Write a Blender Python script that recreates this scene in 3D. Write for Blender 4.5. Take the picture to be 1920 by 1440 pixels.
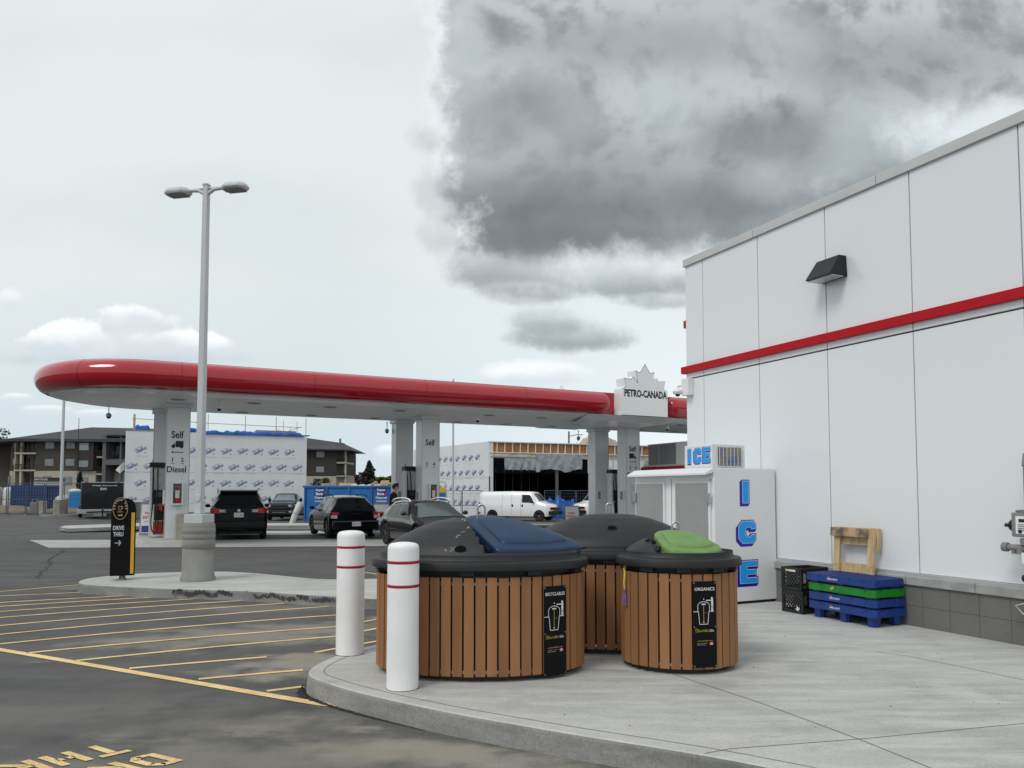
import bpy, math, random
from math import sin, cos, tan, pi, radians, atan2, sqrt, floor
from mathutils import Matrix, Vector, noise as mnoise

for _o in list(bpy.data.objects): bpy.data.objects.remove(_o, do_unlink=True)
scene = bpy.context.scene
COL = scene.collection
random.seed(7)

# ------------------------------------------------------------------ camera
FPX, PITCH, CAMH = 1400.0, radians(3.0), 1.65
PY = 920 - FPX*tan(PITCH)
cd = bpy.data.cameras.new("camera"); cam = bpy.data.objects.new("camera", cd); COL.objects.link(cam)
cam.location = (0, 0, CAMH); cam.rotation_euler = (radians(90)+PITCH, 0, 0)
cd.sensor_width = 36; cd.lens = FPX/1920*36; cd.shift_y = (PY-720)/1920
cd.clip_start = 0.05; cd.clip_end = 3000
scene.camera = cam
scene.view_settings.view_transform = 'Standard'; scene.view_settings.look = 'None'
scene.view_settings.exposure = 0.25; scene.view_settings.gamma = 1.0
scene.view_settings.use_curve_mapping = False
scene.cycles.max_bounces = 6; scene.cycles.use_denoising = True

# ------------------------------------------------------------------ sun
SUN_AZ, SUN_EL = radians(222), radians(48)      # azimuth clockwise from +Y
sd = bpy.data.lights.new("sun", 'SUN'); so = bpy.data.objects.new("sun", sd); COL.objects.link(so)
sdir = Vector((sin(SUN_AZ)*cos(SUN_EL), cos(SUN_AZ)*cos(SUN_EL), sin(SUN_EL)))
so.rotation_euler = sdir.to_track_quat('Z', 'Y').to_euler()
sd.energy = 1.15; sd.angle = radians(20); sd.color = (1.0, 0.97, 0.92)

# ------------------------------------------------------------------ sky
world = bpy.data.worlds.new("World"); scene.world = world; world.use_nodes = True
WN = world.node_tree; WN.nodes.clear()
def wn(t, **k):
    n = WN.nodes.new(t)
    for a, b in k.items(): setattr(n, a, b)
    return n
def wl(a, b): WN.links.new(a, b)
def wmath(op, a, b=None, c=None, clamp=False):
    n = wn('ShaderNodeMath', operation=op); n.use_clamp = clamp
    for i, v in enumerate((a, b, c)):
        if v is None: continue
        if isinstance(v, (int, float)): n.inputs[i].default_value = v
        else: wl(v, n.inputs[i])
    return n.outputs[0]
def wmix(f, a, b):
    n = wn('ShaderNodeMix', data_type='RGBA')
    for i, v in ((0, f), (6, a), (7, b)):
        if isinstance(v, (int, float)): n.inputs[i].default_value = v
        elif isinstance(v, tuple): n.inputs[i].default_value = (*v, 1)
        else: wl(v, n.inputs[i])
    return n.outputs[2]
def wmap(v, a, b, c=0.0, d=1.0, smooth=True):
    n = wn('ShaderNodeMapRange'); n.interpolation_type = 'SMOOTHSTEP' if smooth else 'LINEAR'
    wl(v, n.inputs[0]); n.inputs[1].default_value = a; n.inputs[2].default_value = b
    n.inputs[3].default_value = c; n.inputs[4].default_value = d
    return n.outputs[0]
wtc = wn('ShaderNodeTexCoord'); wsep = wn('ShaderNodeSeparateXYZ'); wl(wtc.outputs['Generated'], wsep.inputs[0])
yy = wmath('MAXIMUM', wmath('ABSOLUTE', wsep.outputs[1]), 0.2)
U = wmath('DIVIDE', wsep.outputs[0], yy); V = wmath('DIVIDE', wsep.outputs[2], yy)
def wcomb(x, y, z=0.0):
    n = wn('ShaderNodeCombineXYZ')
    for i, v in enumerate((x, y, z)):
        if isinstance(v, (int, float)): n.inputs[i].default_value = v
        else: wl(v, n.inputs[i])
    return n.outputs[0]
def wnoise(scale, detail=6, rough=0.55, sx=1.0, sy=1.0, off=0.0, dist=0.0):
    v = wcomb(wmath('MULTIPLY', U, sx), wmath('MULTIPLY', V, sy), off)
    n = wn('ShaderNodeTexNoise'); wl(v, n.inputs['Vector']); n.inputs['Scale'].default_value = scale
    n.inputs['Detail'].default_value = detail; n.inputs['Roughness'].default_value = rough
    n.inputs['Distortion'].default_value = dist
    return n.outputs['Fac']
NB = wnoise(3.2, 9, 0.56, off=3.1, dist=0.15); NF = wnoise(9, 8, 0.62, off=7.7); NL = wnoise(1.6, 4, 0.5, sy=2.2, off=1.2)
NP = wnoise(14, 7, 0.6, off=2.2)
def P2U(px): return (px-960)/1400.0
def P2V(py): return (920-py)/1400.0
S = 10.0   # background strength 0.1
DK = 0.86  # cloud undersides
def cc(r, g, b, k=1.0): return (r*S*k, g*S*k, b*S*k)
# high thin overcast
base = wmix(wmap(V, 0.0, 0.32), cc(.54, .635, .685), cc(.685, .735, .73))
base = wmix(wmap(NL, 0.4, 0.68, 0, .75), base, cc(.61, .665, .675))
base = wmix(wmath('MULTIPLY', wmap(U, -0.25, 0.35), wmap(V, .40, .05)), base, cc(.76, .82, .84))
def ell(px, py, rx, ry, amp=0.5, soft=0.35, src=None):
    dx = wmath('DIVIDE', wmath('SUBTRACT', U, P2U(px)), rx/1400.0)
    dy = wmath('DIVIDE', wmath('SUBTRACT', V, P2V(py)), ry/1400.0)
    d = wmath('SQRT', wmath('ADD', wmath('MULTIPLY', dx, dx), wmath('MULTIPLY', dy, dy)))
    d = wmath('ADD', d, wmath('MULTIPLY', wmath('SUBTRACT', src or NF, 0.5), amp*4))
    return wmap(d, 1.0+soft, 1.0-soft), dy
def small_cloud(base, px, py, rx, ry, top, bot, amp=0.5, soft=0.3, src=None, k=1.0):
    m, dy = ell(px, py, rx, ry, amp, soft, src)
    sh = wmath('ADD', dy, wmath('MULTIPLY', wmath('SUBTRACT', NF, .5), 2.5))
    col = wmix(wmap(sh, -0.5, 0.9), bot, top)
    return wmix(wmath('MULTIPLY', m, k), base, col)
W1, W2, G1, G2 = cc(.93, .95, .95), cc(.80, .83, .84), cc(.50, .54, .58), cc(.36, .40, .44)
# white cumulus low on the left, flat grey underneath
for (px, py, rx, ry) in ((210, 640, 165, 44), (250, 606, 78, 34), (110, 636, 80, 30), (330, 646, 90, 30)):
    base = small_cloud(base, px, py, rx, ry, cc(.90, .92, .92), cc(.60, .65, .69), .42, .16, NP, .95)
base = small_cloud(base, 205, 668, 190, 17, cc(.60, .65, .69), cc(.48, .54, .58), .5, .7, NF, .85)
base = small_cloud(base, 240, 640, 90, 18, cc(.70, .74, .77), cc(.60, .65, .69), .8, .7, NF, .6)
for (px, py, rx, ry, k) in ((25, 745, 30, 8, .6), (90, 768, 45, 9, .6), (730, 848, 28, 14, .7), (170, 775, 40, 8, .5), (8, 560, 22, 22, .5), (1000, 700, 92, 26, .85), (960, 705, 60, 18, .7), (1075, 640, 118, 24, .0)):
    base = small_cloud(base, px, py, rx, ry, cc(.88, .91, .92), cc(.62, .68, .72), .3, .35, NP, k)
# broken grey scraps below the big cloud
for (px, py, rx, ry, k) in ((925, 500, 100, 40, .95), (1160, 522, 170, 38, .92), (1075, 628, 112, 30, .95), (1040, 600, 80, 26, .65), (990, 545, 90, 20, .5), (1240, 560, 60, 16, .5), (820, 235, 50, 46, .40), (835, 340, 50, 60, .35), (820, 430, 40, 40, .3)):
    base = small_cloud(base, px, py, rx, ry, cc(.56, .61, .62), cc(.33, .365, .375), .60, .35, NF, k)
    base = small_cloud(base, px+20, py+ry*.25, rx*.6, ry*.45, cc(.43, .47, .48), cc(.32, .355, .365), .60, .6, NP, k*.6)
# the big grey cloud
dl = wmath('SUBTRACT', wmath('SUBTRACT', P2U(905), wmath('MULTIPLY', V, .11)), U)                       # distance left of its edge
db = wmath('SUBTRACT', P2V(468), V)                       # distance below its base
du = wmath('MULTIPLY', wmath('SUBTRACT', U, P2U(1720)), .10)
db2 = wmath('ADD', db, wmath('MAXIMUM', du, 0.0))
dl = wmath('ADD', dl, wmath('MULTIPLY', wmath('SUBTRACT', NB, .5), .34))
dl = wmath('ADD', dl, wmath('MULTIPLY', wmath('SUBTRACT', NF, .5), .10))
BIL = wmath('ABSOLUTE', wmath('SUBTRACT', wnoise(6.5, 7, .55, off=31.0, dist=.2), .5))
db2 = wmath('ADD', db2, wmath('MULTIPLY', wmath('SUBTRACT', NB, .5), .045))
db2 = wmath('ADD', db2, wmath('MULTIPLY', wmath('SUBTRACT', NF, .5), .08))
dd = wmath('SMOOTH_MAX', dl, db2, 0.05)
dd = wmath('ADD', dd, wmath('MULTIPLY', wmath('SUBTRACT', NP, .5), .085))
dd = wmath('ADD', dd, wmath('MULTIPLY', wmath('SUBTRACT', BIL, .07), .20))
mbig = wmap(dd, 0.022, -0.028)
rim = wmap(dd, -0.075, 0.0)
NT = wnoise(4.2, 10, 0.60, off=21.0, dist=.35, sy=1.25)
tone = wmix(wmap(NT, .38, .60), cc(.185, .206, .212), cc(.325, .362, .372))
tone = wmix(wmap(BIL, .02, .11, 0, .45), cc(.46, .50, .53), tone)
tone = wmix(wmap(BIL, .0, .16, .0, .85), tone, wmix(wmap(NT, .40, .60), cc(.178, .197, .203), cc(.31, .345, .356)))
tone = wmix(wmap(NF, .44, .70, 0, .40), tone, cc(.39, .43, .44))
tone = wmix(wmap(wnoise(2.0, 7, .58, off=14.3, dist=.3), .52, .66, 0, .75), tone, cc(.40, .445, .46))
for (px, py, rx, ry, k) in ((1050, 395, 330, 66, .80), (1450, 240, 150, 55, .62), (930, 195, 110, 56, .45), (1110, 330, 260, 90, .45), (1700, 90, 240, 60, .40), (1060, 445, 250, 30, .75), (1190, 60, 260, 50, .35), (1420, 360, 200, 40, .4)):
    m, _ = ell(px, py, rx, ry, .35, .7, NB)
    tone = wmix(wmath('MULTIPLY', m, k), tone, cc(.145, .160, .163))
for (px, py, rx, ry, k) in ((1255, 190, 60, 70, .55), (870, 90, 60, 70, .5), (1620, 260, 70, 70, .45), (1440, 330, 60, 30, .4), (1500, 60, 120, 40, .35), (1010, 110, 60, 40, .4)):
    m, _ = ell(px, py, rx, ry, .55, .7, NF)
    tone = wmix(wmath('MULTIPLY', m, k), tone, cc(.45, .50, .51))
vb = wmap(V, P2V(330), P2V(60))
tone = wmix(wmath('MULTIPLY', wmath('MULTIPLY', rim, vb), .35), tone, cc(.60, .64, .67))
fr = wmath('MULTIPLY', wmath('MULTIPLY', wmap(dd, .055, .012), wmap(NF, .42, .62)), wmap(V, P2V(470), P2V(390)))     # bright fringe outside the edge
base = wmix(wmath('MULTIPLY', fr, .38), base, cc(.86, .91, .91))
base = wmix(mbig, base, tone)
m, _ = ell(1890, 225, 150, 60, .7, .6, NF); base = wmix(wmath('MULTIPLY', m, .85), base, cc(.72, .78, .80))
sky = wn('ShaderNodeTexSky'); sky.sky_type = 'NISHITA'; sky.sun_disc = False
sky.sun_elevation = SUN_EL; sky.sun_rotation = SUN_AZ
# behind and overhead: plain bright overcast; a little clear sky keeps showing through
front = wmap(wsep.outputs[1], 0.05, 0.35)
zen = wmap(V, 0.75, 1.4)
back = wmix(wmap(NL, .4, .7), cc(.72, .76, .78), cc(.60, .64, .67))
base = wmix(wmath('MULTIPLY', front, wmath('SUBTRACT', 1.0, zen)), back, base)
fin = wmix(0.96, sky.outputs[0], base)
bg = wn('ShaderNodeBackground'); wl(fin, bg.inputs[0]); bg.inputs[1].default_value = 0.1
wo = wn('ShaderNodeOutputWorld'); wl(bg.outputs[0], wo.inputs[0])

# ------------------------------------------------------------------ helpers
def ray(px, py):
    cx = (px-960)/FPX; cy = (PY-py)/FPX
    return Vector((cx, cos(PITCH)-cy*sin(PITCH), sin(PITCH)+cy*cos(PITCH)))
def sst(a, b, x):
    t = min(1.0, max(0.0, (x-a)/(b-a))); return t*t*(3-2*t)
def gz(x, y):                                   # the lot falls away gently behind the pumps
    return -0.5*min(1.0, max(0.0, (y-28)/22.0))*sst(-26, -17, x) - 0.4*min(1.0, max(0, (y-50)/60.0))*sst(-26, -17, x)
def G(px, py, z=0.0):                           # ground survey: lot position of a point seen in the photo
    r = ray(px, py); t = (z-CAMH)/r.z
    return (r.x*t, r.y*t)
def GG(px, py, dz=0.0):
    r = ray(px, py); t = 5.0
    while t < 400:
        if CAMH+r.z*t <= gz(r.x*t, r.y*t)+dz: break
        t += 0.05
    return (r.x*t, r.y*t, CAMH+r.z*t)
def D(px, py, Y):
    r = ray(px, py); t = Y/r.y
    return Vector((r.x*t, Y, CAMH+r.z*t))
def XY(px, Y):
    return (px-960)/1400.0*Y*1.0

class MB:
    def __init__(s): s.v = []; s.f = []; s.m = []; s.sm = []
    def add(s, vs, fs, m=0, T=None, smooth=False):
        o = len(s.v)
        for p in vs:
            p = Vector(p)
            if T is not None: p = T @ p
            s.v.append(p)
        for f in fs:
            s.f.append([i+o for i in f]); s.m.append(m); s.sm.append(smooth)
        return s
    def box(s, x0, x1, y0, y1, z0, z1, m=0, T=None):
        vs = [(x0,y0,z0),(x1,y0,z0),(x1,y1,z0),(x0,y1,z0),(x0,y0,z1),(x1,y0,z1),(x1,y1,z1),(x0,y1,z1)]
        return s.add(vs, [(0,3,2,1),(4,5,6,7),(0,1,5,4),(1,2,6,5),(2,3,7,6),(3,0,4,7)], m, T)
    def cbox(s, c, d, m=0, T=None):
        return s.box(c[0]-d[0]/2, c[0]+d[0]/2, c[1]-d[1]/2, c[1]+d[1]/2, c[2]-d[2]/2, c[2]+d[2]/2, m, T)
    def prism(s, pts, z0, z1, m=0, T=None, mtop=None, smooth=False):
        n = len(pts)
        A = sum(pts[i][0]*pts[(i+1)%n][1]-pts[(i+1)%n][0]*pts[i][1] for i in range(n))
        if A < 0: pts = pts[::-1]
        vs = [(p[0], p[1], z0) for p in pts]+[(p[0], p[1], z1) for p in pts]
        s.add(vs, [[i, (i+1)%n, n+(i+1)%n, n+i] for i in range(n)], m, T, smooth)
        s.add(vs, [list(range(n))[::-1]], m, T); s.add(vs, [list(range(n, 2*n))], m if mtop is None else mtop, T)
        return s
    def lathe(s, prof, n=24, m=0, T=None, smooth=True, sx=1.0, sy=1.0, caps=True):
        vs = []; fs = []
        for (r, z) in prof:
            for i in range(n):
                a = 2*pi*i/n; vs.append((r*cos(a)*sx, r*sin(a)*sy, z))
        for k in range(len(prof)-1):
            for i in range(n):
                j = (i+1) % n; fs.append((k*n+i, k*n+j, (k+1)*n+j, (k+1)*n+i))
        s.add(vs, fs, m, T, smooth)
        if caps:
            s.add(vs, [list(range(n))[::-1]], m, T); L = (len(prof)-1)*n; s.add(vs, [list(range(L, L+n))], m, T)
        return s
    def tube(s, path, r, n=8, m=0, T=None, smooth=True, r1=None):
        path = [Vector(p) for p in path]; vs = []; fs = []
        up = Vector((0, 0, 1)); prev = None
        for k, p in enumerate(path):
            t = (path[min(k+1, len(path)-1)]-path[max(k-1, 0)]).normalized()
            if prev is None:
                a = t.cross(up)
                if a.length < 1e-3: a = t.cross(Vector((1, 0, 0)))
            else: a = prev-t*prev.dot(t)
            a.normalize(); prev = a; b = t.cross(a)
            rr = r if r1 is None else r+(r1-r)*k/(len(path)-1)
            for i in range(n):
                q = 2*pi*i/n; vs.append(p+(a*cos(q)+b*sin(q))*rr)
        for k in range(len(path)-1):
            for i in range(n):
                j = (i+1) % n; fs.append((k*n+i, (k+1)*n+i, (k+1)*n+j, k*n+j))
        s.add(vs, fs, m, T, smooth)
        s.add(vs, [list(range(n))], m, T); L = (len(path)-1)*n; s.add(vs, [list(range(L, L+n))[::-1]], m, T)
        return s
    def bar(s, a, b, w, d, m=0, T=None):
        a = Vector(a); b = Vector(b); t = (b-a); L = t.length; t.normalize()
        u = t.cross(Vector((0, 0, 1)))
        if u.length < 1e-3: u = Vector((1, 0, 0))
        u.normalize(); w_ = t.cross(u)
        M = Matrix((( *u, 0), (*w_, 0), (*t, 0), (0, 0, 0, 1))).transposed(); M.translation = a
        M = Matrix.Translation(a) @ Matrix(((u.x, w_.x, t.x, 0), (u.y, w_.y, t.y, 0), (u.z, w_.z, t.z, 0), (0, 0, 0, 1)))
        if T is not None: M = T @ M
        return s.box(-w/2, w/2, -d/2, d/2, 0, L, m, M)
    def sphere(s, c, r, m=0, T=None, n=14, k=8, sc=(1, 1, 1)):
        vs = [(c[0], c[1], c[2]+r*sc[2])]
        for j in range(1, k):
            for i in range(n):
                th = pi*j/k; a = 2*pi*i/n
                vs.append((c[0]+r*sc[0]*sin(th)*cos(a), c[1]+r*sc[1]*sin(th)*sin(a), c[2]+r*sc[2]*cos(th)))
        vs.append((c[0], c[1], c[2]-r*sc[2])); fs = []
        for i in range(n): fs.append((0, 1+i, 1+(i+1)%n))
        for j in range(k-2):
            for i in range(n):
                a = 1+j*n+i; b = 1+j*n+(i+1)%n; fs.append((a, a+n, b+n, b))
        L = len(vs)-1
        for i in range(n): fs.append((L, L-n+(i+1)%n, L-n+i))
        return s.add(vs, fs, m, T, True)
    def quad(s, a, b, c, d, m=0, T=None): return s.add([a, b, c, d], [(0, 1, 2, 3)], m, T)
    def grid(s, fn, nu, nv, m=0, T=None, smooth=True):
        vs = [fn(i/nu, j/nv) for j in range(nv+1) for i in range(nu+1)]
        fs = [(j*(nu+1)+i, j*(nu+1)+i+1, (j+1)*(nu+1)+i+1, (j+1)*(nu+1)+i) for j in range(nv) for i in range(nu)]
        return s.add(vs, fs, m, T, smooth)
    def text(s, txt, w=None, h=1.0, m=0, T=None, bold=0.0, depth=0.0, align='C'):
        vs, fs = text_mesh(txt, bold)
        x0 = min(v[0] for v in vs); x1 = max(v[0] for v in vs); y0 = min(v[1] for v in vs); y1 = max(v[1] for v in vs)
        sy = h/(y1-y0); sx = sy if w is None else w/(x1-x0)
        ox = {'C': (x0+x1)/2, 'L': x0, 'R': x1}[align]
        return s.add([((v[0]-ox)*sx, (v[1]-y0)*sy, depth) for v in vs], fs, m, T)
    def build(s, name, mats, parent=None, bevel=0.0, seg=2, loc=None, rot=None, sharp=None):
        me = bpy.data.meshes.new(name)
        me.from_pydata([tuple(v) for v in s.v], [], s.f)
        if not isinstance(mats, (list, tuple)): mats = [mats]
        for mt in mats: me.materials.append(mt)
        for i, p in enumerate(me.polygons):
            p.material_index = min(s.m[i], len(mats)-1); p.use_smooth = s.sm[i]
        me.validate(); me.update()
        if sharp: me.set_sharp_from_angle(angle=radians(sharp))
        o = bpy.data.objects.new(name, me); COL.objects.link(o)
        if parent is not None: o.parent = parent
        if loc is not None: o.location = loc
        if rot is not None: o.rotation_euler = rot
        if bevel:
            b = o.modifiers.new("bevel", 'BEVEL'); b.width = bevel; b.segments = seg; b.limit_method = 'ANGLE'; b.angle_limit = radians(40)
            b.harden_normals = False
        return o
_TX = {}
def text_mesh(txt, bold=0.0):
    key = (txt, bold)
    if key in _TX: return _TX[key]
    cu = bpy.data.curves.new("t", 'FONT'); cu.body = txt; cu.offset = bold*1.55; cu.resolution_u = 3
    ob = bpy.data.objects.new("t", cu); COL.objects.link(ob)
    bpy.context.view_layer.update()
    dg = bpy.context.evaluated_depsgraph_get(); me = ob.evaluated_get(dg).to_mesh()
    vs = [tuple(v.co) for v in me.vertices]; fs = [list(p.vertices) for p in me.polygons]
    ob.evaluated_get(dg).to_mesh_clear()
    bpy.data.objects.remove(ob, do_unlink=True); bpy.data.curves.remove(cu)
    _TX[key] = (vs, fs); return _TX[key]
def frame(o, xa, ya):
    """matrix with local x along xa, local y along ya, origin o"""
    xa = Vector(xa).normalized(); ya = Vector(ya).normalized(); za = xa.cross(ya)
    M = Matrix(((xa.x, ya.x, za.x, o[0]), (xa.y, ya.y, za.y, o[1]), (xa.z, ya.z, za.z, o[2]), (0, 0, 0, 1)))
    return M
def thing(name, label, cat, loc=(0, 0, 0), rz=0.0, group=None):
    o = bpy.data.objects.new(name, None); COL.objects.link(o)
    o.empty_display_size = 0.2
    o.location = loc; o.rotation_euler = (0, 0, rz); o["label"] = label; o["category"] = cat
    if group: o["group"] = group
    return o
def tag(o, label, cat, group=None):
    o["label"] = label; o["category"] = cat
    if group: o["group"] = group
    return o
def struct(o): o["kind"] = "structure"; return o
def copy_tree(o, label=None, loc=None, rz=None):
    r = o.copy(); COL.objects.link(r)
    if loc is not None: r.location = loc
    if rz is not None: r.rotation_euler = (0, 0, rz)
    if label: r["label"] = label
    for ch in [c for c in bpy.data.objects if c.parent == o]:
        c = ch.copy(); COL.objects.link(c); c.parent = r
        for g in [q for q in bpy.data.objects if q.parent == ch]:
            d = g.copy(); COL.objects.link(d); d.parent = c
    return r

# ------------------------------------------------------------------ materials
def island_var(m, amt=.2):
    nt = m.node_tree; b = nt.nodes['Principled BSDF']; src = b.inputs['Base Color'].links[0].from_socket
    ge = nt.nodes.new('ShaderNodeNewGeometry'); hs = nt.nodes.new('ShaderNodeHueSaturation'); mr = nt.nodes.new('ShaderNodeMapRange')
    nt.links.new(ge.outputs['Random Per Island'], mr.inputs[0]); mr.inputs[3].default_value = 1-amt; mr.inputs[4].default_value = 1+amt
    nt.links.new(mr.outputs[0], hs.inputs['Value']); nt.links.new(src, hs.inputs['Color']); nt.links.new(hs.outputs[0], b.inputs['Base Color'])
def mat(name, col, rough=0.6, metal=0.0, var=0.0, vscale=3.0, bump=0.0, bscale=40.0, coat=0.0, col2=None, stretch=None, spec=0.5, trans=0.0, alpha=None, detail=5):
    m = bpy.data.materials.new(name); m.use_nodes = True; nt = m.node_tree; b = nt.nodes['Principled BSDF']
    b.inputs['Roughness'].default_value = rough; b.inputs['Metallic'].default_value = metal
    b.inputs['Specular IOR Level'].default_value = spec; b.inputs['Coat Weight'].default_value = coat
    b.inputs['Coat Roughness'].default_value = 0.04
    b.inputs['Transmission Weight'].default_value = trans
    if alpha is not None: b.inputs['Alpha'].default_value = alpha
    tc = nt.nodes.new('ShaderNodeTexCoord'); src = tc.outputs['Object']
    if stretch:
        mp = nt.nodes.new('ShaderNodeMapping'); nt.links.new(src, mp.inputs[0])
        mp.inputs['Scale'].default_value = stretch[:3]
        if len(stretch) > 3: mp.inputs['Rotation'].default_value = (0, 0, stretch[3])
        src = mp.outputs[0]
    if var or col2:
        n = nt.nodes.new('ShaderNodeTexNoise'); nt.links.new(src, n.inputs['Vector']); n.inputs['Scale'].default_value = vscale; n.inputs['Detail'].default_value = detail
        r = nt.nodes.new('ShaderNodeValToRGB'); nt.links.new(n.outputs['Fac'], r.inputs[0])
        c2 = col2 if col2 else tuple(min(1, c*(1+var)) for c in col)
        c1 = col if col2 else tuple(c*(1-var) for c in col)
        r.color_ramp.elements[0].position = 0.36; r.color_ramp.elements[1].position = 0.64
        r.color_ramp.elements[0].color = (*c1, 1); r.color_ramp.elements[1].color = (*c2, 1)
        nt.links.new(r.outputs[0], b.inputs['Base Color'])
    else: b.inputs['Base Color'].default_value = (*col, 1)
    if bump:
        n2 = nt.nodes.new('ShaderNodeTexNoise'); nt.links.new(src, n2.inputs['Vector']); n2.inputs['Scale'].default_value = bscale; n2.inputs['Detail'].default_value = 4
        bp = nt.nodes.new('ShaderNodeBump'); bp.inputs['Strength'].default_value = bump; bp.inputs['Distance'].default_value = 0.02
        nt.links.new(n2.outputs['Fac'], bp.inputs['Height']); nt.links.new(bp.outputs[0], b.inputs['Normal'])
    return m
M = {}
M['white_panel'] = mat('white_panel', (.72, .745, .765), .13, var=.015, vscale=.6, coat=.15)
M['coping'] = mat('coping', (.50, .51, .50), .4, var=.04)
M['red_band'] = mat('red_band', (.42, .004, .012), .45, spec=.2)
M['red_gloss'] = mat('red_gloss', (.37, .003, .014), .10, coat=.5, var=.03, vscale=.8)
M['dark_joint'] = mat('dark_joint', (.06, .06, .07), .7)
M['flashing'] = mat('flashing', (.62, .62, .63), .3, metal=.6)
M['block'] = mat('block', (.145, .146, .14), .9, var=.12, vscale=1.3, bump=.5, bscale=60)
M['cap_stone'] = mat('cap_stone', (.30, .31, .30), .75, var=.15, vscale=5, bump=.15)
M['black_metal'] = mat('black_metal', (.010, .011, .014), .45, bump=.02, spec=.3)
M['black_plastic'] = mat('black_plastic', (.02, .02, .022), .5, bump=.08, bscale=160)
M['white_paint'] = mat('white_paint', (.74, .75, .75), .4, var=.02)
M['white_pole'] = mat('white_pole', (.47, .49, .50), .4, var=.02)
M['bollard_white'] = mat('bollard_white', (.80, .80, .80), .45, bump=.06, bscale=120, var=.03, vscale=4)
M['bollard_red'] = mat('bollard_red', (.34, .006, .03), .4)
M['steel'] = mat('steel', (.45, .45, .46), .3, metal=.9)
M['galv'] = mat('galv', (.42, .44, .44), .4, metal=.6, var=.08, vscale=12)
M['soffit'] = None
M['glass_dark'] = mat('glass_dark', (.006, .007, .008), .05, spec=.4)
M['glass_win'] = mat('glass_win', (.07, .09, .09), .08)  # base colour lightened grey-green to stand for a reflection in the glass
M['tyre'] = mat('tyre', (.012, .012, .012), .85)
M['rim'] = mat('rim', (.30, .30, .31), .3, metal=.8)
M['chrome'] = mat('chrome', (.6, .6, .6), .15, metal=1.0)
M['paint_black'] = mat('paint_black', (.004, .005, .007), .16, coat=.22, spec=.3)
M['paint_brown'] = mat('paint_brown', (.022, .020, .020), .15, coat=.6, spec=.4)
M['paint_white'] = mat('paint_white', (.76, .77, .78), .25, coat=.5)
M['trim'] = mat('trim', (.012, .012, .013), .6, spec=.25)
M['tail_red'] = mat('tail_red', (.42, .006, .012), .15, coat=.6)
M['lamp_clear'] = mat('lamp_clear', (.42, .43, .45), .15, coat=.6)
M['amber'] = mat('amber', (.7, .18, .02), .25)
M['plate'] = mat('plate', (.62, .60, .58), .5)
M['plate_ink'] = mat('plate_ink', (.35, .05, .06), .5)
M['lid_black'] = mat('lid_black', (.017, .0175, .019), .48, spec=.35, var=.10, vscale=6, bump=.10, bscale=220)
M['lid_blue'] = mat('lid_blue', (.007, .029, .075), .42, spec=.35, bump=.05, bscale=200, var=.08, vscale=9)
M['lid_green'] = mat('lid_green', (.145, .265, .085), .5, spec=.3, bump=.05, bscale=200, var=.06, vscale=9)
M['slat'] = mat('slat', (.275, .130, .055), .65, spec=.3, var=.12, vscale=2.4, bump=.12, bscale=50, stretch=(3, 3, .5))
island_var(M['slat'], .16)
M['scuff'] = mat('scuff', (.55, .54, .53), .7)
M['sign_black'] = mat('sign_black', (.004, .004, .005), .5, spec=.15)
M['ink_white'] = mat('ink_white', (.62, .63, .66), .5)
M['ink_yellow'] = mat('ink_yellow', (.42, .34, .03), .5)
M['ink_red'] = mat('ink_red', (.5, .01, .03), .5)
M['ink_black'] = mat('ink_black', (.008, .008, .012), .5)
M['ink_blue'] = mat('ink_blue', (.018, .035, .22), .5)
M['ice_light'] = mat('ice_light', (.008, .33, .86), .4, spec=.3)
M['ice_dark'] = mat('ice_dark', (.015, .008, .32), .35)
M['ice_white'] = mat('ice_white', (.72, .74, .75), .3, var=.015)
M['ice_door'] = mat('ice_door', (.31, .31, .31), .42, metal=.2, var=.04, vscale=3, bump=.05, bscale=90)
M['coil'] = mat('coil', (.14, .22, .40), .4, metal=.2, col2=(.50, .38, .16), vscale=5)
M['pallet_blue'] = mat('pallet_blue', (.004, .034, .19), .42, bump=.08, bscale=70, var=.12, vscale=6)
M['pallet_green'] = mat('pallet_green', (.003, .18, .014), .42, bump=.08, bscale=70, var=.12, vscale=6)
M['pine'] = mat('pine', (.50, .37, .20), .75, var=.18, vscale=5, bump=.2, bscale=40, stretch=(4, 4, 1))
M['pine_dirty'] = mat('pine_dirty', (.46, .33, .18), .8, col2=(.12, .10, .07), vscale=9, bump=.2, detail=8)
M['crate'] = mat('crate', (.010, .010, .011), .5, bump=.05)
M['paper'] = mat('paper', (.62, .60, .55), .7)
M['meter'] = mat('meter', (.20, .20, .195), .5, var=.1, vscale=8)
M['conc_base'] = mat('conc_base', (.22, .22, .20), .85, var=.12, vscale=3, bump=.25, bscale=50, detail=9)
M['conc_beige'] = mat('conc_beige', (.36, .335, .28), .85, var=.08, vscale=4, bump=.15)
M['sign_yellow'] = mat('sign_yellow', (.62, .35, .01), .4)
M['gold'] = mat('gold', (.45, .27, .08), .4)
M['skin'] = mat('skin', (.42, .23, .16), .55)
M['cloth_black'] = mat('cloth_black', (.008, .008, .009), .9)
M['hair'] = mat('hair', (.012, .009, .007), .7)
M['col_panel'] = mat('col_panel', (.74, .76, .77), .22, coat=.1, var=.015)
M['sheath'] = mat('sheath', (.66, .675, .68), .75, var=.03, vscale=.8)
M['sheath_seam'] = mat('sheath_seam', (.42, .43, .43), .8)
M['ply'] = mat('ply', (.33, .15, .05), .8, var=.2, vscale=2)
M['lumber'] = mat('lumber', (.45, .35, .24), .8, var=.1)
M['tarp_blue'] = mat('tarp_blue', (.005, .10, .42), .5, var=.25, vscale=2, bump=.5, bscale=4)
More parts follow.
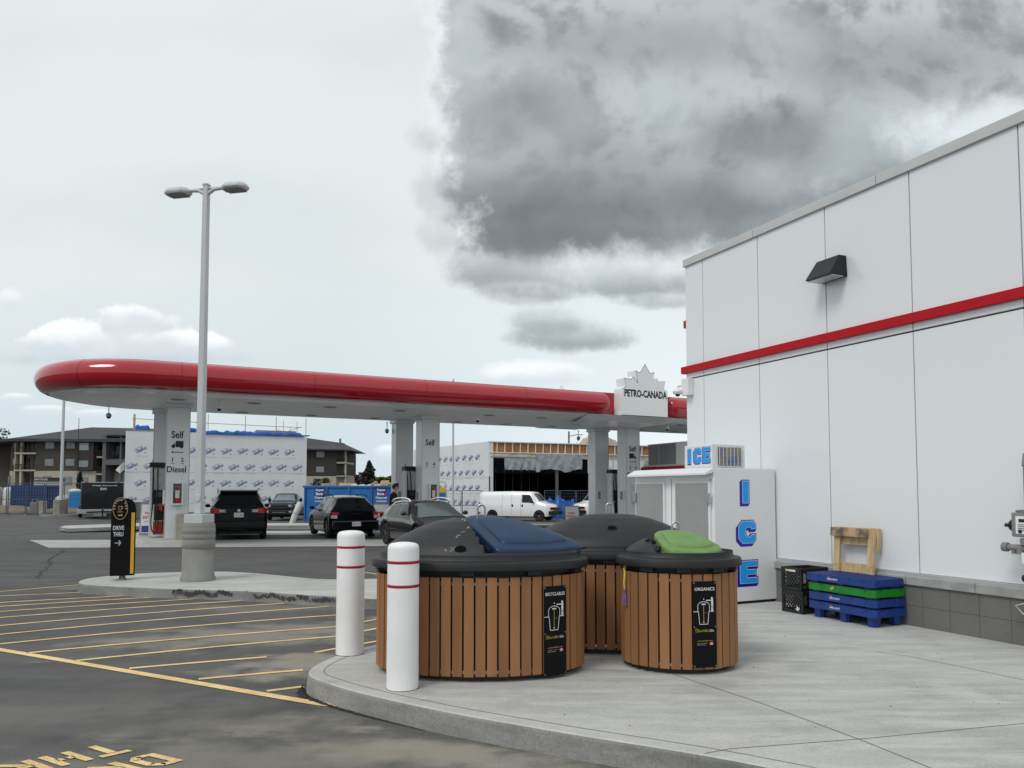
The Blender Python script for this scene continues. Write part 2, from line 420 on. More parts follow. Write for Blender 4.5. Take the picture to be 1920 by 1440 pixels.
M['tarp_grey'] = mat('tarp_grey', (.28, .30, .31), .45, var=.25, vscale=2.5, bump=.6, bscale=3)
M['tarp_white'] = mat('tarp_white', (.55, .55, .53), .6, var=.12, vscale=2)
M['interior_shade'] = mat('interior_shade', (.004, .004, .005), .95, spec=.1)  # near-black: the shade of hollow places put into the colour
M['insul'] = mat('insul', (.42, .38, .31), .85, var=.15, vscale=2)
M['brown_siding'] = mat('brown_siding', (.046, .038, .030), .8, var=.06)
M['stucco'] = mat('stucco', (.37, .34, .28), .85, var=.04)
M['shingle'] = mat('shingle', (.045, .045, .048), .85, var=.12, vscale=1.2)
M['grey_clad'] = mat('grey_clad', (.09, .092, .10), .6)
M['window'] = mat('window', (.16, .19, .21), .08, var=.25, vscale=.35)
M['bin_blue'] = mat('bin_blue', (.006, .12, .36), .5, var=.18, vscale=1.1, bump=.1, bscale=8)
M['bin_navy'] = mat('bin_navy', (.010, .035, .12), .5, var=.2, vscale=1.2)
M['card'] = mat('card', (.40, .26, .15), .85, var=.2, vscale=2)
M['fence'] = mat('fence', (.20, .22, .24), .4, metal=.6)
M['fence_blue'] = mat('fence_blue', (.05, .08, .13), .5)
M['toilet'] = mat('toilet', (.01, .20, .50), .5)
M['dirt'] = mat('dirt', (.16, .125, .09), .95, var=.2, vscale=2, bump=.5, bscale=6)
M['needle'] = mat('needle', (.022, .040, .020), .9, var=.35, vscale=1.5)
M['needle2'] = mat('needle2', (.030, .045, .035), .9, var=.35, vscale=1.5)
M['leaf'] = mat('leaf', (.085, .115, .025), .9, var=.35, vscale=1.0)
M['bark'] = mat('bark', (.09, .07, .055), .9, var=.2)
M['ribbon_y'] = mat('ribbon_y', (.50, .38, .06), .8, var=.2, vscale=20)
M['ribbon_p'] = mat('ribbon_p', (.16, .09, .24), .8, var=.2, vscale=20)
M['grey_screen'] = mat('grey_screen', (.24, .245, .25), .5)
M['pump_grey'] = mat('pump_grey', (.55, .56, .55), .4, metal=.0, var=.1, vscale=6)
M['rubber'] = mat('rubber', (.01, .01, .01), .6)

# ------------------------------------------------------------------ ground materials
def ground_mat(name, c1, c2, dust, spots, streak_rot, rough=.9, speck=.35, fine=90, streak=(1, 1, 1), bump=.35, dark=None):
    m = bpy.data.materials.new(name); m.use_nodes = True; nt = m.node_tree; L = nt.links.new
    b = nt.nodes['Principled BSDF']; b.inputs['Roughness'].default_value = rough; b.inputs['Specular IOR Level'].default_value = .3
    tc = nt.nodes.new('ShaderNodeTexCoord'); O = tc.outputs['Object']
    def noi(scale, det, ro=.5, vec=None):
        n = nt.nodes.new('ShaderNodeTexNoise'); L(vec or O, n.inputs['Vector']); n.inputs['Scale'].default_value = scale
        n.inputs['Detail'].default_value = det; n.inputs['Roughness'].default_value = ro; return n.outputs['Fac']
    def mp(v, a, b_, c=0., d=1.):
        n = nt.nodes.new('ShaderNodeMapRange'); n.interpolation_type = 'SMOOTHSTEP'; L(v, n.inputs[0])
        for i, q in enumerate((a, b_, c, d)): n.inputs[i+1].default_value = q
        return n.outputs[0]
    def ma(op, a, b_):
        n = nt.nodes.new('ShaderNodeMath'); n.operation = op
        for i, q in enumerate((a, b_)):
            if isinstance(q, (int, float)): n.inputs[i].default_value = q
            else: L(q, n.inputs[i])
        return n.outputs[0]
    def mx(f, a, b_, blend='MIX'):
        n = nt.nodes.new('ShaderNodeMix'); n.data_type = 'RGBA'; n.blend_type = blend
        for i, q in ((0, f), (6, a), (7, b_)):
            if isinstance(q, (int, float)): n.inputs[i].default_value = q
            elif isinstance(q, tuple): n.inputs[i].default_value = (*q, 1)
            else: L(q, n.inputs[i])
        return n.outputs[2]
    mpp = nt.nodes.new('ShaderNodeMapping'); L(O, mpp.inputs[0]); mpp.inputs['Rotation'].default_value = (0, 0, streak_rot)
    mpp.inputs['Scale'].default_value = streak
    ns = noi(1.0, 8, .62, mpp.outputs[0]); nl = noi(.35, 6, .6); nm = noi(2.2, 7, .62)
    col = mx(mp(nl, .35, .65), c1, c2)
    col = mx(mp(ns, .36, .66, 0, .75), col, tuple(x*1.22 for x in c2))
    col = mx(mp(nm, .50, .74, 0, .45), col, tuple(x*.72 for x in c1))
    if dark: col = mx(mp(noi(.9, 9, .7, mpp.outputs[0]), .60, .72, 0, .55), col, dark)
    for (x, y, rx, ry, rot, k) in spots:
        mm = nt.nodes.new('ShaderNodeMapping'); mm.vector_type = 'TEXTURE'; L(O, mm.inputs[0]); mm.inputs['Location'].default_value = (x, y, 0)
        mm.inputs['Rotation'].default_value = (0, 0, rot); mm.inputs['Scale'].default_value = (rx, ry, 1e6)
        vl = nt.nodes.new('ShaderNodeVectorMath'); vl.operation = 'LENGTH'; L(mm.outputs[0], vl.inputs[0])
        dd_ = ma('ADD', vl.outputs['Value'], ma('MULTIPLY', ma('SUBTRACT', ns, .5), 2.6))
        dd_ = ma('ADD', dd_, ma('MULTIPLY', ma('SUBTRACT', nm, .5), 2.0))
        col = mx(ma('MULTIPLY', mp(dd_, 1.15, .2), k), col, dust)
    vo = nt.nodes.new('ShaderNodeTexNoise'); L(O, vo.inputs['Vector']); vo.inputs['Scale'].default_value = fine; vo.inputs['Detail'].default_value = 3
    vo.inputs['Roughness'].default_value = .7
    sp = mp(vo.outputs['Fac'], .3, .7, 1-speck, 1+speck)
    cx = nt.nodes.new('ShaderNodeCombineXYZ')
    for i in range(3): L(sp, cx.inputs[i])
    col = mx(1.0, col, cx.outputs[0], 'MULTIPLY')
    L(col, b.inputs['Base Color'])
    bp = nt.nodes.new('ShaderNodeBump'); bp.inputs['Strength'].default_value = bump; bp.inputs['Distance'].default_value = .006
    L(vo.outputs['Fac'], bp.inputs['Height']); L(bp.outputs[0], b.inputs['Normal'])
    return m
M['asphalt'] = ground_mat('asphalt', (.068, .068, .066), (.092, .091, .087), (.26, .24, .20),
    [(-2.8, 8.7, 2.2, .8, .35, .75), (-1.95, 7.2, 1.0, .5, .3, 1.0), (-3.4, 10.6, 1.6, .5, .1, .35), (.15, 4.45, 1.6, .34, -.55, 1.0), (-.9, 4.9, 1.2, .35, -.45, .45), (-.1, 3.9, 1.4, .4, -.6, .4), (-7.1, 12.9, .9, .3, .2, .45), (-1.9, 4.6, 1.9, .6, .1, .35), (-.6, 4.4, 2.2, .7, -.2, .35), (-3.6, 5.6, 2.0, .5, .15, .25), (-2.0, 5.4, 1.2, .25, .2, .3)],
    .25, speck=.50, fine=150, streak=(.7, 2.6, 1), bump=.35, dark=(.045, .045, .045))
M['concrete'] = ground_mat('concrete', (.35, .35, .33), (.42, .42, .405), (.46, .45, .41),
    [(.6, 4.75, 2.0, .22, -.45, .5), (-1.2, 6.2, .5, .9, .3, .4), (1.6, 4.5, .6, .3, 0, .4), (.3, 4.75, .12, .05, -.3, .9)],
    -.10, rough=.8, speck=.10, fine=70, streak=(1.1, 6.5, 1), bump=.15, dark=(.17, .17, .155))
M['concrete_far'] = ground_mat('concrete_far', (.36, .36, .335), (.41, .41, .39), (.46, .45, .42), [], -.1, rough=.8, speck=.08, fine=40, streak=(.6, 3, 1), bump=.1, dark=(.24, .24, .22))
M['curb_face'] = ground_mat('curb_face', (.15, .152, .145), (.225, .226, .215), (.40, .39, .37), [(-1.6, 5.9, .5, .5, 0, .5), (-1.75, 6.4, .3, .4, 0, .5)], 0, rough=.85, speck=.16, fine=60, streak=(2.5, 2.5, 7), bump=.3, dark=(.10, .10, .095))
M['line_yellow'] = ground_mat('line_yellow', (.60, .42, .19), (.70, .51, .25), (.3, .2, .08), [], .3, speck=.30, fine=120, streak=(3, 3, 1), bump=.4, dark=(.22, .16, .08))
M['tar'] = mat('tar', (.012, .012, .012), .8, bump=1.0, bscale=60, var=.3, vscale=30)
M['joint'] = mat('joint', (.12, .11, .095), .9)
M['crack'] = mat('crack', (.03, .03, .03), .9)

# ------------------------------------------------------------------ asphalt lot (one sheet out to the horizon)
xs = [-900, -300, -150, -90, -60, -45, -35, -28, -26, -24, -22, -20, -18, -16, -12, -6, 0, 8, 16, 30, 60, 120, 300, 900]
ys = [-300, -60, 0, 14, 22, 28, 32, 36, 40, 44, 48, 50, 55, 60, 70, 80, 95, 110, 150, 300, 900, 2200]
g = MB(); nx = len(xs)
g.add([(x, y, gz(x, y)) for y in ys for x in xs], [(j*nx+i, j*nx+i+1, (j+1)*nx+i+1, (j+1)*nx+i) for j in range(len(ys)-1) for i in range(nx-1)], smooth=True)
struct(g.build('ground', M['asphalt']))

def offset_poly(pts, d):
    n = len(pts); out = []
    A = sum(pts[i][0]*pts[(i+1)%n][1]-pts[(i+1)%n][0]*pts[i][1] for i in range(n))
    s = 1 if A > 0 else -1
    for i in range(n):
        a = Vector(pts[i-1][:2]); b = Vector(pts[i][:2]); c = Vector(pts[(i+1)%n][:2])
        e1 = (b-a).normalized(); e2 = (c-b).normalized()
        n1 = Vector((-e1.y, e1.x))*s; n2 = Vector((-e2.y, e2.x))*s
        k = (n1+n2); k = k/max(.35, k.length_squared)*2 if k.length > .1 else n1
        out.append((b.x+k.x*d, b.y+k.y*d))
    return out
def smooth_closed(pts, it=2):
    for _ in range(it):
        q = []
        for i in range(len(pts)):
            a = pts[i]; b = pts[(i+1) % len(pts)]
            q.append((a[0]*.75+b[0]*.25, a[1]*.75+b[1]*.25)); q.append((a[0]*.25+b[0]*.75, a[1]*.25+b[1]*.75))
        pts = q
    return pts
def smooth_open(pts, it=2):
    for _ in range(it):
        q = [pts[0]]
        for a, b in zip(pts[:-1], pts[1:]):
            q.append(tuple(u*.75+v*.25 for u, v in zip(a, b))); q.append(tuple(u*.25+v*.75 for u, v in zip(a, b)))
        q.append(pts[-1]); pts = q
    return pts
def curbed(name, pts, h, mats, z0=-.02, r=.022, zfn=None):
    """raised slab: battered face, rounded arris, flat top; the top sheet is one polygon"""
    n = len(pts); mb = MB(); rings = []
    for (d, z) in ((-.012, z0), (-.012+.0, .0), (.0, h-r), (r*.3, h-r*.3), (r, h)):
        P = offset_poly(pts, d) if d else pts
        rings.append([(p[0], p[1], z+(zfn(p[0], p[1]) if zfn else 0)) for p in P])
    A = sum(pts[i][0]*pts[(i+1)%n][1]-pts[(i+1)%n][0]*pts[i][1] for i in range(n))
    vs = [q for R_ in rings for q in R_]; fs = []; 
    for k in range(len(rings)-1):
        fs = []
        for i in range(n):
            j = (i+1) % n; f = (k*n+i, k*n+j, (k+1)*n+j, (k+1)*n+i); fs.append(f if A > 0 else f[::-1])
        mb.add(vs, fs, 1 if k < 3 else 0, None, True)
    top = list(range(4*n, 5*n)); mb.add(vs, [top if A > 0 else top[::-1]], 0)
    return mb.build(name, mats)
def ribbon(mb, pts, w, z, m=0, jit=0.0, wj=0.0, zfn=None):
    P = [Vector((p[0], p[1])) for p in pts]; vs = []
    for i, p in enumerate(P):
        t = (P[min(i+1, len(P)-1)]-P[max(i-1, 0)]).normalized(); nrm = Vector((-t.y, t.x))
        o = random.uniform(-jit, jit); a = w/2*(1+random.uniform(-wj, wj)); b = w/2*(1+random.uniform(-wj, wj))
        zz = z+(zfn(p.x, p.y) if zfn else 0)
        l = p+nrm*(a+o); r = p-nrm*(b-o); vs += [(l.x, l.y, zz), (r.x, r.y, zz)]
    return mb.add(vs, [(2*i+1, 2*i+3, 2*i+2, 2*i) for i in range(len(P)-1)], m)
def dens(pts, step):
    out = []
    for a, b in zip(pts[:-1], pts[1:]):
        a = Vector(a[:2]); b = Vector(b[:2]); k = max(1, int((b-a).length/step))
        out += [tuple(a.lerp(b, i/k)) for i in range(k)]
    return out+[tuple(pts[-1][:2])]

# main pavement the bins stand on
BW = (-sin(radians(25)), cos(radians(25))); BE = (cos(radians(25)), sin(radians(25)))
def SB(s, q, z=0.0): return Vector((BW[0]*s+BE[0]*q, BW[1]*s+BE[1]*q, z))
rim = [(-1.0, 7.90), (-1.32, 7.39), (-1.456, 7.241), (-1.623, 6.871), (-1.70, 6.578), (-1.71, 6.32), (-1.64, 6.12), (-1.50, 5.975), (-1.299, 5.775), (-1.014, 5.548),
       (-.751, 5.36), (-.39, 5.12), (0, 4.90), (.40, 4.68), (.76, 4.50), (1.09, 4.33), (1.40, 4.14), (2.0, 3.72), (3.0, 3.0), (6, .6)]
rim_s = smooth_open(rim, 2)
rest = [(9, -2.5), (14, 0), (12, 12), (8, 20), (2, 20), (-1.6, 17), (-.6, 13), (-.2, 11), (-.35, 9.3), (-.7, 8.4)]
pave = rim_s+rest
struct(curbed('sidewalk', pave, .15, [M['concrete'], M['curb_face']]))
jm = MB()
groove = offset_poly(pave, .13)[4:len(rim_s)-8]
ribbon(jm, groove, .007, .1515)
ribbon(jm, [G(1255, 1262, .15), G(1420, 1316, .15), G(1610, 1386, .15), G(1760, 1446, .15)], .008, .1515)
ribbon(jm, [G(1322, 1413, .15), G(1370, 1404, .15), G(1610, 1386, .15), G(1780, 1370, .15), G(1990, 1350, .15)], .007, .1515)
ribbon(jm, [G(1640, 1222, .15), G(1700, 1230, .15), G(1800, 1250, .15), G(1990, 1290, .15)], .008, .1515)
ribbon(jm, [G(1060, 1248, .15), G(1110, 1256, .15), G(1180, 1258, .15)], .006, .1515)
struct(jm.build('pavement_joint', M['joint']))
st = MB()                                            # small chips and stones lying about
for _ in range(60):
    x = random.uniform(-.4, 4.2); y = random.uniform(4.8, 8.2)
    if y < 5.2-x*.5: continue
    s_ = random.uniform(.0015, .006); st.cbox((x, y, .151), (s_*2, s_, s_), 0)
o = st.build('pavement_grit', M['crack']); o["kind"] = "stuff"

# traffic island with the lamp and the drive-thru sign
isl = [(-6.95, 12.11), (-7.25, 12.55), (-7.28, 13.05), (-6.85, 13.65), (-6.1, 13.95), (-5.38, 14.02), (-4.72, 13.75), (-3.9, 13.2), (-3.22, 12.72), (-2.43, 12.84),
       (-1.2, 13.0), (-.2, 12.9), (-.1, 11.2), (-.5, 10.3), (-1.4, 10.35), (-1.93, 10.5), (-2.53, 10.71), (-4.05, 11.33), (-5.16, 11.52), (-6.38, 11.88)]
isl_s = smooth_closed(isl, 2)
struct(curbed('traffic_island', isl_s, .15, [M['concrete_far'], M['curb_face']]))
ij = MB(); ribbon(ij, offset_poly(isl_s, .16)[12:60], .008, .1515); struct(ij.build('island_joint', M['joint']))
# tyre scuffs rubbed on to the island kerb
sc = MB()
for k in range(420):
    t = random.random(); a = Vector((-5.2, 11.51)).lerp(Vector((-4.05, 11.315)), min(1, t*2)) if t < .5 else Vector((-4.05, 11.315)).lerp(Vector((-2.53, 10.69)), (t-.5)*2)
    L_ = random.uniform(.006, .035); hz = random.uniform(.055, .11)+.02*sin(t*40); d = Vector((.94, -.30)).normalized(); nn = Vector((-.30, -.94))
    p = a+nn*.008; hh = random.uniform(.012, .045)
    sc.quad((p.x, p.y, hz), (p.x+d.x*L_, p.y+d.y*L_, hz), (p.x+d.x*L_, p.y+d.y*L_, hz+hh), (p.x, p.y, hz+hh*.6), 0)
struct(sc.build('kerb_scuffs', mat('scuff_rubber', (.05, .05, .048), .9)))

# pale concrete aprons and the long far kerb
ap = MB()
def aprons(pxs, z):
    P = [GG(*q) for q in pxs]; ap.add([(p[0], p[1], gz(p[0], p[1])+z) for p in P], [list(range(len(P)))], 0)
aprons([(55, 1013), (92, 1027.5), (400, 1026.3), (710, 1024), (1100, 1021), (1300, 1019), (1300, 1008), (1100, 1009.5), (710, 1011.5), (400, 1012), (250, 1012.5)], .005)
aprons([(250, 1003.5), (500, 1003.5), (760, 1002), (1100, 1000), (1100, 991), (760, 992), (500, 992), (270, 993)], .005)
struct(ap.build('concrete_apron', M['concrete_far']))
fk = [G(*q, .13) for q in ((112, 988), (128, 990.5), (270, 985.8), (600, 984.6), (1060, 984.6), (1060, 981.8), (600, 981), (380, 980.5), (268, 980.3), (120, 985.5))]
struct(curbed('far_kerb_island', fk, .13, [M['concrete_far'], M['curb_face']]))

# ------------------------------------------------------------------ painted lines
lm = MB()
LZ = .005
def line(p, q, w, bend=0.0, z=LZ):
    a = Vector(G(*p)); b = Vector(G(*q)); n = 10; t = (b-a); nr = Vector((-t.y, t.x)).normalized()
    ribbon(lm, [tuple(a.lerp(b, i/n)+nr*bend*(t.length/3.5)**2*4*(i/n)*(1-i/n)) for i in range(n+1)], w, z, wj=.04)
ribbon(lm, smooth_open([G(-60, 1208.5), G(250, 1261), G(520, 1307), G(585, 1318), G(615, 1322.5), G(634, 1322)], 2), .090, LZ, wj=.03)
for p, q in (((500, 1296.5), (570, 1288)), ((372, 1274), (568, 1257)), ((242, 1254), (500, 1232.5)), ((142, 1239.5), (640, 1193)),
             ((50, 1225), (640, 1175)), ((-40, 1212), (640, 1153)), ((-60, 1196), (625, 1137)), ((-70, 1180), (543, 1131)), ((-80, 1165), (465, 1126)),
             ((-80, 1153), (393, 1122)), ((-80, 1143), (330, 1118)), ((-80, 1135), (267, 1116)), ((-80, 1122), (208, 1109)), ((-80, 1117), (160, 1096)),
             ((640, 1175), (740, 1155)), ((640, 1193), (740, 1172)), ((590, 1224), (740, 1197)), ((668, 1071), (760, 1086))):
    line(p, q, .060, .085)
struct(lm.build('painted_line', M['line_yellow']))
# stencilled words, read from the other side: letters drawn as strokes
wm = MB()
def stroke(O_, X_, Y_, x0, y0, x1, y1, w):
    a = Vector((x0, y0)); b = Vector((x1, y1)); t = (b-a).normalized(); n = Vector((-t.y, t.x))*w/2
    vs = []
    for p in (a-n, b-n, b+n, a+n):
        q = O_+X_*p.x+Y_*p.y; vs.append((q.x, q.y, LZ+.001))
    wm.add(vs, [(0, 1, 2, 3)], 0)
LET = {'T': [(.11, 0, .11, .26), (0, .3, .22, .3)], 'H': [(.03, 0, .03, .32), (.19, 0, .19, .32), (.05, .16, .095, .16), (.125, .16, .17, .16)],
       'R': [(.03, 0, .03, .32), (.05, .3, .15, .3), (.19, .19, .19, .27), (.05, .16, .15, .16), (.09, .13, .2, 0)],
       'U': [(.03, .06, .03, .32), (.19, .06, .19, .32), (.05, .02, .17, .02)],
       'D': [(.03, 0, .03, .32), (.06, .3, .14, .3), (.06, .02, .14, .02), (.19, .07, .19, .25), (.13, .31, .19, .24), (.13, .01, .19, .08)],
       'I': [(.11, 0, .11, .32)], 'V': [(.11, .01, .02, .32), (.11, .01, .2, .32)], 'E': [(.03, 0, .03, .32), (.06, .3, .2, .3), (.06, .16, .16, .16), (.06, .02, .2, .02)]}
def word(txt, O_, X_, Y_, sp):
    for i, ch in enumerate(txt):
        for (a, b, c, d) in LET[ch]: stroke(O_+X_*(i*sp), X_, Y_, a*.78, b*.86, c*.78, d*.86, .050)
T0 = Vector(G(172, 1401)); T1 = Vector(G(222, 1416)); YA = (T1-T0).normalized()
XA = (Vector(G(126, 1424.5))-Vector(G(156, 1418))).normalized()
word('THRU', T0-XA*.085, XA, YA, .215)
D0 = Vector(G(277, 1416)); D1 = Vector(G(333, 1429)); YD = (D1-D0).normalized()
word('DRIVE', D0-XA*.03, XA, YD, .215)
struct(wm.build('painted_words', M['line_yellow']))
# tar squeezed out against the kerb, cracks, one patch
tm = MB()
tp = dens(smooth_open([(-1.77, 6.42), (-1.74, 6.24), (-1.68, 6.08), (-1.5, 5.90), (-1.25, 5.69), (-.95, 5.47), (-.60, 5.23)], 2), .014)
vs = []
for i, p in enumerate(tp):
    t = Vector(tp[min(i+1, len(tp)-1)])-Vector(tp[max(i-1, 0)]); t.normalize(); nr = Vector((-t.y, t.x)); 
    f_ = i/len(tp); w = .040*(1-f_)**.8*min(1, .3+f_*6)*(1+.45*mnoise.noise(Vector((i*.35, 0, 0)))+random.uniform(-.2, .2)); w2 = w*random.uniform(.7, 1.1)
    a = Vector(p)+nr*w*1.2; b = Vector(p)-nr*w2
    vs += [(a.x, a.y, .001), (p[0], p[1], .004+w*.5*random.uniform(.4, 1)), (b.x, b.y, .001)]
tm.add(vs, [f for i in range(len(tp)-1) for f in ((3*i, 3*i+1, 3*i+4, 3*i+3), (3*i+1, 3*i+2, 3*i+5, 3*i+4))], 0)
struct(tm.build('tar_seam', M['tar']))
ck = MB()
def crack(pts, w):
    P = dens([G(*q) for q in pts], .25); P = [(x+random.uniform(-.06, .06), y+random.uniform(-.12, .12)) for x, y in P]
    ribbon(ck, P, w, .003, wj=.6)
crack([(20, 1008), (60, 1000), (110, 996), (200, 992), (260, 990)], .05)
crack([(122, 1030), (95, 1045), (88, 1062), (70, 1085)], .05)
crack([(0, 1127), (60, 1124), (120, 1121), (180, 1119), (300, 1117)], .03)
struct(ck.build('asphalt_crack', M['crack']))

# ------------------------------------------------------------------ the store
WALLQ = 7.631; CORN = 9.67; PH = 5.40
RB = radians(25)
store = thing('store_building', 'white panelled store with red band and grey parapet trim along the right side', 'building', tuple(SB(0, 0)), RB)
# local frame of store: x = q (out of the lot), y = s (away)
w = MB(); w.box(WALLQ+.02, 22, -9, CORN-.02, .66, PH-.05, 0)
w.build('wall', M['dark_joint'], store)
pn = MB()
seams = [CORN]+[9.245-1.2*k for k in range(0, 16)]
rows = [(.735, 3.435), (3.455, PH-.115)]
for i in range(len(seams)-1):
    y1, y0 = seams[i], seams[i+1]
    if y1-y0 < .05: continue
    for z0, z1 in rows: pn.box(WALLQ-.012, WALLQ+.03, y0+.006, y1-(.006 if i else 0), z0, z1, 0)
for k in range(10):                                    # front face panels past the corner
    for z0, z1 in rows: pn.box(WALLQ+.035+k*1.2, WALLQ+.025+(k+1)*1.2, CORN-.03, CORN+.012, z0, z1, 0)
pn.build('wall_panel', M['white_panel'], store, bevel=.004, seg=1)
cp = MB()
cy = [CORN+.03, 8.10, 6.05, 3.6, 1.2, -1.2, -3.6, -6, -9]
for a, b in zip(cy[:-1], cy[1:]): cp.box(WALLQ-.045, WALLQ+.35, b+.004, a-.004, PH-.12, PH, 0)
for k in range(6): cp.box(WALLQ+.352+k*2.4, WALLQ+.348+(k+1)*2.4, CORN-.3, CORN+.03, PH-.12, PH, 0)
cp.build('parapet_trim', M['coping'], store, bevel=.006)
rb = MB(); rb.box(WALLQ-.07, WALLQ-.013, -9, CORN+.07, 3.535, 3.645, 0); rb.box(WALLQ-.013, 20, CORN+.013, CORN+.07, 3.535, 3.645, 0)
rb.build('red_band', M['red_band'], store, bevel=.004)
rf = MB(); rf.box(WALLQ+.02, 16, CORN+.02, CORN+.10, 4.30, 4.42, 0); rf.build('front_red_strip', M['red_band'], store)
fl = MB(); fl.box(WALLQ-.05, WALLQ+.02, -9, CORN+.04, .716, .733, 0); fl.box(WALLQ-.055, WALLQ-.047, -9, CORN+.04, .700, .731, 0)
fl.build('base_flashing', M['flashing'], store)
cs = MB(); yb = CORN+.05
while yb > -9:
    cs.box(WALLQ-.085, WALLQ+.02, yb-.786, yb, .60, .70, 0); yb -= .79
cs.build('ledge', M['cap_stone'], store, bevel=.010)
bl = MB()
for r_ in range(3):
    y1 = CORN+.02
    z0 = .60-.225*(r_+1); z1 = z0+.222
    while y1 > -8.5:
        bl.box(WALLQ-.055, WALLQ+.02, y1-.312, y1, max(z0, .1), z1, 0); y1 -= .3155
bl.build('block_plinth', M['block'], store, bevel=.003, seg=1)
bb = MB(); bb.box(WALLQ-.05, WALLQ+.02, -9, CORN, .1, .6, 0); bb.box(WALLQ+.03, 20, CORN-.1, CORN+.02, .1, .66, 0); bb.build('plinth_mortar', M['dark_joint'], store)

# wall pack light
wl_ = thing('wall_light', 'black wedge shaped wall light fixed high on the white panels', 'light fixture', tuple(SB(6.70, WALLQ-.014, 4.33)), RB)
b = MB(); hw = .195
vs = [(0, -hw, -.03), (0, hw, -.03), (-.04, hw*.95, .235), (-.04, -hw*.95, .235), (-.30, -hw, -.03), (-.30, hw, -.03), (-.13, hw*.93, .235), (-.13, -hw*.93, .235), (0, -hw*.95, .235), (0, hw*.95, .235)]
b.add([(0, -hw, -.03), (0, hw, -.03), (0, hw*.94, .235), (0, -hw*.94, .235), (-.31, -hw, -.03), (-.31, hw, -.03), (-.12, hw*.90, .235), (-.12, -hw*.90, .235)],
      [(0, 1, 2, 3), (4, 7, 6, 5), (0, 3, 7, 4), (1, 5, 6, 2), (3, 2, 6, 7), (0, 4, 5, 1)], 0)
b.build('housing', M['black_metal'], wl_, bevel=.008)
b = MB(); b.box(-.27, -.06, -.19, .19, -.038, -.031, 0); b.build('lens', M['lamp_clear'], wl_)

# corner camera on its junction box
jb = thing('security_camera', 'white dome camera on a wall box at the store corner', 'camera', tuple(SB(CORN-.16, WALLQ-.013, 3.30)), RB)
b = MB(); b.box(-.11, 0, -.02, .15, -.13, .14, 0); b.build('mounting_box', M['white_paint'], jb, bevel=.006)
b = MB(); b.tube([(-.05, .13, .02), (-.10, .17, .04), (-.145, .20, .03), (-.145, .20, -.02)], .022, 10, 0); b.build('arm', M['white_paint'], jb)
b = MB(); b.lathe([(.025, .02), (.06, .0), (.078, -.025), (.082, -.05), (.075, -.055), (.075, -.07), (.05, -.08)], 20, 0, Matrix.Translation((-.145, .20, -.02))); b.build('cap', M['white_paint'], jb)
b = MB(); b.sphere((-.145, .20, -.10), .04, 0); b.build('dome', M['glass_dark'], jb)

# gas meter, only half inside the picture
gm = thing('gas_meter', 'grey gas meter with pipes on the wall at the right edge', 'gas meter', tuple(SB(4.325, WALLQ-.27, 0)), RB)
b = MB(); b.tube([(0, -.02, 1.95), (0, -.02, 1.80), (0, -.02, 1.46)], .045, 14, 0); b.tube([(0, -.02, 1.88), (.02, -.02, 1.98), (.09, -.02, 2.02), (.25, -.02, 2.02)], .055, 14, 0)
b.tube([(0, -.02, 1.20), (0, -.02, .95), (0, -.02, .10)], .04, 12, 0); b.lathe([(.075, 0), (.075, .03)], 16, 0, Matrix.Translation((0, -.02, 1.44)))
b.tube([(0, -.3, 1.2), (0, -.3, .85), (0, -.3, .1)], .03, 12, 0)
b.build('pipe', M['meter'], gm)
b = MB(); b.box(-.07, .10, -.27, .115, 1.215, 1.445, 0); b.box(-.05, .05, -.05, .09, 1.445, 1.47, 0); b.build('body', M['meter'], gm, bevel=.012)
b = MB(); b.box(-.076, -.070, -.20, .07, 1.245, 1.41, 0); b.build('dial_plate', M['ice_white'], gm)
b = MB(); b.box(-.080, -.0765, -.12, .04, 1.355, 1.385, 0)
for k in range(4): b.box(-.080, -.0765, -.15+.01*k, .05, 1.33-.018*k, 1.335-.018*k, 0)
b.lathe([(.018, 0), (.018, .004)], 12, 0, Matrix.Translation((-.077, .03, 1.268)) @ Matrix.Rotation(-pi/2, 4, 'Y')); b.build('dial', M['ink_black'], gm)
b = MB(); b.lathe([(.0, -.03), (.05, -.02), (.055, .02), (.02, .05), (.02, .08), (0, .08)], 16, 0, Matrix.Translation((0, .13, 1.32)) @ Matrix.Rotation(-pi/2, 4, 'X'), caps=False)
b.build('regulator', M['glass_dark'], gm)
b = MB(); b.lathe([(.07, 0), (.07, .05)], 16, 0, Matrix.Translation((0, -.0, 1.15))); b.tube([(0, 0, 1.11), (0, .12, 1.11), (0, .20, 1.11)], .03, 12, 0)
b.lathe([(.045, 0), (.045, .05)], 8, 0, Matrix.Translation((0, .19, 1.11)) @ Matrix.Rotation(-pi/2, 4, 'X')); b.tube([(0, .14, 1.11), (0, .14, 1.05)], .02, 8, 0); b.tube([(0, .08, 1.05), (0, .08, 1.14)], .032, 10, 0)
b.build('valve', M['meter'], gm)
b = MB(); b.box(-.07, .02, -.14, .03, .97, 1.07, 0); b.build('tag_plate', M['ice_white'], gm)
b = MB(); b.lathe([(.05, 0), (.06, .03), (.05, .06)], 6, 0, Matrix.Translation((-.02, 0, .80))); b.build('coupling', M['black_metal'], gm)
b = MB(); b.tube([(.12, .06, .40), (.10, .11, .52), (.08, .09, .56), (.06, 0, .56)], .006, 6, 0); b.tube([(.12, .0, .42), (.1, .14, .48), (.08, .19, .55), (.06, .1, .58)], .006, 6, 0); b.build('loose_wire', M['paper'], gm)

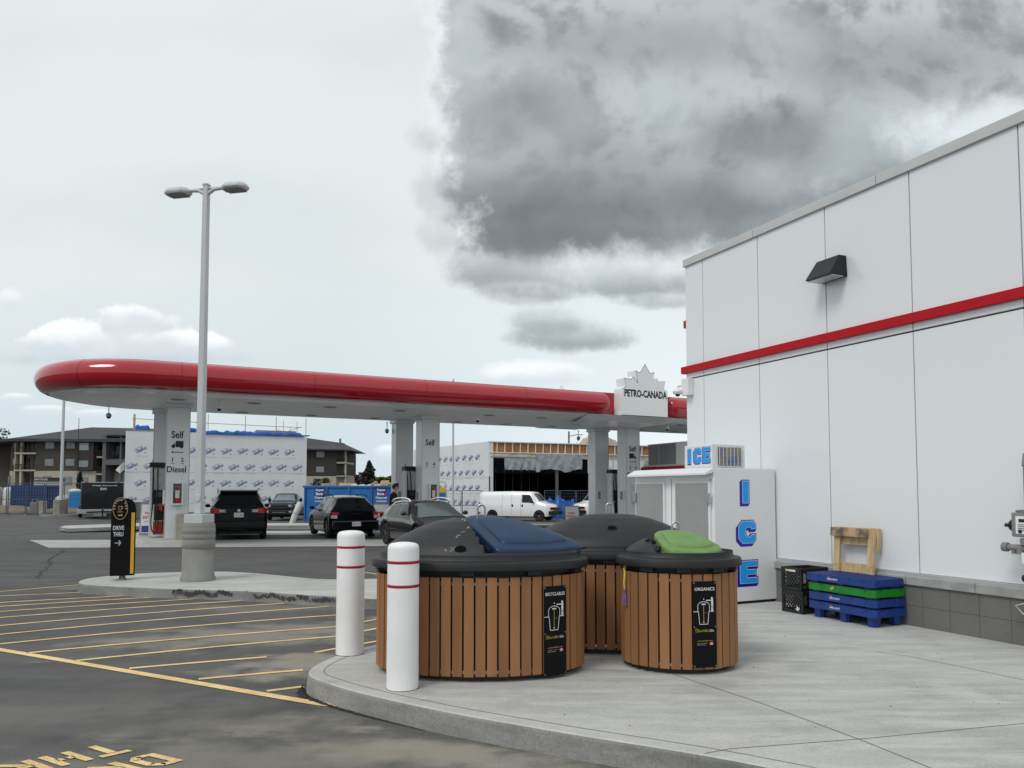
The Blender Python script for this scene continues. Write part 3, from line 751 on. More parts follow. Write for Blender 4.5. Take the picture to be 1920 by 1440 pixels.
# ------------------------------------------------------------------ ice merchandiser   local: x = q-6.53.. , y = s-7.75..
IQ = 6.53
ice = thing('ice_merchandiser', 'white ice freezer cabinet with blue ICE lettering against the store wall', 'ice freezer', tuple(SB(7.75, IQ, .15)), RB)
b = MB()
b.box(.0, 1.06, 0, 1.80, .035, 1.80, 0); b.build('cabinet', M['ice_white'], ice, bevel=.010)
b = MB(); b.box(.02, 1.04, .02, 1.78, 0, .034, 0); b.build('base_rail', M['black_metal'], ice)
b = MB(); b.add([(-.14, -.004, 1.705), (-.14, 1.81, 1.705), (-.002, 1.81, 1.74), (-.002, -.004, 1.74), (-.14, -.004, 1.735), (-.14, 1.81, 1.735), (-.002, 1.81, 1.806), (-.002, -.004, 1.806)],
      [(0, 1, 2, 3), (4, 7, 6, 5), (0, 4, 5, 1), (1, 5, 6, 2), (2, 6, 7, 3), (3, 7, 4, 0)], 0); b.build('canopy_hood', M['ice_white'], ice, bevel=.004)
for k, (y0, y1) in enumerate(((.08, .76), (1.06, 1.72))):
    b = MB(); b.box(-.035, -.002, y0-.03, y1+.03, .12, 1.62, 0); b.build('door_frame', M['white_paint'], ice, bevel=.004)
    b = MB(); b.box(-.045, -.036, y0, y1, .16, 1.60, 0); dr = b.build('door', M['ice_door'], ice, bevel=.003)
    hy = y0+.0 if k == 0 else y1
    b = MB(); b.box(-.066, -.0455, (y1-.04) if k == 0 else (y0-.02), (y1+.05) if k == 0 else (y0+.07), .80, .95, 0); b.build('latch', M['steel'], dr, bevel=.004)
    for hz in (.35, 1.40):
        b = MB(); b.box(-.075, -.0455, (y0-.065) if k == 0 else (y1-.02), (y0-.005) if k == 0 else (y1+.06), hz-.07, hz+.07, 0); b.build('hinge', M['steel'], dr, bevel=.008)
b = MB(); b.box(-.004, -.001, 0.055, .062, .05, 1.66, 0); b.box(-.004, -.001, .90, .905, .05, 1.66, 0); b.build('seam', M['dark_joint'], ice)
b = MB(); b.box(.0, .56, .03, .60, 1.802, 2.115, 0); ub = b.build('compressor_box', M['ice_white'], ice, bevel=.008)
b = MB(); b.box(.10, .495, .022, .029, 1.835, 2.075, 0); b.build('grille_recess', M['black_metal'], ub)
b = MB()
for k in range(14): b.box(.10, .495, .012, .021, 1.84+k*.0172, 1.852+k*.0172, 0)
b.build('coil_fins', M['coil'], ub)
b = MB()
for k in range(7): b.box(.107+k*.062, .111+k*.062, .004, .011, 1.835, 2.075, 0)
b.build('grille_wire', M['white_paint'], ub)
# lettering; 3 layers: dark block shadow, white outline, blue face
def block_letter(ch, wd, ht, st_):
    """list of filled rects for a blocky slab letter in 0..wd x 0..ht"""
    if ch == 'I': return [(0, 0, wd, ht)]
    if ch == 'E': return [(0, 0, st_, ht), (st_, 0, wd, st_*.8), (st_, ht-st_*.8, wd, ht), (st_, ht/2-st_*.38, wd*.80, ht/2+st_*.38)]
def letter_poly(ch, wd, ht, st_):
    if ch == 'I': return [(0, 0), (wd, 0), (wd, ht), (0, ht)]
    if ch == 'E':
        t = min(st_*.78, ht*.25); m0 = ht/2-t*.45; m1 = ht/2+t*.45
        return [(0, 0), (wd, 0), (wd, t), (st_, t), (st_, m0), (wd*.90, m0), (wd*.90, m1), (st_, m1), (st_, ht-t), (wd, ht-t), (wd, ht), (0, ht)]
    if ch == 'C':
        t = min(st_*.86, ht*.28); c = .17*wd; k = .08*wd
        return [(wd*.97, ht*.38), (wd*.97, c), (wd-c, 0), (c*1.3, 0), (0, c*1.3), (0, ht-c*1.3), (c*1.3, ht), (wd-c, ht), (wd*.97, ht-c), (wd*.97, ht*.64), (wd-t, ht*.64), (wd-t, ht-t), (wd-t-k, ht-t+0.0), (st_+k, ht-t), (st_, ht-t-k), (st_, t+k), (st_+k, t), (wd-t-k, t), (wd-t, t+k), (wd-t, ht*.38)]
def ice_text(parent, chars, place, wd, ht, shx, shz, T, name):
    for ch, (x, z) in zip(chars, place):
        lay = {'dark': MB(), 'white': MB(), 'face': MB()}
        w_ = wd*(.36 if ch == 'I' else 1.0); x_ = x-w_/2; st_ = wd*.40
        P = letter_poly(ch, w_, ht, st_)
        for q in range(6):
            f = q/5; Q = [(p[0]+x_+shx*f, p[1]+z+shz*f) for p in offset_poly(P, -wd*.055)]
            lay['dark'].add([(p[0], p[1], .0012) for p in Q], [list(range(len(Q)))], 0, T @ Matrix.Translation((0, 0, f*.0003)))
        Q = [(p[0]+x_, p[1]+z) for p in offset_poly(P, -wd*.012)]; lay['white'].add([(p[0], p[1], .0035) for p in Q], [list(range(len(Q)))], 0, T)
        Q = [(p[0]+x_, p[1]+z) for p in offset_poly(P, wd*.015)]; lay['face'].add([(p[0], p[1], .0055) for p in Q], [list(range(len(Q)))], 0, T)
        if parent is ub:
            lay['face'].v += lay['white'].v; off_ = len(lay['face'].v)-len(lay['white'].v); lay['face'].f += [[i+off_ for i in f] for f in lay['white'].f]; lay['face'].m += [1]*len(lay['white'].m); lay['face'].sm += lay['white'].sm
            off_ = len(lay['face'].v); lay['face'].v += lay['dark'].v; lay['face'].f += [[i+off_ for i in f] for f in lay['dark'].f]; lay['face'].m += [2]*len(lay['dark'].m); lay['face'].sm += lay['dark'].sm
            lay['face'].build(name, [M['ice_light'], M['ink_white'], M['ice_dark']], parent)
        else:
            lo_ = lay['face'].build(name, M['ice_light'], parent); lay['dark'].build('letter_shadow', M['ice_dark'], lo_); lay['white'].build('letter_outline', M['ink_white'], lo_)
TS = frame((0, 0, 0), (1, 0, 0), (0, 0, 1))                 # side facing -y
ice_text(ice, 'ICE', [(.53, 1.335), (.55, .80), (.565, .27)], .30, .295, -.030, -.028, TS, 'side_letter')
TF = frame((-.0, .60, 0), (0, -1, 0), (0, 0, 1))            # front of compressor box facing -x
ice_text(ub, 'ICE', [(.11, 1.865), (.275, 1.87), (.46, 1.875)], .15, .20, -.010, -.010, TF, 'front_letter')

# ------------------------------------------------------------------ crates beside the freezer
def make_crate():
    t = thing('milk_crate', '', 'crate', (0, 0, 0), 0)
    W_, Dp, Hh = .44, .33, .275
    b = MB()
    for sgn in (-1, 1):
        b.cbox((0, sgn*(Dp/2-.004), Hh-.03), (W_, .012, .06)); b.cbox((sgn*(W_/2-.004), 0, Hh-.03), (.012, Dp-.02, .06))
        b.cbox((0, sgn*(Dp/2-.004), .02), (W_, .012, .04)); b.cbox((sgn*(W_/2-.004), 0, .02), (.012, Dp-.02, .04))
        for s2 in (-1, 1): b.cbox((sgn*(W_/2-.016), s2*(Dp/2-.016), Hh/2), (.036, .036, Hh))
    b.box(-W_/2+.01, W_/2-.01, -Dp/2+.01, Dp/2-.01, 0, .012)
    b.build('shell', M['crate'], t, bevel=.003, seg=1)
    b = MB()
    for (o_, u_) in (((0, -Dp/2, 0), (1, 0, 0)), ((-W_/2, 0, 0), (0, 1, 0)), ((0, Dp/2-.008, 0), (1, 0, 0)), ((W_/2-.008, 0, 0), (0, 1, 0))):
        T = frame(o_, u_, (0, 0, 1)); L_ = .28
        for k in range(-3, 7):
            x0 = -L_/2+k*L_/6
            for dx in (1, -1):
                a = [x0 if dx > 0 else x0+.16, .04]; c = [x0+.16 if dx > 0 else x0, .215]
                # clip to panel
                pts = [a, c]
                def cl(p, q):
                    for lim in (-L_/2, L_/2):
                        if (p[0] < lim) == (q[0] < lim): continue
                        tt = (lim-p[0])/(q[0]-p[0]); n_ = [lim, p[1]+(q[1]-p[1])*tt]
                        if abs(p[0]) > L_/2: p = n_
                        else: q = n_
                    return p, q
                p, q = cl(a, c)
                if abs(p[0]) > L_/2+.001 or abs(q[0]) > L_/2+.001: continue
                b.bar((p[0], p[1], -.004), (q[0], q[1], -.004), .008, .006, 0, T)
    b.build('lattice', M['crate'], t)
    return t
cr = make_crate(); cr["label"] = "lower black plastic milk crate, a white maple leaf sticker near its bottom corner"; cr["group"] = 'stacked black milk crates'
cr.location = SB(6.955, 7.265, .152); cr.rotation_euler = (0, 0, RB+.03)
cr2 = copy_tree(cr, "upper black plastic milk crate with a yellow and white sticker on its rim", SB(6.95, 7.26, .430), RB-.02)
LEAF = [(0, 0), (.035, .01), (.032, .16), (.05, .19), (.30, .14), (.26, .22), (.30, .27), (.62, .47), (.53, .51), (.52, .56), (.60, .78), (.42, .74), (.37, .80), (.20, .62), (.17, .66), (.26, 1.06), (.14, .99), (.10, 1.04), (0, 1.28)]
LEAF = LEAF+[(-x, y) for x, y in LEAF[::-1][1:]]
b = MB(); TFc = frame((-.228, -.10, .03), (0, -1, 0), (0, 0, 1))
b.add([(x*.055, y*.055, 0) for x, y in LEAF], [list(range(len(LEAF)))], 0, TFc @ Matrix.Rotation(.3, 4, 'Z') ); b.build('leaf_sticker', M['paper'], cr)
b = MB(); b.box(-.229, -.2265, -.08, .08, .225, .25, 0); b.build('rim_sticker', M['paper'], cr2)
b = MB(); b.box(-.231, -.2293, 0.02, .07, .228, .247, 0); b.build('yellow_sticker', M['ribbon_y'], cr2)

# ------------------------------------------------------------------ plastic pallets   local: x = out (q), y = along wall
def logo_drop(b1, b2, T, r=.025):
    n = 24
    top = [(r*cos(a), r*sin(a)) for a in [pi*i/n for i in range(n+1)]]
def make_pallet(mt, logo):
    t = thing('plastic_pallet', '', 'pallet'); Lp, Wp, H0 = .94, .53, .082
    b = MB(); c = .035
    out = [(c, 0), (Wp-c, 0), (Wp, c), (Wp, Lp-c), (Wp-c, Lp), (c, Lp), (0, Lp-c), (0, c)]
    b.prism(out, .11, .11+H0, 0)
    b.build('deck', mt, t, bevel=.006)
    b = MB()                                               # raised grid on deck top
    for i in range(23):
        x = .03+i*(Wp-.06)/22; b.box(x-.003, x+.003, .03, Lp-.03, .11+H0, .11+H0+.004)
    for j in range(39):
        y = .03+j*(Lp-.06)/38; b.box(.03, Wp-.03, y-.003, y+.003, .11+H0, .11+H0+.0035)
    b.build('deck_grid', mt, t)
    b = MB()
    for y in (.10, .72, .30):                              # slots along the rim
        b.box(-.0015, .012, y, y+.012, .11+H0-.022, .11+H0-.002)
    for x in (.1, .42): b.box(x, x+.012, -.0015, .01, .11+H0-.022, .11+H0-.002)
    b.build('notch', M['black_metal'], t)
    for fx in (.10, .43):
        for fy in (.10, .47, .84):
            b = MB(); n = 28; pr = []
            vs = []; 
            for z, r in ((0, .052), (.11, .062)):
                for i in range(n):
                    a = 2*pi*i/n; rr = r*(1+.0)*(1.06 if i % 4 < 2 else .96); k = max(abs(cos(a)), abs(sin(a))); vs.append((fx+rr*cos(a)/k**.6, fy+rr*sin(a)/k**.6, z))
            b.add(vs, [(i, (i+1) % n, n+(i+1) % n, n+i) for i in range(n)]+[list(range(n))[::-1]], 0)
            b.build('foot', mt, t)
    if logo:
        T = frame((-.002, .585, .11+H0/2), (0, -1, 0), (0, 0, 1))
        b = MB(); r = .0245; n = 32
        b.add([(r*cos(2*pi*i/n), r*sin(2*pi*i/n), 0) for i in range(n)], [list(range(n))], 0, T)
        b.text('pepsi', .085, .036, 0, T @ Matrix.Translation((.078, -.02, 0)), bold=.008); b.build('logo_white', M['ink_white'], t)
        b = MB(); r2 = .0225; TT = T @ Matrix.Translation((0, 0, .0008))
        up = [(r2*cos(a), r2*sin(a)) for a in [radians(20)+radians(160)*i/16 for i in range(17)]]
        up += [(-r2*.6, .002), (-r2*.1, .0035), (r2*.4, .008)]
        b.add([(x, y, 0) for x, y in up], [list(range(len(up)))], 0, TT); b.build('logo_red', M['ink_red'], t)
        b = MB(); lo = [(r2*cos(a), r2*sin(a)) for a in [radians(200)+radians(130)*i/14 for i in range(15)]]; lo += [(r2*.5, -.006), (0, -.0075), (-r2*.5, -.006)]
        b.add([(x, y, 0) for x, y in lo], [list(range(len(lo)))], 0, TT); b.build('logo_blue', M['ink_blue'], t)
    return t
pz = [.152, .152+.108, .152+.108*2, .152+.108*3+.004]
off = [(0, 0), (.01, .005), (0, .012), (-.02, .008)]
pb = make_pallet(M['pallet_blue'], True); pb["label"] = "bottom blue plastic pallet standing on its feet, lowest of the stack"
pgp = make_pallet(M['pallet_green'], False); pgp["label"] = "bright green plastic pallet between the blue ones"
b = MB(); T = frame((-.002, .56, .155), (0, -1, 0), (0, 0, 1)) @ Matrix.Rotation(radians(35), 4, 'Z')
b.add([(-.03, -.01, 0), (.02, -.018, 0), (.035, .0, 0), (.02, .016, 0), (-.02, .014, 0)], [(0, 1, 2, 3, 4)], 0, T); b.build('torn_label', M['card'], pgp)
PQ = 7.03
for i, (o_, lab) in enumerate(((pb, None), (None, "blue plastic pallet directly under the green one, second from the bottom"), (pgp, None), (None, "topmost blue plastic pallet, its gridded deck carrying the wooden frame"))):
    if o_ is None: o_ = copy_tree(pb, lab)
    o_["group"] = 'stacked plastic pallets'
    o_.location = SB(5.755+off[i][1], PQ+off[i][0], pz[i]); o_.rotation_euler = (0, 0, RB+(.0, .008, -.006, .004)[i])

# wooden pallet end piece leaning on the wall, standing on the top pallet
wp = thing('wooden_pallet_frame', 'broken wooden pallet frame standing on the blue pallets against the wall', 'wooden frame', tuple(SB(6.11, 7.48, .672)), RB); wp.scale = (1, .88, 1)
R_ = Matrix.Rotation(radians(4), 4, 'Y')
for nm, bx, mt in (('post', (-.03, .01, .0, .10, 0, .54), 'pine'), ('post', (-.03, .01, .55, .65, 0, .54), 'pine'), ('rail', (.011, .03, .06, .60, 0, .115), 'pine'),
                   ('rail', (.011, .03, .01, .64, .33, .44), 'pine'), ('top_rail', (-.075, -.031, .17-.09, .67, .425, .53), 'pine_dirty'), ('top_rail', (.012, .05, -.01, .66, .445, .54), 'pine'), ('edge_board', (.011, .075, -.018, -.001, .27, .54), 'pine')):
    b = MB(); b.box(*bx, 0, R_); b.build(nm, M[mt], wp, bevel=.004, seg=1)
b = MB()
for (x, y, z) in ((-.032, .05, .07), (-.032, .04, .09), (-.032, .60, .07), (-.032, .61, .09), (-.032, .06, .05)): b.cbox((x, y, z), (.004, .008, .008), 0, R_)
b.build('nail', M['ink_black'], wp)

# ------------------------------------------------------------------ waste silos
DPROF = [(0, 1.43), (.13, 1.427), (.27, 1.418), (.45, 1.388), (.63, 1.334), (.81, 1.26), (.93, 1.195), (1.0, 1.135)]
def dome_z(rho, hs, prof=DPROF):
    if rho >= 1: return 1.10+(prof[-1][1]-1.10)*hs
    for (a, za), (c, zc) in zip(prof[:-1], prof[1:]):
        if rho <= c:
            t = (rho-a)/(c-a); return 1.10+(za+(zc-za)*t-1.10)*hs
def round_poly(pts, r, n=5):
    out = []
    for i in range(len(pts)):
        p = Vector(pts[i-1]); q = Vector(pts[i]); s_ = Vector(pts[(i+1) % len(pts)])
        a = q+(p-q).normalized()*min(r, (p-q).length*.4); c = q+(s_-q).normalized()*min(r, (s_-q).length*.4)
        for k in range(n+1):
            t = k/n; out.append(tuple(a*(1-t)**2+q*2*t*(1-t)+c*t*t))
    return out
def make_bin(name, label, c, a, bq, hs, lid, lidmat, sign, rot=0.0, zoff=0.0, hoop=(0, 0), plate_ang=None, pocket=None, group='slatted waste silos'):
    t = thing(name, label, 'waste bin', (c[0], c[1], .15), rot, group)
    per = pi*(3*(a+bq)-sqrt((3*a+bq)*(a+3*bq))); nsl = round(per/.0905)
    def el(ang, d=0.0):      # point on ellipse + outward offset d
        x, y = a*cos(ang), bq*sin(ang); n = Vector((cos(ang)/a, sin(ang)/bq)).normalized()
        return Vector((x+n.x*d, y+n.y*d)), n
    # arc-length parametrisation
    N = 720; acc = [0]; 
    for i in range(N):
        p, _ = el(2*pi*i/N); q, _ = el(2*pi*(i+1)/N); acc.append(acc[-1]+(q-p).length)
    def at_len(s_):
        s_ %= acc[-1]; lo = 0; hi = N
        while hi-lo > 1:
            m_ = (lo+hi)//2
            if acc[m_] <= s_: lo = m_
            else: hi = m_
        return 2*pi*(lo+(s_-acc[lo])/max(1e-9, acc[hi]-acc[lo]))/N
    sm = MB(); z0, z1 = .045, .815
    for k in range(nsl):
        ang = at_len(k*acc[-1]/nsl); p, n = el(ang); tx = Vector((-n.y, n.x)); w = .078
        dz = random.uniform(-.003, .003); T = frame((p.x, p.y, 0), (tx.x, tx.y, 0), (n.x, n.y, 0)) # local z = tx x n = -z? handled below
        za = Vector((tx.x, tx.y, 0)).cross(Vector((n.x, n.y, 0))).z
        lo, hi = (z0, z1) if za > 0 else (-z1, -z0)
        sm.box(-w/2, w/2, -.012, .012, lo+dz, hi+dz, 0, T)
    sm.build('slat_cladding', M['slat'], t, bevel=.004, seg=2)
    core = MB(); core.lathe([(.955, .0), (.955, .86)], 64, 0, Matrix.Diagonal((a-.045, bq-.045, 1, 1)) @ Matrix.Diagonal((1, 1, 1, 1))); core.build('inner_liner', M['black_plastic'], t)
    for zc in (.062, .752):
        bk = MB(); bk.lathe([(1.0, zc), (1.0, zc+.026), (.99, zc+.026)], 90, 0, Matrix.Diagonal((a-.017, bq-.017, 1, 1)), caps=False); bk.build('steel_band', M['galv'], t)
    sk = MB(); pr = []
    E2 = lambda sc_: Matrix.Diagonal((1, 1, 1, 1))
    # lid base: flange ring and shoulder, then dome cut by the lid plane
    def ring(rx, ry, z, n=96): return [(rx*cos(2*pi*i/n), ry*sin(2*pi*i/n), z) for i in range(n)]
    db = MB(); n = 96; rg = []
    for (d, z) in ((-.05, .83), (-.022, .835), (-.020, .862), (-.018, .868), (.050, .866), (.056, .870), (.058, .878), (.050, .922), (.047, .930), (.040, .934), (.0, .940), (-.006, .942), (-.014, .952), (-.018, .985)):
        rg.append(ring(a+d, bq+d, z+zoff))
    vs = [q for r_ in rg for q in r_]; fs = []
    for k in range(len(rg)-1):
        for i in range(n): fs.append((k*n+i, k*n+(i+1) % n, (k+1)*n+(i+1) % n, (k+1)*n+i))
    db.add(vs, fs, 0, None, True)
    for k in range(10):                                         # clamp lugs under the rim
        ang = 2*pi*(k+.35)/10; p, nn = el(ang, -.005)
        db.cbox((0, 0, .855+zoff), (.11, .05, .05), 0, Matrix.Translation((p.x, p.y, 0)) @ Matrix.Rotation(atan2(nn.y, nn.x)+pi/2, 4, 'Z'))
    db.build('rim', M['lid_black'], t, sharp=32)
    ax, by = a-.018, bq-.018
    if lid:
        A_, D_, C_ = [Vector(q) for q in lid['plane']]; nr = (D_-A_).cross(C_-D_); nr.normalize()
        def pz_(x, y): return A_.z-(nr.x*(x-A_.x)+nr.y*(y-A_.y))/nr.z
    NR, NA = 44, 128; vs = [(0, 0, 0)]; 
    def surf(x, y):
        rho = sqrt((x/ax)**2+(y/by)**2); z = dome_z(rho, hs)-.15
        # faint raised welt round the foot of the dome
        if lid:
            pz = pz_(x, y)-.15-lid.get('cut', .10)
            k = .018; d = z-pz                                  # smooth minimum
            h = max(k-abs(d), 0)/k; zc = min(z, pz)-h*h*k*.25
            e_ = (D_-A_); sdist = ((x-A_.x)*(-e_.y)+(y-A_.y)*e_.x)/sqrt(e_.x**2+e_.y**2); z = z+(zc-z)*sst(-.05-lid.get('gap', .085), -.03-lid.get('gap', .085), sdist)
            edge = 1.10+(DPROF[-1][1]-1.10)*hs-.15
            z = max(z, edge-.03) if rho < .97 else dome_z(rho, hs)-.15
        return z+zoff
    vs = [(0, 0, surf(0, 0))]; fs = []
    for j in range(1, NR+1):
        r_ = (j/NR)
        for i in range(NA):
            x = ax*r_*cos(2*pi*i/NA); y = by*r_*sin(2*pi*i/NA); vs.append((x, y, surf(x, y)))
    for i in range(NA): fs.append((0, 1+i, 1+(i+1) % NA))
    for j in range(NR-1):
        for i in range(NA):
            p = 1+j*NA+i; q = 1+j*NA+(i+1) % NA; fs.append((p, p+NA, q+NA, q))
    dm = MB(); dm.add(vs, fs, 0, None, True); dome = dm.build('dome', M['lid_black'], t, sharp=50)
    if pocket:
        for (x, y, s_) in pocket:
            z = surf(x, y); e = .01; nx_ = (surf(x-e, y)-surf(x+e, y))/(2*e); ny_ = (surf(x, y-e)-surf(x, y+e))/(2*e)
            nn = Vector((nx_, ny_, 1)).normalized(); ux = Vector((0, 0, 1)).cross(nn).normalized(); T = frame((x, y, z), ux, nn.cross(ux))
            pk = MB(); P = [(.045*s_*cos(q), .036*s_*sin(q) if sin(q) > 0 else .020*s_*sin(q)) for q in [2*pi*i/28 for i in range(28)]]
            P2 = [(p[0]*1.16, p[1]*1.16) for p in P]
            nP = len(P); pk.add([(p[0], p[1], .002) for p in P2]+[(p[0], p[1], .007) for p in P], [(i, (i+1) % nP, nP+(i+1) % nP, nP+i) for i in range(nP)], 0, T, True)
            pk.add([(p[0], p[1], .0065) for p in P], [list(range(nP))], 1, T); pk.build('grip_pocket', [M['lid_black'], M['interior_shade']], dome)  # not hollowed: the near-black face stands in for shade inside the pocket
    if hoop:
        hx, hy = hoop; hz = dome_z(sqrt((hx/ax)**2+(hy/by)**2), hs)-.15-.01
        hb = MB(); hb.tube([(hx-.033, hy, hz-.02), (hx-.033, hy, hz+.085)]+[(hx-.033*cos(q), hy, hz+.085+.033*sin(q)) for q in [pi*i/10 for i in range(1, 10)]]+[(hx+.033, hy, hz+.085), (hx+.033, hy, hz-.02)], .0095, 10, 0)
        hb.build('lifting_hoop', M['steel'], t)
    if lid:
        P = round_poly(lid['poly'], lid.get('r', .10)); nP = len(P)
        cx_ = sum(p[0] for p in P)/nP; cy_ = sum(p[1] for p in P)/nP
        bulge = lid['bulge']
        def lz(x, y, f):   # f=0 centre .. 1 edge
            return pz_(x, y)-.15+zoff+bulge*(1-f*f)+.042
        rg = [(0, 0)]; steps = [(.25, .016), (.5, .016), (.74, .016), (.752, .013), (.766, -.001), (.78, -.002), (.92, 0), (.965, .001), (.985, -.004), (.997, -.012), (1.0, -.020), (1.0, -.072), (.985, -.074)]
        vs = [(cx_, cy_, lz(cx_, cy_, 0)+.016)]; fs = []
        for (f, dz) in steps:
            for p in P:
                x = cx_+(p[0]-cx_)*f; y = cy_+(p[1]-cy_)*f; vs.append((x, y, lz(x, y, f)+dz))
        for i in range(nP): fs.append((0, 1+i, 1+(i+1) % nP))
        for j in range(len(steps)-1):
            for i in range(nP):
                p = 1+j*nP+i; q = 1+j*nP+(i+1) % nP; fs.append((p, p+nP, q+nP, q))
        A2 = sum(P[i][0]*P[(i+1)%nP][1]-P[(i+1)%nP][0]*P[i][1] for i in range(nP))
        if A2 < 0: fs = [f[::-1] for f in fs]
        lm_ = MB(); lm_.add(vs, fs, 0, None, True); lo_ = lm_.build('flap_lid', lidmat, t, sharp=38)
        for (x, y) in lid['hinges']:
            hx_ = MB(); T = Matrix.Translation((x, y, pz_(x, y)-.15+zoff-.008)) @ Matrix.Rotation(lid['hrot'], 4, 'Z')
            hx_.cbox((0, 0, 0), (.07*lid['hs'], .06*lid['hs'], .035), 0, T)
            for q in (-.02, 0, .02): hx_.cbox((-.012, q*lid['hs'], .02), (.05*lid['hs'], .010, .02), 0, T)
            hx_.build('lid_hinge', M['black_metal'], lo_, bevel=.004)
            hx_ = MB(); hx_.cbox((-.03*lid['hs'], .012, .010), (.012, .012, .02), 0, T); hx_.cbox((-.03*lid['hs'], -.012, .010), (.012, .012, .02), 0, T); hx_.build('hinge_bolt', M['chrome'], lo_)
        (x0, y0), (x1, y1) = lid['handle']; hd = MB()
        p0 = Vector((x0, y0, pz_(x0, y0)-.15+zoff+.0)); p1 = Vector((x1, y1, pz_(x1, y1)-.15+zoff+.0))
        hd.tube([p0, p0.lerp(p1, .5)+Vector((0, 0, .004)), p1], .017*lid['hs']**.5, 8, 0); hd.bar(p0+Vector((-.03, .02, -.0)), p0+Vector((.06, .02, 0)), .05, .022, 0); hd.build('lid_handle', M['black_plastic'], lo_)
    if sign:
        word_, pw, zb, zt, ang = sign
        p, nn = el(ang, .022); tx = Vector((-nn.y, nn.x)); T = frame((p.x, p.y, 0), (tx.x, tx.y, 0), (0, 0, 1))
        if (T.to_3x3() @ Vector((0, 0, 1))).dot(Vector((nn.x, nn.y, 0))) < 0: raise Exception('flip')
        h = zt-zb; pb_ = MB(); pb_.box(-pw/2, pw/2, zb, zt, -.002, .0015, 0, T); pl = pb_.build('sign_plate', M['sign_black'], t)
        W_ = MB(); yb_ = MB()
        W_.text(word_, pw*.86, .026, 0, T @ Matrix.Translation((0, zt-.075, .0025)), bold=.012)
        TT = T @ Matrix.Translation((-.01, zt-.30, .0025)) @ Matrix.Scale(pw/.2, 4)
        def pl_(pts, w, mb=W_):
            for p_, q_ in zip(pts[:-1], pts[1:]):
                p_ = Vector(p_); q_ = Vector(q_); d_ = (q_-p_).normalized(); n_ = Vector((-d_.y, d_.x))*w/2; p_ = p_-d_*w*.4; q_ = q_+d_*w*.4
                mb.add([(*(p_-n_), 0), (*(q_-n_), 0), (*(q_+n_), 0), (*(p_+n_), 0)], [(0, 1, 2, 3)], 0, TT)
        pl_([(-.085, .055), (-.045, .055)], .005); pl_([(.045, .055), (.085, .055)], .005)
        pl_([(-.045, .055), (-.035, -.045), (.035, -.045), (.045, .055)], .005)
        pl_([(-.05, .055), (-.05, .10)]+[(-.05*cos(q), .10+.032*sin(q)) for q in [pi*i/10 for i in range(1, 10)]]+[(.05, .10), (.05, .055)], .005)
        pl_([(-.014, .112), (.014, .112)], .010)
        # disposing figure
        pl_([(.069, .06), (.069, .095)], .008); pl_([(.078, .06), (.078, .095)], .008); pl_([(.0735, .09), (.0735, .145)], .017); pl_([(.07, .142), (.025, .142)], .008)
        W_.lathe([(.0085, 0), (.0085, .0001)], 14, 0, TT @ Matrix.Translation((.072, .160, 0)), smooth=False)
        pl_([(.002, .15), (.002, .156)], .006)
        pl_([(0, .10), (0, -.025)], .004, yb_); yb_.add([(-.011, -.024, 0), (.011, -.024, 0), (0, -.040, 0)], [(0, 2, 1)], 0, TT); pl_([(.008, .04), (.026, .044)], .002, yb_)
        zt2 = zt-.40*(h/.68)
        pl2 = T @ Matrix.Translation((0, 0, .0025))
        yb_.text('EarthBin', pw*.46, .021, 0, T @ Matrix.Translation((-pw*.07, zt2, .0025))); W_.text('Silo', pw*.19, .021, 0, T @ Matrix.Translation((pw*.29, zt2, .0025)))
        for (x0, x1, y0, y1) in ((-.085, -.062, .022, .0245), (-.080, -.0775, 0, .022), (-.067, -.0645, 0, .022), (-.080, -.0645, -.0015, .001), (-.077, -.069, .026, .0285)):
            yb_.quad((x0*pw/.2, zt2+y0, .0025), (x1*pw/.2, zt2+y0, .0025), (x1*pw/.2, zt2+y1, .0025), (x0*pw/.2, zt2+y1, .0025), 0, T)
        yb_.text('www.earthbin.com', pw*.66, .0085, 0, T @ Matrix.Translation((0, zt2-.075, .0025)), bold=.01)
        W_.text('Designed in Canada', pw*.42, .006, 0, T @ Matrix.Translation((-pw*.12, zt2-.094, .0025))); W_.text('Made in Canada', pw*.34, .006, 0, T @ Matrix.Translation((-pw*.16, zt2-.106, .0025)))
        fx, fz = pw*.27, zt2-.106; fr = MB(); fr.quad((fx-.018, fz, .0026), (fx+.018, fz, .0026), (fx+.018, fz+.020, .0026), (fx-.018, fz+.020, .0026), 0, T)
        W_.quad((fx-.009, fz, .0030), (fx+.009, fz, .0030), (fx+.009, fz+.020, .0030), (fx-.009, fz+.020, .0030), 0, T)
        fr.add([(x*.011, y*.0115, 0) for x, y in LEAF], [list(range(len(LEAF)))], 0, T @ Matrix.Translation((fx, fz+.002, .0035)))
        W_.build('white_print', M['ink_white'], pl); yb_.build('yellow_print', M['ink_yellow'], pl); fr.build('red_print', M['ink_red'], pl)
        bo = MB()
        for x in (-pw/2+.010, pw/2-.010):
            for z in (zb+.012, zt-.012, zt-.36*(h/.68)): bo.lathe([(.0045, 0), (.0045, .002)], 8, 0, T @ Matrix.Translation((x, z, .0016)))
        bo.build('bolt', M['galv'], pl)
    return t
lidA = dict(plane=[(-.154, .15, 1.375), (.162, -.40, 1.140), (.86, -.05, 1.150)],
            poly=[(-.165, .17), (.02, .30), (.36, .27), (.83, .02), (.86, -.09), (.60, -.26), (.155, -.43), (.09, -.33)], bulge=.045, hinges=[(-.11, .02), (.08, -.33)], hrot=radians(-60), hs=1.0,
            handle=[(.80, -.10), (.90, .02)], r=.09)
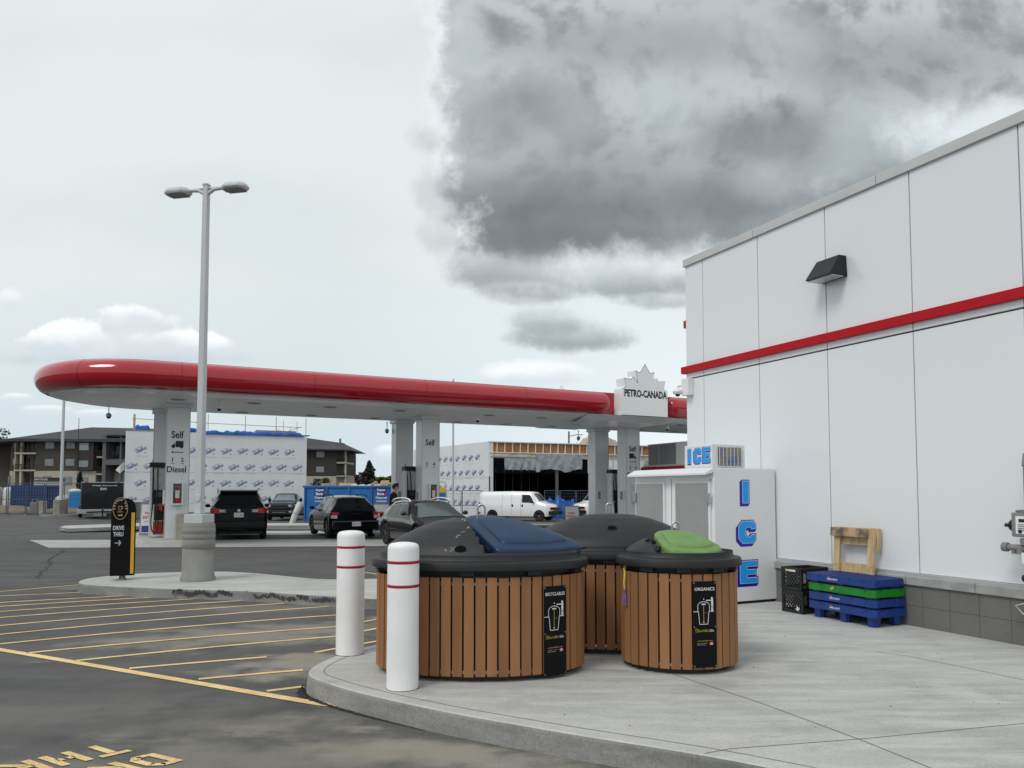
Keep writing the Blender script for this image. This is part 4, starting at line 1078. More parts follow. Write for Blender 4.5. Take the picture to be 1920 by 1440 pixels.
b1 = make_bin('waste_silo', 'wide slatted waste bin with a dark blue flap lid and a RECYCLABLES plate', (-.27, 6.45), .87, .53, 1.0, lidA, M['lid_blue'], ('RECYCLABLES', .215, .03, .735, radians(-46)),
              hoop=(.0, .14), pocket=[(-.14, -.478, 1.0)])
sf = MB()                                                   # pale scrapes on the black dome
for k in range(60):
    u_ = random.random(); x = (-.19+.11*u_) if k % 2 else (-.27+.09*u_); y = (-.395+.025*random.random()+.1*u_) if k % 2 else (-.475+.02*random.random())
    rho = sqrt((x/.852)**2+(y/.512)**2); z = dome_z(rho, 1.0)-.15
    sf.tube([(x, y, z+.0005), (x+random.uniform(.004, .016), y+random.uniform(-.005, .005), z+.001-random.uniform(0, .002))], random.uniform(.0006, .0018), 5, 0)
sf.build('scrape_marks', M['scuff'], b1)
b2 = make_bin('waste_silo', 'slatted waste bin farthest back, its lid turned away so only the black dome shows', (.975, 7.45), .87, .53, .98, None, None, None, hoop=(.01, .12), pocket=[(-.03, -.37, 1.0)])
lidB = dict(plane=[(-.185, .10, 1.225), (-.150, -.27, 1.115), (.30, -.20, 1.110)],
            poly=[(-.195, .11), (-.12, .20), (.05, .22), (.22, .12), (.345, -.10), (.33, -.20), (.18, -.295), (-.12, -.29), (-.175, -.20)], bulge=.034, hinges=[(-.215, .03), (-.185, -.14)], hrot=radians(-5), hs=.62, gap=.05, cut=.075,
            handle=[(.20, -.285), (.36, -.20)], r=.05)
b3 = make_bin('waste_silo', 'small slatted waste bin with a light green flap lid and an ORGANICS plate', (1.45, 6.56), .485, .40, .56, lidB, M['lid_green'], ('ORGANICS', .205, .065, .76, radians(-76)),
              hoop=(.02, .17), pocket=[(-.285, -.12, .62)])
rb_ = thing('ribbon', 'yellow and purple cloth ribbon hanging from the rim of the small bin', 'ribbon', (.958, 6.43, .15))
b = MB(); P = [(.0, 0, .84), (.006, -.012, .80), (-.002, -.014, .72), (.002, -.012, .66)]
b.tube(P, .011, 6, 0); b.tube([(.0, 0, .85), (.012, -.005, .86), (.02, 0, .84)], .012, 6, 0); b.build('yellow_end', M['ribbon_y'], rb_)
b = MB(); b.tube([(.002, -.012, .66), (-.006, -.014, .60), (-.010, -.013, .535)], .010, 6, 0, r1=.013); b.tube([(.003, -.010, .66), (.008, -.014, .60), (.010, -.011, .525)], .008, 6, 0, r1=.014); b.build('purple_end', M['ribbon_p'], rb_)

# ------------------------------------------------------------------ bollards
def bollard(label, x, y, r, h):
    t = thing('bollard', label, 'bollard', (x, y, .15), random.uniform(0, 6), 'white bollards with red bands')
    b = MB(); b.lathe([(r, .0), (r*.99, h-.05), (r*.97, h-.03), (r*.90, h-.013), (r*.74, h-.003), (r*.4, h+.004), (0.001, h+.006)], 40, 0, caps=False); b.build('sleeve', M['bollard_white'], t)
    for z in (h-.155, h-.335 if r > .11 else h-.33):
        b = MB(); b.lathe([(r*1.004, z), (r*1.012, z+.002), (r*1.012, z+.020), (r*1.004, z+.022)], 40, 0, caps=False); b.build('band', M['bollard_red'], t)
    b = MB(); b.lathe([(r+.004, 0), (r+.001, .004)], 32, 0, caps=False); b.build('base_gap', M['crack'], t)
bollard('taller looking white bollard in front of the wide slatted bin, nearest the camera', -.835, 5.78, .122, 1.10)
bollard('white bollard on the kerb to the left, standing clear of the slatted bins', -1.497, 6.98, .128, 1.125)

# ------------------------------------------------------------------ drive thru sign  (front faces the camera, slightly to the left)
ds = thing('drive_through_sign', 'black drive thru pylon sign with gold ringed cafe disc and yellow bar', 'sign', (*G(229, 1087, .15), .15), radians(25))
b = MB(); b.lathe([(.075, 0), (.075, .01), (.052, .012), (.045, .10)], 20, 0); b.lathe([(.012, 0), (.012, .025)], 6, 0, Matrix.Translation((.055, -.03, 0))); b.build('foot', M['meter'], ds)
b = MB(); b.box(-.185, .185, -.09, .09, .075, 1.18, 0); b.build('cabinet', M['sign_black'], ds, bevel=.004)
b = MB(); P = [(-.13, 1.182)]+[(-.13+.13*1, 0)]*0
prof = [(.02-.16*cos(q), 1.182+.19*sin(q)**.8) for q in [pi*i/16 for i in range(17)]]
Tt = Matrix(((1, 0, 0, 0), (0, 0, 1, 0), (0, 1, 0, 0), (0, 0, 0, 1)))
b.prism(prof, -.075, .075, 0, Tt); b.build('arched_top', M['sign_black'], ds, bevel=.004)
T = frame((-.05, -.1185, 1.20), (1, 0, 0), (0, 0, 1))
def ellp(rx, ry, n=48): return [(rx*cos(2*pi*i/n), ry*sin(2*pi*i/n)) for i in range(n)]
b = MB(); b.prism(ellp(.115, .19), -.028, .0, 0, T); disc = b.build('disc', M['sign_black'], ds)
b = MB(); o1 = ellp(.112, .187); o2 = ellp(.104, .178); n = 48
b.add([(p[0], p[1], .001) for p in o1]+[(p[0], p[1], .001) for p in o2], [(i, (i+1) % n, n+(i+1) % n, n+i) for i in range(n)], 0, T)
def outline(mb, pts, w, T, z=.0015):
    for p_, q_ in zip(pts[:-1], pts[1:]):
        p_ = Vector(p_); q_ = Vector(q_); d_ = (q_-p_).normalized(); n_ = Vector((-d_.y, d_.x))*w/2; p_ = p_-d_*w*.45; q_ = q_+d_*w*.45
        mb.add([(*(p_-n_), z), (*(q_-n_), z), (*(q_+n_), z), (*(p_+n_), z)], [(0, 1, 2, 3)], 0, T)
outline(b, [(-.027, .04), (-.024, -.018), (-.005, -.030), (.012, -.020), (.018, .04), (-.027, .04)], .008, T); outline(b, [(.018, .035), (.038, .028), (.034, .002), (.015, -.008)], .007, T)
outline(b, [(-.038, -.055), (.034, -.055)], .009, T)
b.build('gold_print', M['gold'], disc)
b = MB()
for i, ch in enumerate('SECOND CUP'):
    if ch == ' ': continue
    q = radians(192-204*i/9); T2 = T @ Matrix.Translation((.074*cos(q)*1.02, .015+.118*sin(q), .0015)) @ Matrix.Rotation((q-pi/2)*.62, 4, 'Z')
    b.text(ch, None, .026, 0, T2, bold=.012)
b.text('CAFÉ', .066, .028, 0, T @ Matrix.Translation((0, -.122, .0015)), bold=.012)
b.build('disc_lettering', M['ink_white'], disc)
T = frame((0, -.0905, 0), (1, 0, 0), (0, 0, 1))
b = MB(); b.text('DRIVE', .165, .072, 0, T @ Matrix.Translation((-.07, .84, .001)), bold=.012); b.text('THRU', .15, .072, 0, T @ Matrix.Translation((-.072, .735, .001)), bold=.012)
outline(b, [(-.115, .625), (-.035, .625)], .011, T, .001); outline(b, [(-.06, .665), (-.034, .625), (-.062, .585)], .011, T, .001); b.build('lettering', M['ink_white'], ds)
b = MB(); b.box(.118, .170, -.094, -.0903, .105, 1.13, 0); b.build('yellow_bar', M['sign_yellow'], ds, bevel=.002)

# ------------------------------------------------------------------ lamp posts
def lamp(label, x, y, z, top, base_h, br, heads_yaw, round_base=True, head_s=1.0):
    t = thing('lamp_post', label, 'street lamp', (x, y, z), 0, 'white parking lot lamp posts')
    b = MB()
    if round_base:
        b.lathe([(br*1.06, 0), (br*1.06, .05), (br*.985, .07), (br*.965, base_h*.56), (br*.955, base_h*.56), (br*.955, base_h*.565), (br, base_h*.575), (br, base_h*.705), (br*.97, base_h*.712), (br*.97, base_h*.728), (br, base_h*.735), (br, base_h*.80),
                 (br*.97, base_h*.81), (br*.97, base_h*.83), (br, base_h*.84), (br, base_h*.90), (br*.98, base_h*.905), (br*.975, base_h*.96), (br*.95, base_h*.99), (br*.9, base_h)], 40, 0)
    else: b.prism([(br*cos(a_), br*sin(a_)) for a_ in [pi/8+pi/4*i for i in range(8)]], 0, base_h, 0)
    b.build('concrete_base', M['conc_base'], t)
    R_ = Matrix.Rotation(heads_yaw, 4, 'Z')
    b = MB(); b.box(-.17, .17, -.17, .17, base_h+.002, base_h+.15, 0, R_); b.build('base_cover', M['white_pole'], t, bevel=.006)
    b = MB(); w0, w1 = .060*head_s, .046*head_s; 
    b.add([(sx*w0, sy*w0, base_h+.151) for sx, sy in ((-1, -1), (1, -1), (1, 1), (-1, 1))]+[(sx*w1, sy*w1, top) for sx, sy in ((-1, -1), (1, -1), (1, 1), (-1, 1))], [(3, 2, 1, 0), (4, 5, 6, 7), (0, 1, 5, 4), (1, 2, 6, 5), (2, 3, 7, 6), (3, 0, 4, 7)], 0, R_)
    b.build('pole', M['white_pole'], t, bevel=.012)
    b = MB(); b.cbox((0, 0, top+.012), (w1*2.25, w1*2.25, .03), 0, R_); b.build('pole_cap', M['white_pole'], t, bevel=.004)
    if round_base:
        b = MB(); b.lathe([(.055, 0), (.055, .006), (.045, .009)], 20, 0, R_ @ Matrix.Translation((0, -.060, base_h+.42)) @ Matrix.Rotation(pi/2, 4, 'X') @ Matrix.Diagonal((1, 1.3, 1, 1))); b.build('hand_hole_cover', M['white_pole'], t)
    for sg in (-1, 1):
        T = R_ if sg > 0 else R_ @ Matrix.Rotation(pi, 4, 'Z')
        b = MB(); b.tube([(w1*.8, 0, top-.14), (w1+.10, 0, top-.075), (w1+.24, 0, top-.065), (w1+.34, 0, top-.07)], .035*head_s, 10, 0, T, r1=.028*head_s); b.tube([(w1*.8, 0, top-.05), (w1+.2, 0, top-.055)], .022, 8, 0, T); b.build('arm', M['white_pole'], t)
        b = MB(); L0, L1, hw_ = w1+.27, w1+.27+.46*head_s, .135*head_s; zt = top-.02; zb_ = top-.125
        pl = [(L0, -.07*head_s), (L0+.10, -hw_), (L1-.10, -hw_), (L1, -.075*head_s), (L1, .075*head_s), (L1-.10, hw_), (L0+.10, hw_), (L0, .07*head_s)]
        def rg_(f, z): cx_ = (L0+L1)/2; return [(cx_+(p[0]-cx_)*f, p[1]*f, z) for p in pl]
        rr = [rg_(.90, zb_), rg_(1.0, zb_+.03), rg_(1.0, zb_+.055), rg_(.86, zt-.005), rg_(.55, zt+.018)]
        vs = [q for r_ in rr for q in r_]; fs = [(k*8+i, k*8+(i+1) % 8, (k+1)*8+(i+1) % 8, (k+1)*8+i) for k in range(4) for i in range(8)]+[list(range(8))[::-1], list(range(32, 40))]
        b.add(vs, fs, 0, T); hd = b.build('lamp_head', M['white_pole'], t, bevel=.008)
        b = MB(); b.box(L0+.07, L1-.06, -hw_*.8, hw_*.8, zb_-.006, zb_-.001, 0, T); b.build('lens', M['meter'], hd)
        b = MB()
        for k in range(7): b.box(L0+.10+k*.04*head_s, L0+.115+k*.04*head_s, -hw_*1.0, -hw_*.995, zb_+.003, zb_+.03, 0, T)
        b.build('vent_fins', M['black_metal'], hd)
    return t
lx, ly = G(364, 1090, .15)
lamp('tall white twin headed lamp post on a ribbed round concrete base', lx, ly+.15, .15, 6.75, .955, .262, radians(-12))
p_ = GG(113, 968); lamp('distant white twin headed lamp post beside the blue construction fence', p_[0], p_[1], p_[2], 9.0, 1.05, .42, radians(-5), False, 1.25)
lb = MB(); lb.box(.14, .30, -.20, -.10, 1.3, 2.6); 
far_pole = thing('light_pole', 'thin white pole behind the middle pump column, in front of the sheathed wall', 'pole', (D(849, 960, 46).x, 46, -.45))
b = MB(); b.tube([(0, 0, 0), (0, 0, 9)], .075, 10, 0, r1=.055); b.build('shaft', M['white_pole'], far_pole)

# ------------------------------------------------------------------ fuel canopy   local x = a (along), y = b (away)
CT = radians(27)
CA = Vector((cos(CT), sin(CT), 0)); CB = Vector((-sin(CT), cos(CT), 0))
def CW(a, b_, z=0.0): return tuple(CA*a+CB*b_+Vector((0, 0, z)))
BN, BF, A0, A1 = 23.16, 28.80, .60, 27.0
RR = (BF-BN)/2; BC = (BN+BF)/2
can = thing('fuel_canopy', 'long low petrol station canopy with rounded red fascia and white paired columns', 'canopy', (0, 0, 0), CT)
def path(off, nseg=40, a1=A1):
    """stadium outline offset outward by off: list of (a,b,na,nb) from near right, round the left end, to far right"""
    P = [(a1-(a1-A0)*i/20, BN-off, 0, -1) for i in range(20)]
    P += [(A0-(RR+off)*sin(q), BC-(RR+off)*cos(q), -sin(q), -cos(q)) for q in [pi*i/nseg for i in range(nseg+1)]]
    P += [(A0+(a1-A0)*i/20, BF+off, 0, 1) for i in range(1, 21)]
    return P
SG0, SG1 = 15.98, 18.32        # the sign sits between
ZC, RT = 4.90, .40
def tube_piece(lst):
    mb = MB(); NS = 20; vs = []
    for (a, b_, na, nb, sc) in lst:
        for k in range(NS+1):
            q = -pi/2+pi*k/NS; o_ = RT*1.05*cos(q)*sc; vs.append((a+na*o_, b_+nb*o_, ZC+RT*sin(q)*(.25+.75*sc if sc < 1 else 1)))
    n = NS+1
    fs = [(i*n+k, i*n+k+1, (i+1)*n+k+1, (i+1)*n+k) for i in range(len(lst)-1) for k in range(NS)]
    mb.add(vs, fs, 0, None, True); return mb
def with_caps(P, cap0, cap1):
    out = []
    c = [(sin(pi/2*i/8), .42*(1-cos(pi/2*i/8))) for i in range(9)]
    if cap0:
        a, b_, na, nb = P[0]; da = Vector((P[0][0]-P[1][0], P[0][1]-P[1][1])).normalized()
        for i in range(8): f = i/8; out.append((a+da.x*.40*(1-f), b_+da.y*.40*(1-f), na, nb, sqrt(max(0, 1-(1-f)**2))))
    out += [(*p, 1.0) for p in P]
    if cap1:
        a, b_, na, nb = P[-1]; da = Vector((P[-1][0]-P[-2][0], P[-1][1]-P[-2][1])).normalized()
        for i in range(7, -1, -1): f = i/8; out.append((a+da.x*.40*(1-f), b_+da.y*.40*(1-f), na, nb, sqrt(max(0, 1-(1-f)**2))))
    return out
PT = path(0)
left = [(SG0-.55, BN, 0, -1)]+[p for p in PT if p[0] < SG0-.6]+[(SG0-.55, BF, 0, 1)]
tube_piece(with_caps(left, True, True)).build('fascia_tube', M['red_gloss'], can)
tube_piece(with_caps([(SG1+.6+i*.9, BN, 0, -1) for i in range(9)], True, False)).build('fascia_tube', M['red_gloss'], can)
tube_piece(with_caps([(SG1+.6+i*.9, BF, 0, 1) for i in range(9)], True, False)).build('fascia_tube', M['red_gloss'], can)
b = MB()                                                     # flat red wall behind the tubes
P = path(-.015)
vs = [(p[0], p[1], z) for p in P for z in (4.50, 5.32)]
b.add(vs, [(2*i, 2*i+1, 2*i+3, 2*i+2) for i in range(len(P)-1)], 0, None, True)
b.build('fascia_board', M['red_gloss'], can)
b = MB()                                                     # seams in the tube
for (i0, a_) in enumerate((1.2, 4.9, 8.5, 12.2)):
    vs = []
    for k in range(21):
        q = -pi/2+pi*k/20
        for d in (-.008, .008): vs.append((a_+d, BN-RT*1.052*cos(q), ZC+(RT+.002)*sin(q)))
    b.add(vs, [(2*k, 2*k+1, 2*k+3, 2*k+2) for k in range(20)], 0)
q0 = radians(38)
vs = []
for k in range(21):
    q = -pi/2+pi*k/20; r_ = RR+RT*1.052*cos(q)
    for d in (-.003, .003): vs.append((A0-r_*sin(q0+d), BC-r_*cos(q0+d), ZC+(RT+.002)*sin(q)))
b.add(vs, [(2*k, 2*k+1, 2*k+3, 2*k+2) for k in range(20)], 0)
b.build('fascia_seam', mat('red_seam', (.12, .004, .01), .4), can)
# trim, cove and soffit
def strip(mb, offs):
    """rings at (offset, z)"""
    R_ = [path(o_) for o_, z in offs]; n = len(R_[0]); vs = []
    for (o_, z), P in zip(offs, R_): vs += [(p[0], p[1], z) for p in P]
    mb.add(vs, [(k*n+i, k*n+i+1, (k+1)*n+i+1, (k+1)*n+i) for k in range(len(offs)-1) for i in range(n-1)], 0, None, True)
b = MB(); strip(b, [(-.02, 4.50), (.02, 4.485), (-.02, 4.475), (-.10, 4.47), (-.14, 4.455)]); b.build('edge_trim', M['white_paint'], can)
b = MB(); strip(b, [(-.14, 4.455), (-.42, 4.41)]); b.build('cove', M['col_panel'], can)
msf = mat('soffit', (.76, .78, .79), .35)
nt = msf.node_tree; tc = nt.nodes['Texture Coordinate'] if 'Texture Coordinate' in nt.nodes else nt.nodes.new('ShaderNodeTexCoord')
wv = nt.nodes.new('ShaderNodeTexWave'); wv.bands_direction = 'Y'; wv.wave_profile = 'SAW'; wv.inputs['Scale'].default_value = 1.0/(.15*2*pi)*pi*.318*3.1
nt.links.new(tc.outputs['Object'], wv.inputs['Vector']); bp = nt.nodes.new('ShaderNodeBump'); bp.inputs['Strength'].default_value = .9; bp.inputs['Distance'].default_value = .02
nt.links.new(wv.outputs['Fac'], bp.inputs['Height']); nt.links.new(bp.outputs[0], nt.nodes['Principled BSDF'].inputs['Normal'])
b = MB(); P = [(p[0], p[1]) for p in path(-.42)]; b.add([(x, y, 4.41) for x, y in P], [list(range(len(P)))], 0); b.build('soffit', msf, can)
b = MB(); P = [(p[0], p[1]) for p in path(-.03)]; b.add([(x, y, 5.18) for x, y in P], [list(range(len(P)))[::-1]], 0); b.build('roof_deck', M['white_paint'], can)
for a_ in (1.2, 3.4, 5.8, 8.2, 11.6, 13.8, 16.0, 20.5, 22.6):
    for b_ in (24.6, 27.6):
        q = MB(); q.lathe([(.26, 4.400), (.26, 4.408)], 20, 0, Matrix.Translation((a_, b_, 0))); q.lathe([(.21, 4.394), (.21, 4.399)], 20, 1, Matrix.Translation((a_, b_, 0))); q.build('recessed_light', [M['white_paint'], M['meter']], can)
# columns
COLS = [(1.29, .98), (9.76, 9.46), (18.84, 18.66)]
SGN = [('Self', True, '1', '2', -1), ('Self', False, '3', '4', 0), ('Self', True, '5', '6', 1)]
NB_, FB_ = 25.72, 27.78
for ci, ((an, af), (sf_, diesel, n1, n2, tdir)) in enumerate(zip(COLS, SGN)):
    for (ac, b0, dep, near) in ((an, NB_, .68, True), (af, FB_, .62, False)):
        c = MB(); c.box(ac-.335, ac+.335, b0, b0+dep, .15, 4.28, 0)
        o = c.build('column', M['col_panel'], can, bevel=.012)
        c = MB(); c.box(ac-.40, ac+.40, b0-.05, b0+dep+.05, 4.281, 4.409, 0)
        c.build('column_cap', M['col_panel'], o, bevel=.01)
        c = MB()
        for x in (-.345, .335): c.box(ac+x, ac+x+.010, b0-.006, b0+.03, .18, 4.27, 0)
        c.build('corner_trim', M['galv'], o)
        if near:
            T = frame((ac, b0-.003, 0), (1, 0, 0), (0, 0, 1)); L_ = MB()
            L_.text('Self', .36, .23, 0, T @ Matrix.Translation((-.02, 3.30, 0)), bold=.014)
            if diesel:
                L_.text('Diesel', .55, .20, 0, T @ Matrix.Translation((-.03, 2.22, 0)), bold=.014)
                s_ = 1 if tdir < 0 else -1; TK = T @ Matrix.Translation((-.02, 2.98, 0)) @ Matrix.Diagonal((s_, 1, 1, 1))
                K = lambda pts: L_.add([(p[0], p[1], 0) for p in pts], [list(range(len(pts))) if s_ > 0 else list(range(len(pts)))[::-1]], 0, TK)
                K([(-.055, .035), (.175, .035), (.175, .235), (-.055, .235)]); K([(-.175, .035), (-.065, .035), (-.065, .15), (-.11, .15), (-.14, .10), (-.175, .09)])
                for wx in (-.12, .12): K([(wx+.032*cos(q), .03+.032*sin(q)) for q in [2*pi*i/16 for i in range(16)]])
                TK2 = T @ Matrix.Translation((-.02, 2.86, 0)) @ Matrix.Diagonal((s_, 1, 1, 1)); 
                for P in ([(-.13, -.012), (.175, -.012), (.175, .012), (-.13, .012)], [(-.18, 0), (-.12, -.035), (-.12, .035)]): L_.add([(p[0], p[1], .0) for p in P], [list(range(len(P)))], 0, TK2)
            zn = 2.56
            L_.text(n1, None, .13, 0, T @ Matrix.Translation((-.15, zn, 0)), bold=.014); L_.text(n2, None, .13, 0, T @ Matrix.Translation((.13, zn, 0)), bold=.014)
            for (x, s2) in ((-.15, 1), (.13, -1)):
                TK3 = T @ Matrix.Translation((x, zn-.055, 0)) @ Matrix.Diagonal((s2, 1, 1, 1))
                for P in ([(-.02, -.007), (.045, -.007), (.045, .007), (-.02, .007)], [(-.045, 0), (-.015, -.018), (-.015, .018)]): L_.add([(p[0], p[1], 0) for p in P], [list(range(len(P)))], 0, TK3)
            L_.build('lettering', M['ink_black'], o)
# maple leaf signs
LF = [(-1.05, 0), (1.05, 0), (1.05, .98), (.93, 1.06), (.89, 1.12), (.96, 1.50), (.64, 1.47), (.56, 1.62), (.36, 1.35), (.44, 1.92), (.28, 1.84), (.22, 1.86), (0, 2.28), (-.22, 1.86), (-.28, 1.84), (-.44, 1.92), (-.36, 1.35), (-.56, 1.62), (-.64, 1.47), (-.96, 1.50), (-.89, 1.12), (-.93, 1.06), (-1.05, .98)]
LF = [(x, y if y <= 1 else .98+(y-.98)*.76) for x, y in LF]
for si, (yb_, ya_, lab) in enumerate(((BN-.52, (1, 0, 0), 1), (BF+.52, (-1, 0, 0), 0))):
    T = frame(((SG0+SG1)/2+.02, yb_, 4.46), ya_, (0, 0, 1)); sn = MB()
    n = len(LF); sn.prism(LF, -.55, 0, 0, T); so_ = sn.build('leaf_sign', M['col_panel'], can)
    oo = offset_poly(LF, .0); ii = offset_poly(LF, .022); e = MB()
    e.add([(p[0], p[1], .001) for p in oo]+[(p[0], p[1], .001) for p in ii], [(i, (i+1) % n, n+(i+1) % n, n+i) for i in range(9, n-1)], 0, T); e.build('sign_edge', M['meter'], so_)
    e = MB(); e.text('PETRO-CANADA', 1.98, .285, 0, T @ Matrix.Translation((.03, .68, .002)), bold=.028); e.build('lettering', M['ink_black'], so_)
b = MB()                                                     # flared white collar under the sign
a0, a1 = SG0-.15, SG1+.25
b.add([(a0-.9, BN-.02, 4.47), (a0, BN-.50, 4.44), (a1, BN-.50, 4.44), (a1+.7, BN-.02, 4.47), (a0-.9, BN+.5, 4.36), (a0, BN+.2, 4.28), (a1, BN+.2, 4.28), (a1+.7, BN+.5, 4.36), (a0-.2, BN-.02, 4.475), (a1+.2, BN-.02, 4.475)],
      [(0, 1, 5, 4), (1, 2, 6, 5), (2, 3, 7, 6), (0, 8, 1), (8, 9, 2, 1), (9, 3, 2)], 0)
b.add([(a0-.9, BN+.5, 4.36), (a0, BN+.2, 4.28), (a1, BN+.2, 4.28), (a1+.7, BN+.5, 4.36), (a1+.3, BN+2.2, 4.28), (a0-.3, BN+2.2, 4.28)], [(0, 1, 5), (1, 2, 4, 5), (2, 3, 4)], 0)
b.build('sign_collar', M['col_panel'], can)
for k, (ca_, cb_, zz, lab) in enumerate(((-.7, 27.3, 4.41, "hanging dome camera left of the first pump column"), (2.35, 24.4, 4.41, "dome camera under the canopy close to the lamp post"), (9.0, 28.6, 4.36, "hanging dome camera left of the middle pump column"),
                                    (11.0, 24.3, 4.41, "dome camera under the canopy right of the middle column"), (18.0, 28.7, 4.36, "hanging dome camera just left of the right pump column"), (19.45, 24.2, 4.41, "dome camera under the canopy right of the leaf sign"))):
    t = thing('dome_camera', lab, 'camera', CW(ca_, cb_, zz), 0, 'dome cameras under the canopy')
    b = MB(); dz = -.28 if k % 2 == 0 else -.16
    b.lathe([(.05, 0), (.05, -.02), (.015, -.03), (.015, dz)], 12, 0); b.build('stem', M['white_paint'], t)
    b = MB(); b.lathe([(.02, dz+.03), (.07, dz), (.085, dz-.06), (.085, dz-.09)], 14, 0); b.build('hood', M['galv'] if k % 2 == 0 else M['white_paint'], t)
    b = MB(); b.sphere((0, 0, dz-.10), .065, 0); b.build('dome', M['glass_dark'], t)

# ------------------------------------------------------------------ pump islands, pumps and their furniture
for ci, (an, af) in enumerate(COLS):
    P = []
    for (x, y) in ((an-1.05, 24.95), (an-.75, 24.60), (an+.8, 24.60), (an+1.05, 24.95), (af+1.05, 28.9), (af+.75, 29.25), (af-.8, 29.25), (af-1.05, 28.9)):
        q = CW(x, y); P.append((q[0], q[1]))
    P = [tuple(p[:2]) for p in smooth_closed(P, 1)]
    o = curbed('pump_island', P, .15, [M['concrete_far'], M['concrete_far']], z0=-.25); struct(o)
LP = ["fuel pump with looping black hoses, its side seen end-on beside the first column", "fuel pump the person in black is using at the middle column", "fuel pump at the right column behind the farthest waste bin"]
for ci, (an, af) in enumerate(COLS):
    pa = af+(-.10 if ci == 0 else -.02 if ci == 1 else .05)
    t = thing('fuel_pump', LP[ci], 'fuel pump', CW(pa, 26.62, .15), CT, 'fuel pumps under the canopy')
    hw_ = .31; b = MB()
    for sx in (-1, 1): b.box(sx*hw_-.035, sx*hw_+.035, 0, .34, .05, 2.25, 0)
    b.box(-hw_+.036, hw_-.036, .10, .34, 1.05, 2.25, 0); b.build('frame', M['pump_grey'], t, bevel=.01)
    b = MB(); b.box(-hw_-.05, hw_+.05, -.02, .38, 2.251, 2.41, 0); hd = b.build('header', M['black_metal'], t, bevel=.01)
    b = MB(); T = frame((0, -.0215, 2.30), (1, 0, 0), (0, 0, 1)); b.text('870' if ci else '0', .17 if ci else None, .085, 0, T @ Matrix.Translation((.13, 0, .001)), bold=.01); b.build('display_digits', M['ink_white'], hd)
    b = MB(); b.box(-hw_+.04, hw_-.04, -.01, .33, .03, 1.04, 0); b.build('cabinet', M['white_paint'], t, bevel=.01)
    b = MB(); b.box(-hw_+.06, hw_-.06, .04, .099, 1.06, 1.52, 0); b.box(-hw_+.10, hw_-.14, -.03, -.011, .55, 1.0, 0); b.build('control_panel', M['black_metal'], t, bevel=.006)
    b = MB(); b.box(-.16, .02, .025, .038, 1.30, 1.46, 0); b.build('screen', M['glass_win'], t)
    b = MB(); b.box(.08, .20, .01, .038, 1.12, 1.44, 0); b.build('price_panel', mat('pump_red', (.40, .02, .02), .4), t)
    b = MB(); b.box(.06, .19, .07, .098, 1.60, 1.78, 0); b.build('notice', M['paper'], t)
    if ci != 1:
        b = MB(); b.box(-hw_+.08, hw_-.08, -.022, -.0115, .10, .52, 0); b.build('red_skirt', mat('skirt_red', (.45, .03, .02), .5), t)
    for k, hx in enumerate((-.25, -.12, .24)):
        b = MB(); y0 = -.05
        P = [(hx, .12, 2.25), (hx, .02, 2.0), (hx+.01, -.02, 1.5), (hx, -.05, 1.05), (hx-.05, y0-.10, .55), (hx-.02, y0-.16, .22), (hx+.08, y0-.16, .14), (hx+.16, y0-.12, .26), (hx+.17, y0-.06, .55), (hx+.13, y0-.03, .86)]
        P = smooth_open(P, 2); b.tube(P, .019, 7, 0); hs_ = b.build('hose', M['rubber'], t)
        b = MB(); b.tube([(hx+.13, y0-.03, .84), (hx+.12, y0-.05, .95), (hx+.10, y0-.07, 1.04), (hx+.06, y0-.06, 1.10)], .040, 8, 0, r1=.018); b.cbox((hx+.10, y0-.05, .98), (.10, .12, .20), 0)
        b.build('nozzle', M['rubber'] if k != 1 else mat('noz_red'+str(ci), (.35, .02, .02), .5), t)
    b = MB(); b.tube([(-.28, .2, 2.41), (-.28, .2, 2.47), (-.24, .2, 2.5)], .012, 6, 0); b.build('hose_spring', M['rubber'], t)
    # towel / squeegee boxes on the column edges
    for (xx, bb_, an_) in ((af-.335+.02, FB_-.02, 0), (an-.335, NB_+.30, 1)):
        t2 = thing('towel_box', ("small white framed paper towel box on the %s column of the %s pump" % (("far", "near")[an_], ("left", "middle", "right")[ci])), 'dispenser', CW(xx, bb_, 1.45), CT, 'paper towel boxes on the pump columns')
        b = MB()
        if an_ == 0: b.box(0, .20, -.06, 0, -.22, .22, 0); b.build('case', M['ice_white'], t2, bevel=.008); b = MB(); b.box(.035, .165, -.066, -.061, -.17, .17, 0); b.build('window', M['grey_screen'], t2)
        else: b.box(-.06, 0, -.14, .14, -.22, .22, 0); b.build('case', M['ice_white'], t2, bevel=.008); b = MB(); b.box(-.066, -.061, -.10, .10, -.17, .17, 0); b.build('window', M['grey_screen'], t2)
    # fire extinguisher cabinet on the near face
    t3 = thing('extinguisher_cabinet', "white fire extinguisher cabinet on the front of the %s column" % ("left", "middle", "right")[ci], 'cabinet', CW(an+(.0 if ci == 0 else .06), NB_-.002, 1.20), CT, 'fire extinguisher cabinets')
    b = MB()
    for (x0, x1, z0, z1) in ((-.17, -.125, 0, .72), (.125, .17, 0, .72), (-.125, .125, 0, .05), (-.125, .125, .67, .72)): b.box(x0, x1, -.20, 0, z0, z1, 0)
    b.build('case', M['ice_white'], t3, bevel=.006)
    b = MB(); b.box(-.125, .125, -.03, -.004, .05, .67, 0); b.build('back', M['grey_screen'], t3)
    b = MB(); b.lathe([(.06, .06), (.065, .08), (.065, .42), (.03, .48), (.02, .52)], 14, 0, Matrix.Translation((0, -.10, 0))); b.cbox((0, -.10, .545), (.11, .04, .03), 0); b.build('extinguisher', M['ink_red'], t3)
    b = MB(); b.box(-.06, .06, -.172, -.168, .22, .46, 0); b.build('instruction_label', M['paper'], t3)
